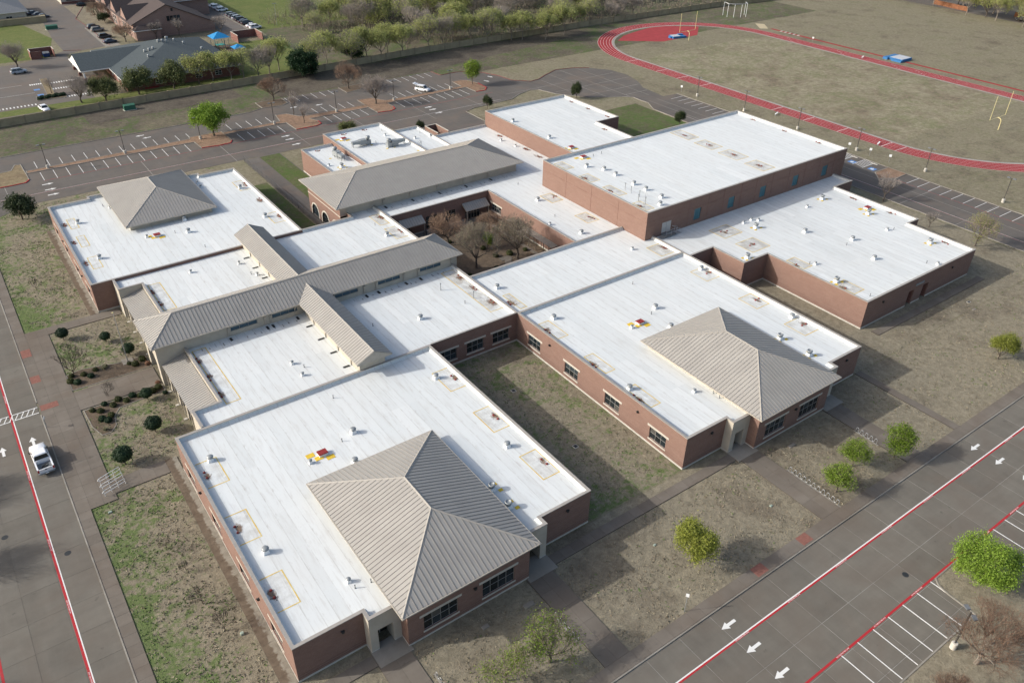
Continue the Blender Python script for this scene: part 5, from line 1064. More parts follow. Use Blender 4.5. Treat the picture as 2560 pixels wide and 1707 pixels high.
car('sedan','car_white',12.4,203.6,R(-80),'white car alone behind the tan wall'); car('suv','car_silver',12.6,246.6,R(5),'blue grey hatchback by the bare tree at the left edge')
car('suv','car_black',45.3,297.2,R(10),'topmost dark car left of the gabled brick building'); car('suv','car_tan',45.6,291.8,R(8),'greenish grey car below the topmost dark one, by the gabled building'); car('suv','car_black',45.5,280.0,R(8),'third dark car down, left of the gabled building'); car('sedan','car_navy',45.4,271.8,R(8),'lowest dark car left of the gabled building')
for x, y, k, c, lab in ((95.6,311.5,'sedan','car_white','farthest white car right of the gabled building'),(95.6,308.2,'suv','car_white','second white car in the far row of bays'),(95.7,305.0,'sedan','car_silver','silver car among the white ones in the far bays'),(95.7,301.8,'suv','car_white','nearest of the white cars at the far end of the bays'),
    (95.7,291.0,'suv','car_grey','farthest of the dark cars in the right bays'),(95.7,287.6,'suv','car_grey','second dark grey car in the right bays'),(95.8,284.2,'suv','car_silver','silver car between dark cars in the right bays'),(95.8,280.7,'suv','car_black','first black car after the silver one in the right bays'),(95.8,277.3,'sedan','car_black','second black car after the silver one in the right bays'),(95.8,273.9,'suv','car_black','blackest car next to the near white ones'),(96.0,268.8,'sedan','car_white','second nearest white car in the right bays'),(96.0,265.4,'suv','car_white','nearest white car in the right bays')): car(k, c, x, y, R(5), lab)
for x, y, c, lab in ((31.0,334.5,'car_navy','topmost dark blue car beside the stone building'),(32.2,330.5,'car_navy','middle dark blue car beside the stone building'),(33.2,326.4,'car_navy','lowest dark blue car beside the stone building'),(50.4,342.0,'car_black','black car at the top edge before the shops')): car('sedan', c, x, y, R(5), lab)
def pickup(x, y, rz, label):
    t = thing('pickup_truck', label, 'pickup truck', (x,y,.03), rz)
    hw = .98; b = MB()
    loft(b, [ring_at(.95,hw,.45,1.18,.1), ring_at(1.3,hw,.45,1.18,.12), ring_at(2.2,hw*.985,.45,1.13,.16), ring_at(2.75,hw*.93,.46,1.05,.18), ring_at(2.98,hw*.80,.52,.92,.14)]); b.obj('hood', 'car_white', t, True)
    b = MB(); loft(b, [ring_at(-.95,hw,.45,1.18,.06), ring_at(.95,hw,.45,1.18,.06)]); b.obj('cab_lower', 'car_white', t)
    for i, xx in enumerate((-.02, .93)):
        for s in (-1, 1): b = MB(); b.box(xx,s*hw-.012,.5,xx+.02,s*hw+.012,1.15); b.obj('door_gap', 'bronze', t)
    b = MB(); b.hexa([(-.86,-.90,1.17),(1.35,-.90,1.17),(1.35,.90,1.17),(-.86,.90,1.17)], [(-.66,-.72,1.80),(.62,-.72,1.80),(.62,.72,1.80),(-.66,.72,1.80)]); b.obj('windows', 'glass_dark', t)
    b = MB(); b.hexa([(-.78,-.79,1.77),(.72,-.79,1.77),(.72,.79,1.77),(-.78,.79,1.77)], [(-.66,-.66,1.87),(.50,-.66,1.87),(.50,.66,1.87),(-.66,.66,1.87)])
    for s in (-1, 1):
        for xa, xb in ((1.33,.66),(-.84,-.68),(.18,.02)): b.tube((xa,s*.89,1.17),(xb,s*.74,1.80),.05,.045,6)
    b.obj('cab_roof', 'car_white', t)
    b = MB()                              # bed: floor, sides with wheel-arch boxes, front bulkhead
    b.box(-2.9,-.80,.62,-1.0,.80,.68,1); 
    for s in (-1, 1): y0, y1 = sorted((s*.80, s*.985)); b.hexa([(-2.92,y0,.46),(-1.0,y0,.46),(-1.0,y1,.46),(-2.92,y1,.46)], [(-2.92,y0,1.16),(-1.0,y0,1.18),(-1.0,y1,1.18),(-2.92,y1,1.16)]); a0, a1 = sorted((s*.55, s*.80)); b.box(-2.35,a0,.68,-1.6,a1,.86,1)
    b.box(-1.08,-.80,.6,-.98,.80,1.18); b.obj('cargo_bed', ['car_white','galv_dark'], t)
    b = MB(); b.box(-3.0,-.79,.58,-2.90,.79,1.14); tg = b.obj('tailgate', 'car_white', t); b = MB(); b.box(-3.02,-.12,.92,-2.995,.12,1.02); b.obj('handle', 'bronze', tg)
    b = MB(); b.box(-3.14,-.90,.42,-2.98,.90,.58); bp = b.obj('rear_bumper', 'galv', t); b = MB(); b.box(-3.17,-.18,.44,-3.142,.18,.56); b.obj('licence_plate', 'white_paint', bp)
    b = MB(); b.box(2.92,-.86,.40,3.08,.86,.60); b.obj('front_bumper', 'galv', t)
    b = MB(); b.box(2.80,-.52,.66,3.0,.52,.90); b.obj('grille', 'bronze', t)
    for s in (-1, 1):
        b = MB(); b.box(-3.0,s*.88-.09,.72,-2.9,s*.88+.09,1.10); b.obj('tail_light', 'lamp_red', t); b = MB(); b.box(2.72,s*.72-.16,.72,2.96,s*.72+.14,.90); b.obj('headlight', 'lamp_clear', t)
        b = MB(); b.hexa([(.98,s*1.04-.07,1.18),(1.16,s*1.04-.07,1.18),(1.16,s*1.04+.09,1.18),(.98,s*1.04+.09,1.18)], [(.98,s*1.06-.09,1.40),(1.12,s*1.06-.09,1.40),(1.12,s*1.06+.11,1.40),(.98,s*1.06+.11,1.40)]); b.tube((1.05,s*.9,1.22),(1.05,s*1.0,1.24),.03,.03,5); b.obj('wing_mirror', 'bronze', t)
        for xx in (1.95, -1.95): link('wheel', WHEEL_BIG, t, (xx,s*.86,.40)); b = MB(); b.box(xx-.5,s*.80-.19,.42,xx+.5,s*.80+.16,.78); b.obj('wheel_well', 'black_rubber', t)
    b = MB(); b.box(-.4,-.05,0,.3,.12,.1); b.tube((-.3,.1,.1),(.35,.4,.16),.06,.05,6); b.tube((.1,-.2,.08),(-.5,-.3,.12),.05,.05,6)
    o = b.obj('tool_bundle', 'bronze', None, False, (x,y,.03)); o.location = (x+.15,y-2.0,.72); tag(o, 'dark tools lying in the white pickup bed', 'tools')
    return t
pickup(-14.55, 48.75, R(92), 'white crew cab pickup truck parked on the left drive')
# ------------------------------------------------------------------ street furniture
def lamp_proto(name='lamp_post', h=5.75, base_h=.85, double=True):
    t = thing(name, '', 'lamp post')
    b = MB(); b.lathe([(.33,0),(.33,base_h-.05),(.29,base_h),(.0,base_h)], 16); b.obj('base', 'concrete_base', t)
    b = MB(); b.box(-.065,-.065,base_h,.065,.065,h); b.obj('pole', 'pole_bronze', t)
    for s in ((-1,1) if double else (1,)):
        b = MB(); b.box(s*.06,-.03,h-.12,s*.4,.03,h-.06); a = b.obj('arm', 'pole_bronze', t); b = MB(); x0, x1 = sorted((s*.35, s*.95)); b.box(x0,-.22,h-.13,x1,.22,h+.03); b.obj('lamp_head', 'galv_dark', a)
    return t
LP = lamp_proto(); lamps = [(5.1,157.2,0),(22.3,157.2,0),(40.6,157.2,0),(60.6,158.0,0),(78.8,158.2,0),(97.2,158.7,0),(116.8,159.2,0),(175.3,113.1,1),(176.3,95.8,1),(176.4,77.2,1),(175.8,58.4,1),(177.4,40.5,1),(175.0,20.4,1)]
fl = False
for g, word in ((0,'lamp post on the rear lot islands'), (1,'lamp post along the near side of the track')):
    S_ = sorted([l for l in lamps if l[2] == g], key=lambda p: scr_x((p[0],p[1],3)))
    for i, (x, y, _) in enumerate(S_):
        lab = '%s %s' % (nth(i, len(S_)), word)
        if not fl: LP.location = (x,y,0); LP.rotation_euler = (0,0,0); LP['label'] = lab; o = LP; fl = True
        else: o = dup(LP, (x,y,0), R(90)*g, lab)
        o['group'] = 'lamp posts'
o = dup(LP, (56.85,-35.16,0.09), R(60), 'lamp post with pale round base at the lower right corner'); o['group'] = 'lamp posts'
def signpost(x, y, h, label, mat='white_paint', w=.36, hh=.5, rz=0, n=1):
    t = thing('sign_post', label, 'sign', (x,y,0), rz); b = MB(); b.tube((0,0,0),(0,0,h),.035,.035,6); b.obj('post', 'galv', t)
    for k in range(n): b = MB(); b.box(-w/2,-.05,h-hh*(k+1)-.03*k,w/2,-.035,h-hh*k-.03*k); b.obj('sign_plate', mat, t)
    return t
signpost(37.3,-15.9,2.95,'tall thin sign post beside the right-hand kerb', rz=R(-55)); 
t = signpost(-12.8,55.9,1.9,'small white sign at the kerb near the crosswalk', w=.55, hh=.35, rz=R(70))
for x, y, lab in ((174.5,118.9,'white sign at the far end of the right stalls'),(174.4,59.8,'leftmost white sign at the accessible bays'),(175.4,54.4,'middle white sign at the accessible bays'),(175.5,49.0,'rightmost white sign at the accessible bays'),(261.3,136.3,'white sign between far straight and runway')): signpost(x,y,2.0,lab,w=.6,hh=.6,rz=R(-60))
# flagpole
t = thing('flagpole', 'tall pale flagpole on the front lawn', 'flagpole', (.28,66.1,0)); b = MB(); b.tube((0,0,0),(0,0,8.7),.09,.05,10); b.obj('pole', 'steel', t); b = MB(); b.lathe([(.0,8.68),(.1,8.74),(.12,8.82),(.08,8.9),(.0,8.94)], 10); b.obj('ball_finial', 'goal_yellow', t); b = MB(); b.prism(rect(-.8,-.8,.8,.8), 0, .12); b.obj('base', 'apron', t)
# wave bike racks
def rack(x, y, n, label, step=.36, rz=R(-90)):
    t = thing('bike_rack', label, 'bike rack', (x,y,.02), rz, 'wave bike racks'); b = MB(); pts = []
    for k in range(n):
        x0 = k*step*2
        for a in range(7): q = math.pi*a/6; pts.append((x0+step/2-step/2*math.cos(q), 0, .62+step/2*math.sin(q)))
        if k < n-1:
            for a in range(7): q = math.pi*a/6; pts.append((x0+step*1.5-step/2*math.cos(q), 0, .32-step/2*math.sin(q)))
    pts = [(0,0,0)]+pts+[(pts[-1][0],0,0)]; b.path(pts, .033, 6); b.obj('wave_tube', 'steel', t)
    b = MB(); b.box(-.3,-.12,-.01,n*step*2,.12,.02); b.obj('base_strip', 'apron', t); return t
rack(64.6,-8.2,11,'long wave bike rack beside the path of the right wing'); rack(78.85,-8.4,5,'short wave bike rack below the right wing window'); rack(25.4,-8.4,6,'wave bike rack beside the near wing right path'); rack(11.4,-7.1,6,'wave bike rack at the bottom edge near the left path')
# white stair rails at the drive
t = thing('handrail_set', 'white double handrails where the footpath meets the drive walk', 'handrail', (-9.2,38.1,.1))
for k in range(3):
    y = -.6+k*1.3; b = MB(); 
    for z in (.45,.9): b.tube((-.2,y,z),(2.4,y+.9,z),.035,.035,6)
    for f in (0,.33,.66,1): b.tube((-.2+2.6*f,y+.9*f,0),(-.2+2.6*f,y+.9*f,.9),.03,.03,6)
    b.tube((-.2,y,.45),(-.42,y-.05,.68),.035,.035,6); b.tube((-.42,y-.05,.68),(-.2,y,.9),.035,.035,6); b.obj('rail', 'white_paint', t)
# utility boxes, drains in the grass, covers
for x, y, m_, sx, sy, sz, lab in ((18.6,-5.2,'apron',.85,.45,.08,'left pale utility cover under the near wing windows'),(24.0,-5.6,'apron',1.3,.6,.08,'right pale utility cover below the near wing windows'),(69.0,-5.2,'apron',1.3,.5,.08,'pale utility cover below the right wing windows'),(-9.6,34.4,'utility_box_pale',.45,.3,.15,'pale meter box on the left lawn'),(-2.6,8.6,'utility_box_pale',.35,.35,.25,'pale green box near the lowest left wall'),(44.9,26.3,'bronze',.7,.7,.05,'upper square drain grate between the front wings'),(44.6,11.5,'bronze',.7,.7,.05,'lower square drain grate between the front wings'),(57.6,-11.0,'utility_box_pale',.4,.3,.1,'pale green cover on the lawn of the right wing'),(41.2,-7.3,'utility_box_pale',.35,.25,.1,'pale green cover left of the yellow green tree'),(126.5,1.5,'bronze',.8,.5,.04,'dark drain cover before the flat roofed wing'),(124.8,-.4,'apron',.9,.4,.06,'pale cover before the flat roofed wing')):
    b = MB(); b.hexa([(-sx/2,-sy/2,0),(sx/2,-sy/2,0),(sx/2,sy/2,0),(-sx/2,sy/2,0)], [(-sx/2+.02,-sy/2+.02,sz),(sx/2-.02,-sy/2+.02,sz),(sx/2-.02,sy/2-.02,sz),(-sx/2+.02,sy/2-.02,sz)]); t = thing('utility_cover', lab, 'utility cover', (x,y,.02)); b.obj('frame', m_ if m_ != 'bronze' else 'concrete_base', t)
    b = MB(); b.box(-sx/2+.08,-sy/2+.08,sz-.01,sx/2-.08,sy/2-.08,sz+.012); b.obj('lid', m_, t)
for x, y, s, lab in ((31.9,191.4,1.5,'green transformer box before the tan wall'),(32.3,304.0,2.0,'green transformer box on the neighbour lawn')):
    t = thing('transformer_box', lab, 'utility box', (x,y,0)); b = MB(); b.hexa([(-s,-.7,.1),(s,-.7,.1),(s,.7,.1),(-s,.7,.1)], [(-s,-.6,1.3),(s,-.6,1.3),(s,.7,1.5),(-s,.7,1.5)]); b.obj('cabinet', 'utility_green', t); b = MB(); b.box(-s-.2,-.9,0,s+.2,.9,.1); b.obj('pad', 'concrete_base', t)
# courtyard tables
for x, y, lab in ((65.6,55.2,'dark round picnic table at the near edge of the courtyard'),(74.6,57.2,'dark round picnic table beside the pergola')):
    t = thing('picnic_table', lab, 'table', (x,y,0)); b = MB(); b.lathe([(.0,.70),(.75,.70),(.77,.73),(.75,.76),(.0,.76)], 14); b.obj('table_top', 'galv_dark', t); b = MB(); b.tube((0,0,0),(0,0,.7),.06,.06,8); b.obj('leg', 'galv_dark', t)
    for k in range(4):
        a = R(45+90*k); b = MB(); b.box(-.5,-.16,.42,.5,.16,.47); s = b.obj('seat', 'galv_dark', t); s.location = (1.05*math.cos(a),1.05*math.sin(a),0); s.rotation_euler = (0,0,a+R(90)); b = MB(); b.tube((0,0,.1),(0,-.0,.42),.03,.03,5); b.tube((0,0,.1),(0,1.0,.1),.03,.03,5); b.obj('seat_leg', 'galv_dark', s)
t = thing('trash_bin', 'dark bin by the left courtyard door', 'bin', (60.4,78.2,0)); b = MB(); b.lathe([(.28,0),(.3,.85),(.26,.9)], 12); b.obj('drum', 'bronze', t); b = MB(); b.lathe([(.31,.9),(.2,1.05),(.0,1.1)], 12); b.obj('lid', 'bronze', t)
for poly, mt in ((rect(66.8,60.4,69.2,61.6),'walk'),(rect(62,55.5,74,56.6),'walk'),(rect(54,77.6,76.2,79.3),'apron'),(rect(73.6,51.4,74.4,77.6),'walk'),([(61,51.4),(62.2,51.4),(69,60.4),(67.4,60.4)],'walk')):
    b = MB(); b.prism(poly, .02, .06); struct('courtyard_path', b, mt)
# ------------------------------------------------------------------ bin enclosures, chain-link
def enclosure(name, label, x0, y0, x1, y1, h, mat='brick', open_side='S'):
    t = thing(name, label, 'enclosure', (x0,y0,0)); w, d = x1-x0, y1-y0; k = .22
    for nm, a in (('wall',(0,d-k,w,d)), ('wall',(0,0,k,d-k)), ('wall',(w-k,0,w,d-k))): b = MB(); b.box(a[0],a[1],0,a[2],a[3],h); o = b.obj(nm, mat, t); b = MB(); b.box(a[0]-.03,a[1]-.03,h,a[2]+.03,a[3]+.03,h+.08); b.obj('wall_cap', 'limestone', o)
    return t
def bin_(x, y, rz, label, col):
    t = thing('dumpster', label, 'dumpster', (x,y,.03), rz); b = MB(); b.hexa([(-.9,-.7,.1),(.9,-.7,.1),(.9,.7,.1),(-.9,.7,.1)], [(-1.0,-.85,1.2),(1.0,-.85,1.2),(1.0,.75,1.5),(-1.0,.75,1.5)]); b.obj('bin', col, t)
    for s in (-.5,.5): b = MB(); b.hexa([(s-.47,-.88,1.2),(s+.47,-.88,1.2),(s+.47,.78,1.5),(s-.47,.78,1.5)], [(s-.47,-.88,1.26),(s+.47,-.88,1.26),(s+.47,.78,1.56),(s-.47,.78,1.56)]); b.obj('lid', 'galv_dark' if col == 'dumpster_blue' else col, t)
enclosure('bin_enclosure', 'brick bin enclosure behind the kitchen', 90.2, 122.5, 93.6, 129.0, 2.2); bin_(96.0,120.5,R(90),'dark blue dumpster behind the school kitchen','dumpster_blue'); bin_(98.2,120.6,R(90),'second dark dumpster behind the school kitchen','car_grey')
t = enclosure('bin_shed', 'brick bin shed on the neighbour lot', 18.6, 261.5, 25.8, 266.0, 2.5, 'brick_dark'); b = MB(); b.box(0,.0,0,3.2,.15,2.4); b.obj('gate', 'brick_dark', t); bin_(23.4,263.4,R(0),'dark blue dumpster inside the brick bin shed','dumpster_blue')
enclosure('brick_enclosure', 'red brick enclosure at the right of the playground', 82.8, 247.0, 92.0, 254.5, 2.6, 'brick_dark')
def chain(name, label, pts, h=1.8, mat='chainlink', every=3.0):
    t = thing(name, label, 'fence', (*pts[0],0)); O = Vector(pts[0])
    for p, q in zip(pts, pts[1:]):
        p, q = Vector(p)-O, Vector(q)-O; L_ = (q-p).length; n = max(1, round(L_/every)); d = (q-p)/L_
        for k in range(n+1): c = p+d*(L_*k/n); b = MB(); b.tube((c.x,c.y,0),(c.x,c.y,h),.03,.03,5); b.obj('post', mat, t)
        b = MB(); 
        for z in (.08, h-.03): b.tube((p.x,p.y,z),(q.x,q.y,z),.02,.02,4)
        m_ = int(L_/.28)
        for k in range(m_):
            a, c = p+d*(L_*k/m_), p+d*(L_*min(m_,k+5)/m_)
            b.tube((a.x,a.y,.08),(c.x,c.y,h-.05),.008,.008,3,0,False); b.tube((c.x,c.y,.08),(a.x,a.y,h-.05),.008,.008,3,0,False)
        stuff(b.obj('wire_mesh', mat, t))
    return t
chain('chain_link_fence', 'chain link fence across the grass beside the far left wing', [(44.3,86),(44.3,104),(44.3,136)], 1.6); chain('green_fence', 'green fence along the playground lawn', [(92.6,248),(97.2,215)], 2.2, 'chain_green'); chain('field_fence', 'chain link fence at the far right field corner', [(361,172),(361,146)], 2.4)
# ------------------------------------------------------------------ tan precast wall with posts
def precast(label, pts, h=2.1, every=6.0):
    t = thing('precast_wall', label, 'wall', (*pts[0],0)); O = Vector(pts[0])
    for p, q in zip(pts, pts[1:]):
        p, q = Vector(p)-O, Vector(q)-O; L_ = (q-p).length; n = max(1, round(L_/every)); d = (q-p)/L_; nn = Vector((-d.y,d.x)); st = L_/n
        for k in range(n):
            a, c = p+d*(st*k+.2), p+d*(st*(k+1)-.2); o = nn*.07
            b = MB(); b.hexa([(*(a-o),0),(*(c-o),0),(*(c+o),0),(*(a+o),0)], [(*(a-o),h-.12),(*(c-o),h-.12),(*(c+o),h-.12),(*(a+o),h-.12)]); pn = b.obj('wall_panel', 'fence_tan', t)
            o2 = nn*.11; b = MB(); b.hexa([(*(a-o2),h-.12),(*(c-o2),h-.12),(*(c+o2),h-.12),(*(a+o2),h-.12)], [(*(a-o2),h),(*(c-o2),h),(*(c+o2),h),(*(a+o2),h)]); b.obj('panel_cap', 'fence_post', pn)
        for k in range(n+1):
            c = p+d*(st*k); o = nn*.2; e = d*.2; b = MB(); b.hexa([(*(c-o-e),0),(*(c-o+e),0),(*(c+o+e),0),(*(c+o-e),0)], [(*(c-o-e),h+.12),(*(c-o+e),h+.12),(*(c+o+e),h+.12),(*(c+o-e),h+.12)]); b.obj('post', 'fence_post', t)
precast('long tan precast wall with posts behind the rear lot, left part', [(-40,193.0),(0.2,194.4),(31.3,195.5),(82.0,197.3)]); precast('tan precast wall running behind the trees and track', [(82.3,197.3),(128,200.4),(208,201.6),(281,199.5),(312,195.6)])
# ------------------------------------------------------------------ sports field
def goal(x, y, label, face):
    t = thing('goal_post', label, 'goal post', (x,y,0), face); b = MB(); b.path([(0,0,0),(0,0,2.2),(.12,0,2.7),(.5,0,3.05),(1.2,0,3.1)], .10, 8); b.obj('gooseneck', 'goal_yellow', t)
    b = MB(); b.tube((1.2,-4.1,3.1),(1.2,4.1,3.1),.07,.07,6); b.obj('crossbar', 'goal_yellow', t)
    for s in (-1,1): b = MB(); b.tube((1.2,s*4.1,3.1),(1.2,s*4.1,9.6),.06,.05,6); b.obj('upright', 'goal_yellow', t)
goal(222.8,46.3,'yellow goal post at the near right end of the field',R(90)); goal(224.1,163.6,'yellow goal post at the far end by the red apron',R(90))
def pads(name, label, x, y, rz, L_, W_, blocks):
    t = thing(name, label, 'landing mat', (x,y,.03), rz)
    for i, (x0,y0,x1,y1,h) in enumerate(blocks): b = MB(); b.box(x0,y0,0,x1,y1,h); o = b.obj('mat_block', 'mat_blue', t); b = MB(); b.box(x0+.2,y0+.2,h,x1-.2,y1-.2,h+.03); b.obj('top_sheet', 'mat_blue' if i else 'mat_grey', o)
pads('high_jump_mat', 'blue high jump mats on the red apron', 223.6,169.0,R(-12),6,4,[(-2.8,-1.6,.8,1.6,.75),(.8,-1.6,3.0,.4,.6),(.9,.5,2.9,1.7,.9),(-3.4,-.6,-2.8,.9,.5)])
pads('pole_vault_mat', 'large blue pole vault mat beyond the far straight', 266.6,104.3,R(0),8,7,[(-2.6,-3.0,3.4,2.0,.85),(-3.6,2.0,-.4,3.8,.7),(.4,2.0,3.6,3.8,.7),(-3.6,-3.2,-2.6,.5,.6)])
t = thing('net_frame', 'tall white pole frame beyond the track bend', 'frame', (271.5,183.0,0), R(-30))
for px, py in ((-4,-2.2),(-1.5,-3.0),(1.5,-3.0),(4,-2.2),(-4.6,1.5),(4.6,1.5)): b = MB(); b.tube((px,py,0),(px,py,5.2),.07,.07,6); b.obj('pole', 'white_paint', t)
for a, c in (((-4,-2.2),(-1.5,-3)),((-1.5,-3),(1.5,-3)),((1.5,-3),(4,-2.2)),((-4,-2.2),(-4.6,1.5)),((4,-2.2),(4.6,1.5))): b = MB(); b.tube((*a,5.2),(*c,5.2),.06,.06,6); b.obj('top_bar', 'white_paint', t)
for x, y, lab in ((184.6,57.9,'hurdle bench beside the track start'),(181.6,88.5,'white bench frame beside the near straight'),(257.8,112.5,'pale marker board by the far straight')):
    t = thing('bench', lab, 'bench', (x,y,.03), R(20)); b = MB(); b.box(-1.1,-.15,.42,1.1,.15,.47); b.obj('seat', 'white_paint', t)
    for s in (-.9,.9): b = MB(); b.box(s-.03,-.15,0,s+.03,.15,.42); b.obj('leg', 'galv', t)
# ------------------------------------------------------------------ neighbouring buildings
def hip_simple(b, x0, y0, x1, y1, ze, zr, mi=0):
    w, d = x1-x0, y1-y0
    if w < d: h = w/2; r0, r1 = (x0+h,y0+h,zr), (x0+h,y1-h,zr); Fs = [[(x0,y0,ze),(x1,y0,ze),r0],[(x1,y1,ze),(x0,y1,ze),r1],[(x1,y0,ze),(x1,y1,ze),r1,r0],[(x0,y1,ze),(x0,y0,ze),r0,r1]]
    else: h = d/2; r0, r1 = (x0+h,y0+h,zr), (x1-h,y0+h,zr); Fs = [[(x0,y1,ze),(x0,y0,ze),r0],[(x1,y0,ze),(x1,y1,ze),r1],[(x0,y0,ze),(x1,y0,ze),r1,r0],[(x1,y1,ze),(x0,y1,ze),r0,r1]]
    for f in Fs: b.face(f, mi)
    b.box(x0,y0,ze-.22,x1,y1,ze-.01,1)
def small_win(parent, x, y, z, w, h, ax=0, nx=2, ny=1, gl='glass_dark', fr='fascia_white'):
    """a window with frame and panes on a wall facing -y (ax 0) or -x (ax 1)"""
    b = MB(); t = .07
    for k in range(nx+1): a = (w-t)*k/nx; b.box(a,-.05,0,a+t,.06,h)
    for k in range(ny+1): c = (h-t)*k/ny; b.box(0,-.045,c,w,.055,c+t)
    o = b.obj('window', fr, parent); o.location = (x,y,z)
    if ax: o.rotation_euler = (0,0,R(-90))
    me = boxmesh('pane', (w-t)/nx-t, .03, (h-t)/ny-t, gl)
    for i in range(nx):
        for j in range(ny): link('pane', me, o, ((w-t)*i/nx+t, -.02, (h-t)*j/ny+t))
dc = thing('daycare_building', 'low brick daycare with blue grey shingle hip roof and drive-through porch', 'building')
b = MB(); b.box(35.8,209.0,0,69.6,250.0,3.0); b.obj('wall', 'brick_dark', dc)
b = MB(); hip_simple(b, 35.0,208.2,70.4,250.8,3.1,8.0); rf = b.obj('roof', ['shingle_blue','fascia_white'], dc)
b = MB(); y0, y1, ym = 225.4, 243.0, 234.2; x0, x1 = 26.9, 50.0; ze, zr = 3.3, 6.6
b.face([(x0,y0,ze),(x1,y0,ze),(x1+2,ym,zr),(x0,ym,zr)]); b.face([(x1,y1,ze),(x0,y1,ze),(x0,ym,zr),(x1+2,ym,zr)]); b.face([(x0+.3,y0,ze),(x0+.3,y1,ze),(x0+.3,ym,zr-.1)],1); b.box(x0,y0,ze-.3,40,y1,ze-.01,1); b.obj('porch_roof', ['shingle_blue','fascia_white'], dc)
for x, y in ((28.0,226.6),(28.0,233.6)): pass
for y in (226.3, 234.0, 242.1):
    b = MB(); b.box(27.6,y-.22,1.0,28.04,y+.22,3.05); o = b.obj('porch_column', 'fascia_white', dc); b = MB(); b.box(27.4,y-.42,0,28.24,y+.42,1.0); b.obj('column_base', 'brick_dark', o)
for x in (38.0,44.0,50.0,56,62): small_win(dc, x, 208.95, .9, 2.0, 1.4, 0, 2, 2)
for y in (214,220,227): small_win(dc, 35.75, y, .9, 1.6, 1.4, 1, 2, 2)
b = MB(); b.box(40.6,208.6,0,44.6,209.0,.35); b.obj('red_step', 'red_lid', dc)
r = random.Random(4)
for x, y in ((46.5,226),(47.8,225.6),(49.0,225.3),(46.0,220),(52,230),(53.2,229.6),(54.2,229.2),(56,236),(58,234.5),(57,239),(60,231.5),(64,226)):
    b = MB(); b.box(-.3,-.3,0,.3,.3,.5); b.lathe([(.2,.5),(.22,.7),(.4,.75),(.3,.95),(.0,1.0)], 10); zr_ = 3.1+min(x-35,70.4-x,y-208.2,250.8-y)*(8.0-3.1)/17.7; o = b.obj('roof_vent', 'galv', rf); o.location = (x,y,zr_-.15)
ch = thing('gabled_brick_building', 'large pinkish brick gabled building with steep brown roofs', 'building')
P = [(54.0,271.5),(82.8,271.5),(82.8,330),(54.0,330)]
b = MB(); pk = (66.5,9.6); hts = [(54.0,6.2),(66.5,10.6),(82.8,3.0)]
b.face([(54.0,271.5,0),(82.8,271.5,0),(82.8,271.5,3.0),(66.5,271.5,10.6),(54.0,271.5,5.2)]); b.face([(54,330,0),(54,271.5,0),(54,271.5,5.2),(54,330,5.2)]); b.face([(82.8,271.5,0),(82.8,330,0),(82.8,330,3),(82.8,271.5,3)]); b.obj('wall', 'brick_pink', ch)
b = MB(); e = .35; y0 = 271.1
b.hexa([(66.5,y0,10.5),(83.6,y0,2.55),(83.6,330,2.55),(66.5,330,10.5)], [(66.5,y0,10.75),(83.6,y0,2.8),(83.6,330,2.8),(66.5,330,10.75)]); b.hexa([(53.3,y0,4.8),(66.5,y0,10.5),(66.5,330,10.5),(53.3,330,4.8)], [(53.3,y0,5.05),(66.5,y0,10.75),(66.5,330,10.75),(53.3,330,5.05)]); rf = b.obj('roof', 'shingle_brown', ch)
for yc in (283, 298, 313):               # steep cross gables on the left side
    b = MB(); w = 5.5; zt = 9.6
    b.face([(53.6,yc-w,4.6),(53.6,yc,zt),(63.5,yc,zt),(56,yc-w,4.6)]); b.face([(53.6,yc,zt),(53.6,yc+w,4.6),(56,yc+w,4.6),(63.5,yc,zt)]); b.obj('cross_gable_roof', 'shingle_brown', ch); b = MB(); b.face([(53.8,yc-w,0),(53.8,yc+w,0),(53.8,yc+w,4.6),(53.8,yc,zt-.2),(53.8,yc-w,4.6)][::-1]); b.obj('cross_gable_wall', 'brick_pink', ch)
    for k in (-1.5,1.5): small_win(ch, 53.72, yc+k+1, 1.0, 1.6, 3.0, 1, 1, 2)
b = MB(); hip_simple(b, 53.4,268.5,63.0,272.5,3.4,4.8); b.obj('porch_roof', ['shingle_brown','fascia_white'], ch)
b = MB(); b.box(54.0,269.0,0,62.4,271.5,3.2); b.obj('porch_wall', 'brick_pink', ch)
for k in range(4): small_win(ch, 66.0+k*1.25, 271.42, 5.0, 1.0, 1.7, 0, 1, 1, 'glass_dark', 'bronze')
small_win(ch, 68.0, 271.42, 8.2, .7, 1.0, 0, 1, 1, 'bronze', 'bronze')
b = MB(); b.hexa([(68,300,0),(90,300,0),(90,345,0),(68,345,0)], [(68,300,6),(90,300,6),(90,345,6),(68,345,6)]); b.obj('rear_wall', 'brick_pink', ch); b = MB(); hip_simple(b, 67,299,91,346,6.1,12.5); b.obj('rear_roof', ['shingle_brown','fascia_white'], ch)
sb = thing('stone_building', 'tan stone building with grey hip roof at the top left corner', 'building')
b = MB(); b.box(2,321,0,27,350,4.0); b.obj('wall', 'limestone', sb); b = MB(); hip_simple(b, 1,320,28,351,4.2,9.0); b.obj('roof', ['shingle_grey','fascia_white'], sb); b = MB(); b.box(10,318,0,33,320.4,2.2); b.obj('garden_wall', 'fence_tan', sb); b = MB(); b.box(1.9,320.9,0,27.1,321,1.0); b.obj('base_band', 'brick_dark', sb)
for x in (5,10,15,20): small_win(sb, x, 320.95, 1.2, 2.2, 1.6, 0, 2, 2)
sh = thing('shop_row', 'pale shop row at the top edge behind the lot', 'building')
b = MB(); b.box(44,349,0,92,365,5.0); b.obj('wall', 'limestone', sh); b = MB(); b.box(43.6,348.6,5.0,92.4,365.4,5.5); b.obj('parapet', 'coping', sh); b = MB(); b.box(44,348.8,0,92,348.98,.9); b.obj('base_band', 'brick_dark', sh)
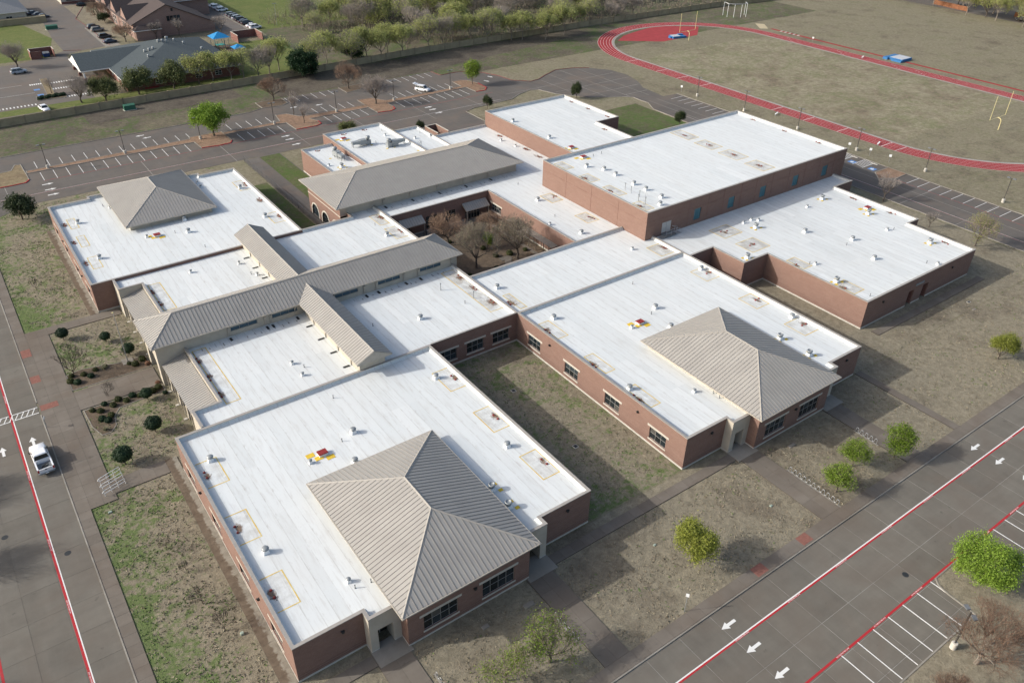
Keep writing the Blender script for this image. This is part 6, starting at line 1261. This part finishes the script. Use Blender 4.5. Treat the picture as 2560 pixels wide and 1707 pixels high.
for k in range(8): small_win(sh, 46+k*5.6, 348.9, 1.2, 3.6, 2.4, 0, 3, 1, 'glass_dark', 'bronze')
# playground with two blue shades
def shade(x, y, s, h, label, extra):
    t = thing('shade_canopy', label, 'canopy', (x,y,0)); b = MB(); b.face([(-s,-s,h),(s,-s,h),(0,0,h+s*.55)]); b.face([(s,-s,h),(s,s,h),(0,0,h+s*.55)]); b.face([(s,s,h),(-s,s,h),(0,0,h+s*.55)]); b.face([(-s,s,h),(-s,-s,h),(0,0,h+s*.55)]); b.obj('fabric', 'canopy_blue', t)
    for a in (-1,1):
        for c in (-1,1): b = MB(); b.tube((a*s*.8,c*s*.8,0),(a*s*.8,c*s*.8,h+.15),.07,.07,6); b.obj('post', 'steel', t)
shade(75.2,243.5,3.0,4.0,'large blue pyramid shade over the playground',1); shade(77.5,231.5,2.0,2.6,'small blue shade nearer the trees',0)
t = thing('play_structure', 'teal climbing frame under the blue shade', 'play structure', (75.2,243.5,0))
for a in (-1.2,1.2):
    for c in (-1.2,1.2): b = MB(); b.tube((a,c,0),(a,c,2.9),.08,.08,6); b.obj('post', 'play_teal', t)
b = MB(); b.box(-1.3,-1.3,1.3,1.3,1.3,1.4); b.obj('platform', 'play_teal', t); b = MB(); b.hexa([(1.3,-.5,1.35),(3.6,-.5,.2),(3.6,.3,.2),(1.3,.3,1.35)], [(1.3,-.5,1.42),(3.6,-.5,.27),(3.6,.3,.27),(1.3,.3,1.42)]); b.obj('slide', 'canopy_blue', t)
b = MB(); b.prism([(70.5,238),(80,237),(81,247),(71,248.5)], 0, .03); struct('play_surface', b, 'soil_brown', 'dark bark surface under the play structure')
for x, y, lab in ((92.0,228.0,'basketball hoop on the daycare lawn'),(104.8,266.0,'pale light pole beyond the green fence')):
    t = thing('hoop_post' if 'hoop' in lab else 'light_pole', lab, 'post', (x,y,0)); b = MB(); b.tube((0,0,0),(0,0,3.6 if 'hoop' in lab else 8),.08,.06,6); b.obj('post', 'steel', t); b = MB(); b.box(-.8,-.1,2.9 if 'hoop' in lab else 7.9,.8,0,3.9 if 'hoop' in lab else 8.1); b.obj('board' if 'hoop' in lab else 'lamp_head', 'galv', t)
# houses and fences at the far right corner
for x, y, w, d, col, rc, lab in ((392,140,16,12,'limestone','shingle_grey','pale house behind the far right trees, left'),(398,112,16,12,'brick_pink','shingle_brown','brick house behind the far right trees, right')):
    t = thing('house', lab, 'house', (x,y,0)); b = MB(); b.box(0,0,0,w,d,3.2); b.obj('wall', col, t); b = MB(); hip_simple(b, -.6,-.6,w+.6,d+.6,3.3,6.8); b.obj('roof', [rc,'fascia_white'], t)
    for k in range(3): small_win(t, 2+k*4.5, -.05, 1, 1.6, 1.4, 0, 2, 1)
def board_fence(label, p, q, h=1.9, w=.9):
    t = thing('board_fence', label, 'fence', (*p,0)); P, Q = Vector(p), Vector(q); d = (Q-P).normalized(); n = int((Q-P).length/w); rz = math.atan2(d.y,d.x); me = boxmesh('board', w-.05, .05, h, 'wood_fence')
    for k in range(n): c = d*(k*w); link('board', me, t, (c.x,c.y,rnd.uniform(-.05,.03)), rz)
board_fence('reddish board fence behind the far right trees, left run', (369,152), (366,134)); board_fence('reddish board fence behind the far right trees, right run', (374,118), (372,92))
b = MB(); b.prism(rect(364,60,385,175), 0, .02); struct('back_alley', b, 'pave_far', 'paved alley behind the far right trees')
car('suv','car_black',368,112,R(80),'dark car under the far right trees')
# ------------------------------------------------------------------ trees and shrubs
def grow(seed, h, w, trunk_h, tr, levels=5, kids=(6,4,4,4,4), twig_r=0.016, up=0.25, lean=0.0, spread=0.62):
    """limbs of a tree inside an egg h high and w wide: returns trunk MB, list of twig segments, list of tips"""
    r = random.Random(seed); T = MB(); tw = []; tips = []
    base = Vector((0,0,0)); top = Vector((lean*trunk_h, r.uniform(-.1,.1)*trunk_h*.5, trunk_h))
    mid = base.lerp(top, .5)+Vector((r.uniform(-.06,.06)*h, r.uniform(-.06,.06)*h, 0))*.4
    T.tube((0,0,-.15), (0,0,.12), tr*1.5, tr*1.12, 8); T.tube((0,0,.12), mid, tr*1.12, tr*.9, 8, 0, False); T.tube(mid, top, tr*.9, tr*.8, 8, 0, False)
    cz = trunk_h+(h-trunk_h)*.48; rz = (h-trunk_h)*.60; rx = w/2
    def inside(p): return ((p.x-top.x*.6)/rx)**2+((p.y-top.y*.6)/rx)**2+((p.z-cz)/rz)**2
    def br(p, d, ln, rad, lev):
        nseg = 2 if lev < 3 else 1; q = p
        for s in range(nseg):
            d = (d+Vector((r.uniform(-1,1),r.uniform(-1,1),r.uniform(-.6,1)))*.16+Vector((0,0,up*.2))).normalized()
            e = q+d*(ln/nseg)
            r1 = rad*(1-.36*(s+1)/nseg)
            if lev <= 2: T.tube(q, e, rad*(1-.36*s/nseg), r1, 6 if lev < 2 else 5, 0, False)
            else: tw.append((q, e, max(rad*(1-.36*s/nseg), twig_r), max(r1, twig_r*.6)))
            q = e
        if lev+1 >= levels: tips.append((q, d)); return
        n = kids[lev]
        for k in range(n):
            a = 2*math.pi*(k+r.random()*.7)/n; o = d.orthogonal().normalized(); o = Matrix.Rotation(a, 3, d) @ o
            sp = spread*r.uniform(.6,1.25) if k else spread*.25
            nd = (d*math.cos(sp)+o*math.sin(sp)+Vector((0,0,up*.35))).normalized(); l2 = ln*r.uniform(.56,.82)
            st = q if k == 0 or lev >= 3 else q.lerp(p, r.uniform(0,.5))
            if inside(st+nd*l2) > 1.0:
                l2 *= .55
                if inside(st+nd*l2) > 1.12: tips.append((st, nd)); continue
            br(st, nd, l2, rad*.58, lev+1)
    n0 = kids[0]; L0 = (h-trunk_h)*.40
    for k in range(n0):
        a = 2*math.pi*(k+r.random()*.5)/n0; tilt = r.uniform(.45,1.05) if k else .1
        d = Vector((math.cos(a)*math.sin(tilt)*min(1.25, w/h+.25), math.sin(a)*math.sin(tilt)*min(1.25, w/h+.25), math.cos(tilt))).normalized()
        br(top-Vector((0,0,trunk_h*.18*r.random())), d, L0*r.uniform(.8,1.15), tr*.5, 1)
    return T, tw, tips
def twig_mesh(b, tw, r, mi=0, fan=0, flen=.5, tips=(), fr=.01):
    for p, q, r0, r1 in tw: b.tube(p, q, r0, r1, 3, mi, False)
    for p, d in tips:
        for k in range(fan):
            e = p+(d+Vector((r.uniform(-1,1),r.uniform(-1,1),r.uniform(-.5,1)))*.75).normalized()*flen*r.uniform(.5,1.2)
            s = Vector((r.uniform(-1,1),r.uniform(-1,1),r.uniform(-1,1))).normalized()*fr
            b.face([p+s, p-s, e], mi)
def leaf_mesh(b, tips, r, per, size, rad, mi=1, drop=0.0):
    for p, d in tips:
        if r.random() < drop: continue
        for k in range(per):
            c = p+Vector((r.gauss(0,1),r.gauss(0,1),r.gauss(0,.8)))*rad; s = size*r.uniform(.6,1.35)
            n = Vector((r.gauss(0,1),r.gauss(0,1),r.gauss(.6,1))).normalized(); a = n.orthogonal().normalized(); a = Matrix.Rotation(r.uniform(0,6.28), 3, n) @ a; q = n.cross(a)
            b.face([c-a*s, c+q*s*.55, c+a*s, c-q*s*.55], mi)
def species(name, seed, h, w, trunk_h, tr, leafm=None, bark='bark', twig='twig', levels=5, kids=(6,4,4,4,4), per=0, size=.2, rad=.35, fan=3, flen=.6, fr=.012, drop=0., up=.25, lean=0., spread=.62, twig_r=.016):
    r = random.Random(seed+991); T, tw, tips = grow(seed, h, w, trunk_h, tr, levels, kids, twig_r, up, lean, spread)
    b = MB(); twig_mesh(b, tw, r, 0, fan, flen, tips, fr)
    if leafm: leaf_mesh(b, tips, r, per, size, rad, 1, drop)
    return (name, T.mesh('trunk', bark), b.mesh('crown', [twig, leafm] if leafm else twig), h)
def plant(sp, x, y, label, h=None, rz=None, group=None, name=None, sx=1.0, cat='tree', z=0.0):
    s = (h/sp[3]) if h else 1.0
    t = thing(name or sp[0], label, cat, (x,y,z), rnd.uniform(0,6.28) if rz is None else rz, group, (s*sx, s*sx, s))
    link('trunk', sp[1], t); link('crown', sp[2], t); return t
BARE1 = species('bare_oak', 11, 7.0, 7.6, 1.8, .20, None, 'bark', 'twig_rust', 6, (7,4,4,4,3), fan=7, flen=.6, fr=.012)
BARE2 = species('bare_oak', 23, 8.0, 8.6, 1.7, .24, None, 'bark', 'twig_grey', 6, (7,4,4,4,3), fan=4, flen=.8, fr=.014)
BARE3 = species('bare_tree', 31, 4.6, 4.0, 1.3, .10, None, 'bark', 'twig_grey', 5, (5,4,4,4), fan=4, flen=.5, fr=.011)
BARE4 = species('bare_shade_tree', 37, 8.5, 9.4, 2.2, .26, 'leaf_rust', 'bark_pale', 'twig_bud', 6, (7,4,4,4,3), per=3, size=.06, rad=.4, fan=5, flen=.8, fr=.010)
DARKB = species('bare_sapling', 41, 2.6, 2.4, .7, .05, None, 'bark', 'twig_dark', 5, (4,4,3,3), fan=3, flen=.35, fr=.009)
CRAPE = species('bare_crape_myrtle', 43, 5.2, 5.6, .5, .10, None, 'bark', 'twig_dark', 5, (6,3,4,4), fan=5, flen=.6, fr=.011, up=.5)
BUD1 = species('budding_tree', 47, 5.6, 5.0, 1.4, .13, 'leaf_olive', 'bark', 'twig', 6, (6,4,4,3,3), per=3, size=.09, rad=.35, fan=3, flen=.5, drop=.25)
BUD2 = species('budding_tree', 53, 7.4, 7.6, 2.0, .19, 'leaf_grey', 'bark', 'twig', 6, (6,4,4,4,3), per=2, size=.08, rad=.4, fan=7, flen=.6, fr=.011, drop=.2)
SPR1 = species('spring_tree', 59, 4.8, 4.4, 1.3, .10, 'leaf_spring', 'bark', 'twig', 5, (6,4,4,4), per=14, size=.10, rad=.34, fan=2)
SPR2 = species('spring_tree', 61, 4.4, 3.6, 1.2, .08, 'leaf_spring', 'bark', 'twig', 5, (6,4,4,4), per=15, size=.10, rad=.32, fan=2)
YEL = species('yellow_green_tree', 67, 5.6, 4.4, .8, .12, 'leaf_yellow', 'bark', 'twig', 5, (7,4,4,4), per=34, size=.10, rad=.40, fan=1, up=.5)
BRI = species('bright_green_tree', 71, 6.4, 6.6, 1.5, .17, 'leaf_bright', 'bark_pale', 'twig', 5, (7,5,4,4), per=46, size=.095, rad=.40, fan=1)
BRI2 = species('bright_green_tree', 73, 7.0, 8.2, 1.6, .22, 'leaf_bright', 'bark', 'twig', 5, (8,5,4,4), per=30, size=.17, rad=.50, fan=1)
LIV = species('live_oak', 79, 6.0, 7.2, 1.4, .2, 'leaf_live_oak', 'bark', 'twig_dark', 5, (7,5,4,4), per=14, size=.2, rad=.5, fan=1)
LIV2 = species('evergreen_oak', 81, 6.0, 7.0, 1.1, .2, 'leaf_oak', 'bark', 'twig_dark', 5, (7,5,4,4), per=16, size=.17, rad=.5, fan=1)
CED = species('cedar_tree', 83, 8.5, 8.4, .8, .22, 'leaf_dark', 'bark', 'twig_dark', 5, (8,5,4,4), per=18, size=.24, rad=.55, fan=0, up=.1)
WIL = species('wispy_green_tree', 89, 5.4, 5.6, 1.3, .12, 'leaf_spring', 'bark', 'twig', 6, (6,4,4,3,3), per=4, size=.085, rad=.45, fan=3, flen=.6, drop=.1)
W1 = species('woodland_tree', 97, 10.0, 9.5, 2.6, .2, 'leaf_wood', 'bark_pale', 'twig_grey', 6, (6,4,4,3,3), per=4, size=.20, rad=.6, fan=3, flen=.8, fr=.02, drop=.25, twig_r=.022)
W2 = species('woodland_tree', 101, 10.0, 8.0, 3.2, .18, 'leaf_wood', 'bark_pale', 'twig', 6, (6,4,4,3,3), per=6, size=.20, rad=.6, fan=2, flen=.8, fr=.02, drop=.1, twig_r=.022)
W3 = species('bare_woodland_tree', 103, 10.0, 9.5, 2.4, .2, 'leaf_grey', 'bark_pale', 'twig_grey', 6, (7,4,4,4,3), per=1, size=.14, rad=.6, fan=4, flen=1.0, fr=.02, drop=.5, twig_r=.022)
W4 = species('woodland_tree', 107, 10.0, 10.5, 2.0, .2, 'leaf_olive', 'bark', 'twig', 6, (7,4,4,3,3), per=5, size=.22, rad=.7, fan=3, flen=.9, fr=.02, drop=.15, twig_r=.022)
# courtyard
for sp, x, y, h, lab in ((BARE1,61.6,71.6,7.0,'round russet bare tree by the courtyard glazing'),(BARE1,70.2,69.4,5.6,'bare tree at the far right of the courtyard'),(BUD2,61.2,60.9,8.2,'budding courtyard tree with yellow green top'),(BUD2,69.7,59.6,8.2,'budding courtyard tree beside the pergola'),(BARE3,74.0,64.0,3.2,'small rust coloured bare tree against the courtyard wall'),(SPR2,67.5,66.4,3.0,'low green tree in the middle of the courtyard')):
    plant(sp, x, y, lab, h)
# front lawns and lot
for sp, x, y, h, lab in ((YEL,43.3,-11.4,5.4,'dense yellow green tree on the lawn between the front paths'),(SPR1,66.4,-14.1,4.3,'lowest of three light green trees beside the long bike rack'),(SPR1,72.3,-12.4,4.1,'middle of three light green trees right of the bike rack'),(SPR2,78.5,-14.6,4.7,'upper of three light green trees beside the short bike rack'),
    (YEL,113.2,-10.7,4.6,'compact green tree alone on the right lawn'),(WIL,16.9,-11.6,4.6,'wispy green tree at the bottom edge, left of its pair'),(WIL,21.6,-12.4,5.4,'wispy green tree at the bottom edge, right of its pair'),(BRI,67.3,-32.2,6.0,'vivid green tree on the lot island at lower right'),(BARE4,57.1,-37.5,7.2,'large leafless tree with reddish buds at the lower right corner'),(BARE4,49.5,-38.5,4.2,'reddish budding bush tree at the bottom right edge'),
    (BRI2,44.3,157.9,7.8,'vivid green tree on the tan island of the rear lot'),(LIV,-4.4,130.3,5.0,'dark live oak at the far left corner of the lot'),(BUD1,148.8,12.5,6.4,'thin olive budding tree right of the flat roofed wing'),(BARE3,153.0,35.8,6.2,'bare grey tree behind the flat roofed wing'),(BARE3,149.1,22.6,3.6,'small bare tree between the two right-hand trees'),
    (BARE1,67.9,176.9,7.2,'russet bare tree on the far bump-out of the rear lot'),(BARE3,67.9,162.4,6.0,'taller grey bare tree on the island behind the kitchen'),(BARE3,67.5,154.4,5.2,'smaller grey bare tree on the island behind the kitchen'),(CED,85.4,195.4,8.4,'very dark green cedar against the tan wall'),(BARE1,91.4,176.5,7.6,'pinkish brown bare tree on the second bump-out'),(BARE2,91.4,158.8,8.2,'big spreading grey bare tree on the long tan island'),
    (SPR2,125.4,160.1,6.6,'light green tree on the round island tip'),(LIV,115.7,137.5,3.8,'small dark conifer by the rear lot kerb'),(LIV,143.5,131.5,4.6,'dark evergreen on the grass inside the turning bay'),(LIV,151.5,97.0,4.0,'small evergreen on the lawn behind the gym'),(LIV2,72.3,136.9,4.4,'olive rounded tree behind the kitchen'),(LIV,90.5,131.8,2.8,'dark shrub tree by the brick bin enclosure'),
    (CRAPE,-7.2,67.4,4.6,'dark multi stemmed bare tree in the entrance bed'),(DARKB,-4.3,58.6,2.4,'small bare tree in the lower entrance bed'),(DARKB,-5.6,24.8,2.0,'uppermost dark sapling on the left lawn'),(DARKB,-4.8,20.5,1.6,'second dark sapling on the left lawn'),(DARKB,-4.7,14.7,2.6,'third dark sapling on the left lawn'),(DARKB,-3.9,10.0,2.7,'lowest dark sapling on the left lawn'),(DARKB,-7.2,97.2,2.4,'dark sapling on the far left lawn')):
    t = plant(sp, x, y, lab, h)
    if sp is LIV and h < 5: t.scale.x *= .6; t.scale.y *= .6
# neighbour's trees and the row along the wall
for sp, x, y, h, lab in ((LIV2,28.3,202.6,6.6,'dark round tree left of the daycare corner'),(LIV2,37.8,204.2,7.4,'olive tree in front of the daycare wall'),(LIV2,48.0,204.8,7.4,'dark green tree right of the daycare window'),(BARE2,22.3,205.0,7.6,'bare tree beside the daycare drive'),(BARE2,13.2,254.0,8.0,'bare grey tree by the brick bin shed'),(BARE1,29.8,213.2,5.5,'small bare tree under the daycare porch'),
    (BARE3,17.0,219.0,4.6,'small bare tree on the daycare lot island'),(BARE1,50.2,270.0,6.6,'bare tree beside the dark parked cars'),(BARE1,49.9,309.5,7.5,'bare tree left of the gabled brick building'),(BARE3,60.5,268.8,6.4,'bare tree in front of the brick gable, left'),(BARE3,68.5,267.8,6.8,'bare tree in front of the brick gable, middle'),(BARE3,82.0,262.5,7.2,'bare tree at the right end of the brick gable'),(LIV,51.2,305.0,3.6,'low green shrub tree by the gabled building wall')):
    plant(sp, x, y, lab, h)
row = [(55.6,205.0,W4,8.6),(60.2,206.5,W2,8.4),(64.8,203.2,W2,8.8),(69.2,204.3,W1,8.2),(73.6,203.2,W3,8.4),(77.6,204.6,W3,9.2),(81.6,206.6,W2,10.0),(91.4,198.6,W1,10.4),(97.0,204.0,W2,10.2),(103.8,199.6,W1,10.0),(107.0,205.5,CED,8.0),(110.4,202.0,W2,10.6),(114.9,199.8,W2,9.6),(119.0,203.2,W2,10.2),(123.2,200.2,W2,10.4),(128.0,205.5,W3,9.0),(135.2,203.0,W1,10.8),(141.5,204.4,W3,10.4),(147.0,206.5,W1,10.2),(153.0,203.5,W2,9.6),(158.6,201.2,W1,10.6),(163.6,205.0,W2,10.4),(168.0,199.0,W2,8.8),(171.5,196.8,W2,9.6),(178.8,192.4,W2,9.2),(184.0,198.0,W4,9.6),(189.4,194.8,W2,10.4),(196.5,204.5,W1,9.8),(202.0,205.0,W4,8.2),(212.0,207.0,W1,9.0),(220.6,203.5,W3,7.2),(228,209,W3,8.5),(236,207,W3,7.5)]
row.sort(key=lambda q: scr_x((q[0],q[1],0)))
for i, (x, y, sp, h) in enumerate(row):
    plant(sp, x, y, ('%s %s in the row along the tan wall' % (nth(i, len(row)), 'dark cedar' if sp is CED else 'grey bare tree' if sp is W3 else 'half-leafed tree')), h, group='trees along the tan wall')
r2 = random.Random(5); back = [(112.5,259,W3,12),(111.6,246,W1,7),(128,239,W3,13),(134,241,W4,12.5),(138,246.5,W3,13)]
while len(back) < 66:
    x, y = r2.uniform(118,262), r2.uniform(212,302)
    if y < 212+max(0,(132-x))*2.2 or y > 236+x*.30 or any((x-a)**2+(y-c)**2 < 42 for a, c, _, _ in back): continue
    back.append((x, y, r2.choice((W1,W2,W3,W3,W4,W4)), r2.uniform(8.5,12.5)))
back.sort(key=lambda q: scr_x((q[0],q[1],0)))
nb_ = len(back)
for i, (x, y, sp, h) in enumerate(back):
    lab = '%s in the wood behind the wall, %s by its trunk' % ('bare grey tree' if sp is W3 else 'yellow green tree', nth(i, nb_) if i < len(ORD) or i == nb_-1 else ORD[nb_-1-i]+' from right')
    plant(sp, x, y, lab, h, group='trees of the wood')
far = [(359,131,W2,9),(358.6,118,W2,10),(362,124,W4,11),(366,112,W4,11),(357,106,W1,9),(368,138,W3,11),(364,149,W2,9),(372,126,W3,12),(370,104,W3,12),(361,98,W2,10),(376,144,W4,10),(374,116,W1,12),(366,92,W4,11),(378,158,W3,11),(382,108,W1,12),(384,132,W2,11),(371,164,W1,10),(362,170,W2,9)]
far.sort(key=lambda q: scr_x((q[0],q[1],0)))
for i, (x, y, sp, h) in enumerate(far): plant(sp, x, y, '%s tree of the row at the far right corner of the field' % nth(i, len(far)), h, group='trees at the far right')
# thicket that fills the wood: nobody could count it
r3 = random.Random(9); b = MB()
for k in range(5200):
    x, y = r3.uniform(100,330), r3.uniform(206,330)
    if y < 206+max(0,(140-x))*1.5 or y > 258+x*.22: continue
    h = r3.uniform(1.2,5.5)
    for j in range(5):
        e = Vector((x+r3.gauss(0,.9), y+r3.gauss(0,.9), h*r3.uniform(.5,1.1))); s = Vector((r3.uniform(-1,1),r3.uniform(-1,1),0)).normalized()*.05
        b.face([(x-s.x,y-s.y,0),(x+s.x,y+s.y,0),tuple(e)], 0)
        if r3.random() < .55:
            for q in range(2): c = e+Vector((r3.gauss(0,.4),r3.gauss(0,.4),r3.gauss(0,.3))); a = Vector((r3.gauss(0,1),r3.gauss(0,1),r3.gauss(0,1))).normalized()*.22; d = a.orthogonal().normalized()*.14; b.face([c-a,c+d,c+a,c-d], 1)
o = b.obj('thicket', ['twig','leaf_grey']); tag(o, 'grey brown undergrowth filling the wood', 'undergrowth', None, 'stuff')
# clipped round hollies on trunks
def ball(seed, r0, mat, n=1500, size=.085, flat=.85):
    r = random.Random(seed); b = MB(); b.lathe([(0.02,-r0*.8*flat)]+[(r0*.86*math.sin(math.pi*k/8), -r0*.86*flat*math.cos(math.pi*k/8)) for k in range(1,8)]+[(0.02,r0*.86*flat)], 12, 0)
    for k in range(n):
        v = Vector((r.gauss(0,1),r.gauss(0,1),r.gauss(0,1))).normalized(); f = r0*r.uniform(.84,1.06)*(1+.05*math.sin(v.x*7+seed)+.05*math.cos(v.y*6)); c = Vector((v.x*f,v.y*f,v.z*f*flat)); s = size*r.uniform(.6,1.4)
        n_ = (v+Vector((r.gauss(0,.6),r.gauss(0,.6),r.gauss(0,.6)))).normalized(); a = n_.orthogonal().normalized(); a = Matrix.Rotation(r.uniform(0,6.28),3,n_) @ a; q = n_.cross(a); b.face([c-a*s,c+q*s*.6,c+a*s,c-q*s*.6])
    return b.mesh('crown', mat)
HB = ball(3, 1.1, 'leaf_holly', 2200); ht = MB(); ht.tube((0,0,-.1),(0,0,1.0),.08,.06,7); HT = ht.mesh('trunk', 'bark')
for x, y, s, lab in ((-0.9,46.7,1.02,'clipped round holly nearest the arcade on the lower lawn'),(-5.9,42.3,1.12,'clipped round holly nearest the railings'),(0.2,54.6,.78,'small round holly beside the entrance arch'),(1.0,67.7,.85,'clipped round holly by the flagpole foot'),(-6.5,78.0,.85,'clipped round holly nearest the far path, left'),(-1.1,73.6,.72,'clipped round holly nearest the far arcade')):
    t = thing('round_holly', lab, 'bush', (x,y,0), 0, 'clipped round hollies', (s,s,s)); link('trunk', HT, t); link('crown', HB, t, (0,0,1.55))
# bed shrubs
SB = ball(5, .6, 'leaf_shrub', 700, .09, .75); SB2 = ball(6, .6, 'leaf_holly', 700, .09, .75); SB3 = ball(8, .6, 'leaf_rust', 500, .08, .75)
bed = [(-8.0,65.2,.9,SB),(-7.2,64.4,.9,SB2),(-6.0,66.0,.75,SB),(-5.2,65.0,.8,SB2),(-4.3,66.3,.7,SB),(-7.6,66.6,.7,SB),(-2.9,66.5,.6,SB),(1.0,64.4,.95,SB),(2.2,65.2,.95,SB),(2.6,63.6,.7,SB3),(.3,65.2,.6,SB),(-6.9,56.2,.7,SB),(-6.0,55.4,.8,SB),(-5.2,56.8,.7,SB2),(-4.2,55.8,.8,SB),(-3.3,56.8,.85,SB),(-2.4,55.9,.75,SB),(-1.4,56.6,.85,SB2),(-.5,56.0,.7,SB),(.4,56.5,.85,SB),(1.3,56.0,.9,SB),(2.2,56.5,.85,SB),(2.5,57.8,.6,SB3),(2.7,54.7,.6,SB2),(-6.2,53.4,.9,SB2),(-5.6,52.6,.85,SB2),(-5.0,53.6,.8,SB)]
bed.sort(key=lambda q: scr_x((q[0],q[1],0)))
for i, (x, y, s, me) in enumerate(bed): 
    t = link('bed_shrub', me, None, (x,y,.3*s), rnd.uniform(0,6), s); tag(t, '%s low shrub in the entrance beds' % nth(i, len(bed)), 'shrub', 'low shrubs of the entrance beds')
for x, y, lab in ((-6.4,50.8,'spiky yucca clump at the lower end of the entrance bed'),(-3.2,66.0,'spiky yucca clump in the upper entrance bed')):
    r = random.Random(int(x*10)); b = MB()
    for k in range(120):
        a, e = r.uniform(0,6.28), r.uniform(.2,1.3); d = Vector((math.cos(a)*math.cos(e),math.sin(a)*math.cos(e),math.sin(e))); s = d.cross(Vector((0,0,1))).normalized()*.025; L_ = r.uniform(.6,1.0)
        b.face([s,-s,tuple(d*L_)])
    o = b.obj('yucca', 'leaf_grey', None, False, (x,y,.05)); tag(o, lab, 'plant')
cb = [(57,57.5,.9),(58.5,59.0,.8),(57.2,53.5,.9),(64.0,58.2,1.0),(69.5,61.8,1.1),(66.8,62.6,.9),(73.0,61.5,.8),(71.0,55.0,.7),(66.5,66.5,.9),(62.5,72.5,.8),(73.0,72.0,.9),(67.5,57.0,.7)]
cb.sort(key=lambda q: scr_x((q[0],q[1],0)))
for i, (x, y, s) in enumerate(cb): tag(link('courtyard_shrub', SB2 if i % 2 else SB, None, (x,y,.3*s), 0, s), '%s shrub on the courtyard ground' % nth(i, len(cb)), 'shrub', 'courtyard shrubs')
hb = [(13.0,214.2),(13.9,215.2),(14.8,214.4),(15.8,215.3),(16.8,214.6),(17.7,215.5),(18.6,214.8),(19.4,215.0)]
for i, (x, y) in enumerate(hb): tag(link('lot_shrub', SB2, None, (x,y,.4), 0, 1.15), '%s dark shrub on the daycare lot island' % nth(i, len(hb)), 'shrub', 'dark shrubs on the daycare lot island')

for x, y, h, lab in ((-29.5,50.5,7.5,'bare tree just left of the frame beside the drive, upper'),(-27.5,36.0,6.5,'bare tree just left of the frame beside the drive, middle'),(-32.5,17.5,7.0,'bare tree just left of the frame beside the drive, lower')): plant(BARE2, x, y, lab, h)

# dry tufts and new green in the near lawns: far too many to count
rg = random.Random(21); b = MB()
for x0, y0, x1, y1, dens, gr in ((-11.3,-12,-1.7,36.8,6,.42),(-11.3,84,-1.6,121,4,.45),(-8.1,41,2.8,54.5,5,.40),(-8.1,67.5,2.8,80.4,5,.42),(37.5,.3,52.8,36.4,3.5,.30),(11.0,-16,25.4,-3.6,3.5,.10),(29.3,-16,60.6,-3.1,3.5,.10),(64.6,-16,78.7,-3.4,3.5,.10),(82.5,-16,90.5,-1,3,.15),(92.4,-16,150,3.8,2.2,.18),(-11,121.5,36,136,2.5,.6)):
    for k in range(int((x1-x0)*(y1-y0)*dens)):
        x, y = rg.uniform(x0,x1), rg.uniform(y0,y1); q = math.sin(x*.9+1.3*math.sin(y*.37))+math.sin(y*.63+x*.21)+rg.uniform(-.8,.8)
        if q < -1.2: continue
        mi = 1 if (rg.random() < gr*(1.9 if q > .6 else .5)*(1.5 if x < -6 else .8)) else (2 if rg.random() < .35 else 0)
        for j in range(3):
            a = rg.uniform(0,6.28); h = rg.uniform(.05,.16); w = rg.uniform(.05,.11); cx, cy = x+rg.gauss(0,.09), y+rg.gauss(0,.09); dx, dy = math.cos(a)*w, math.sin(a)*w
            b.face([(cx-dx,cy-dy,.012),(cx+dx,cy+dy,.012),(cx+rg.gauss(0,.09),cy+rg.gauss(0,.09),h)], mi)
o = b.obj('grass_tufts', ['straw_blade','green_blade','brown_blade']); tag(o, 'dry straw tufts and fresh green blades in the near lawns', 'grass', None, 'stuff')
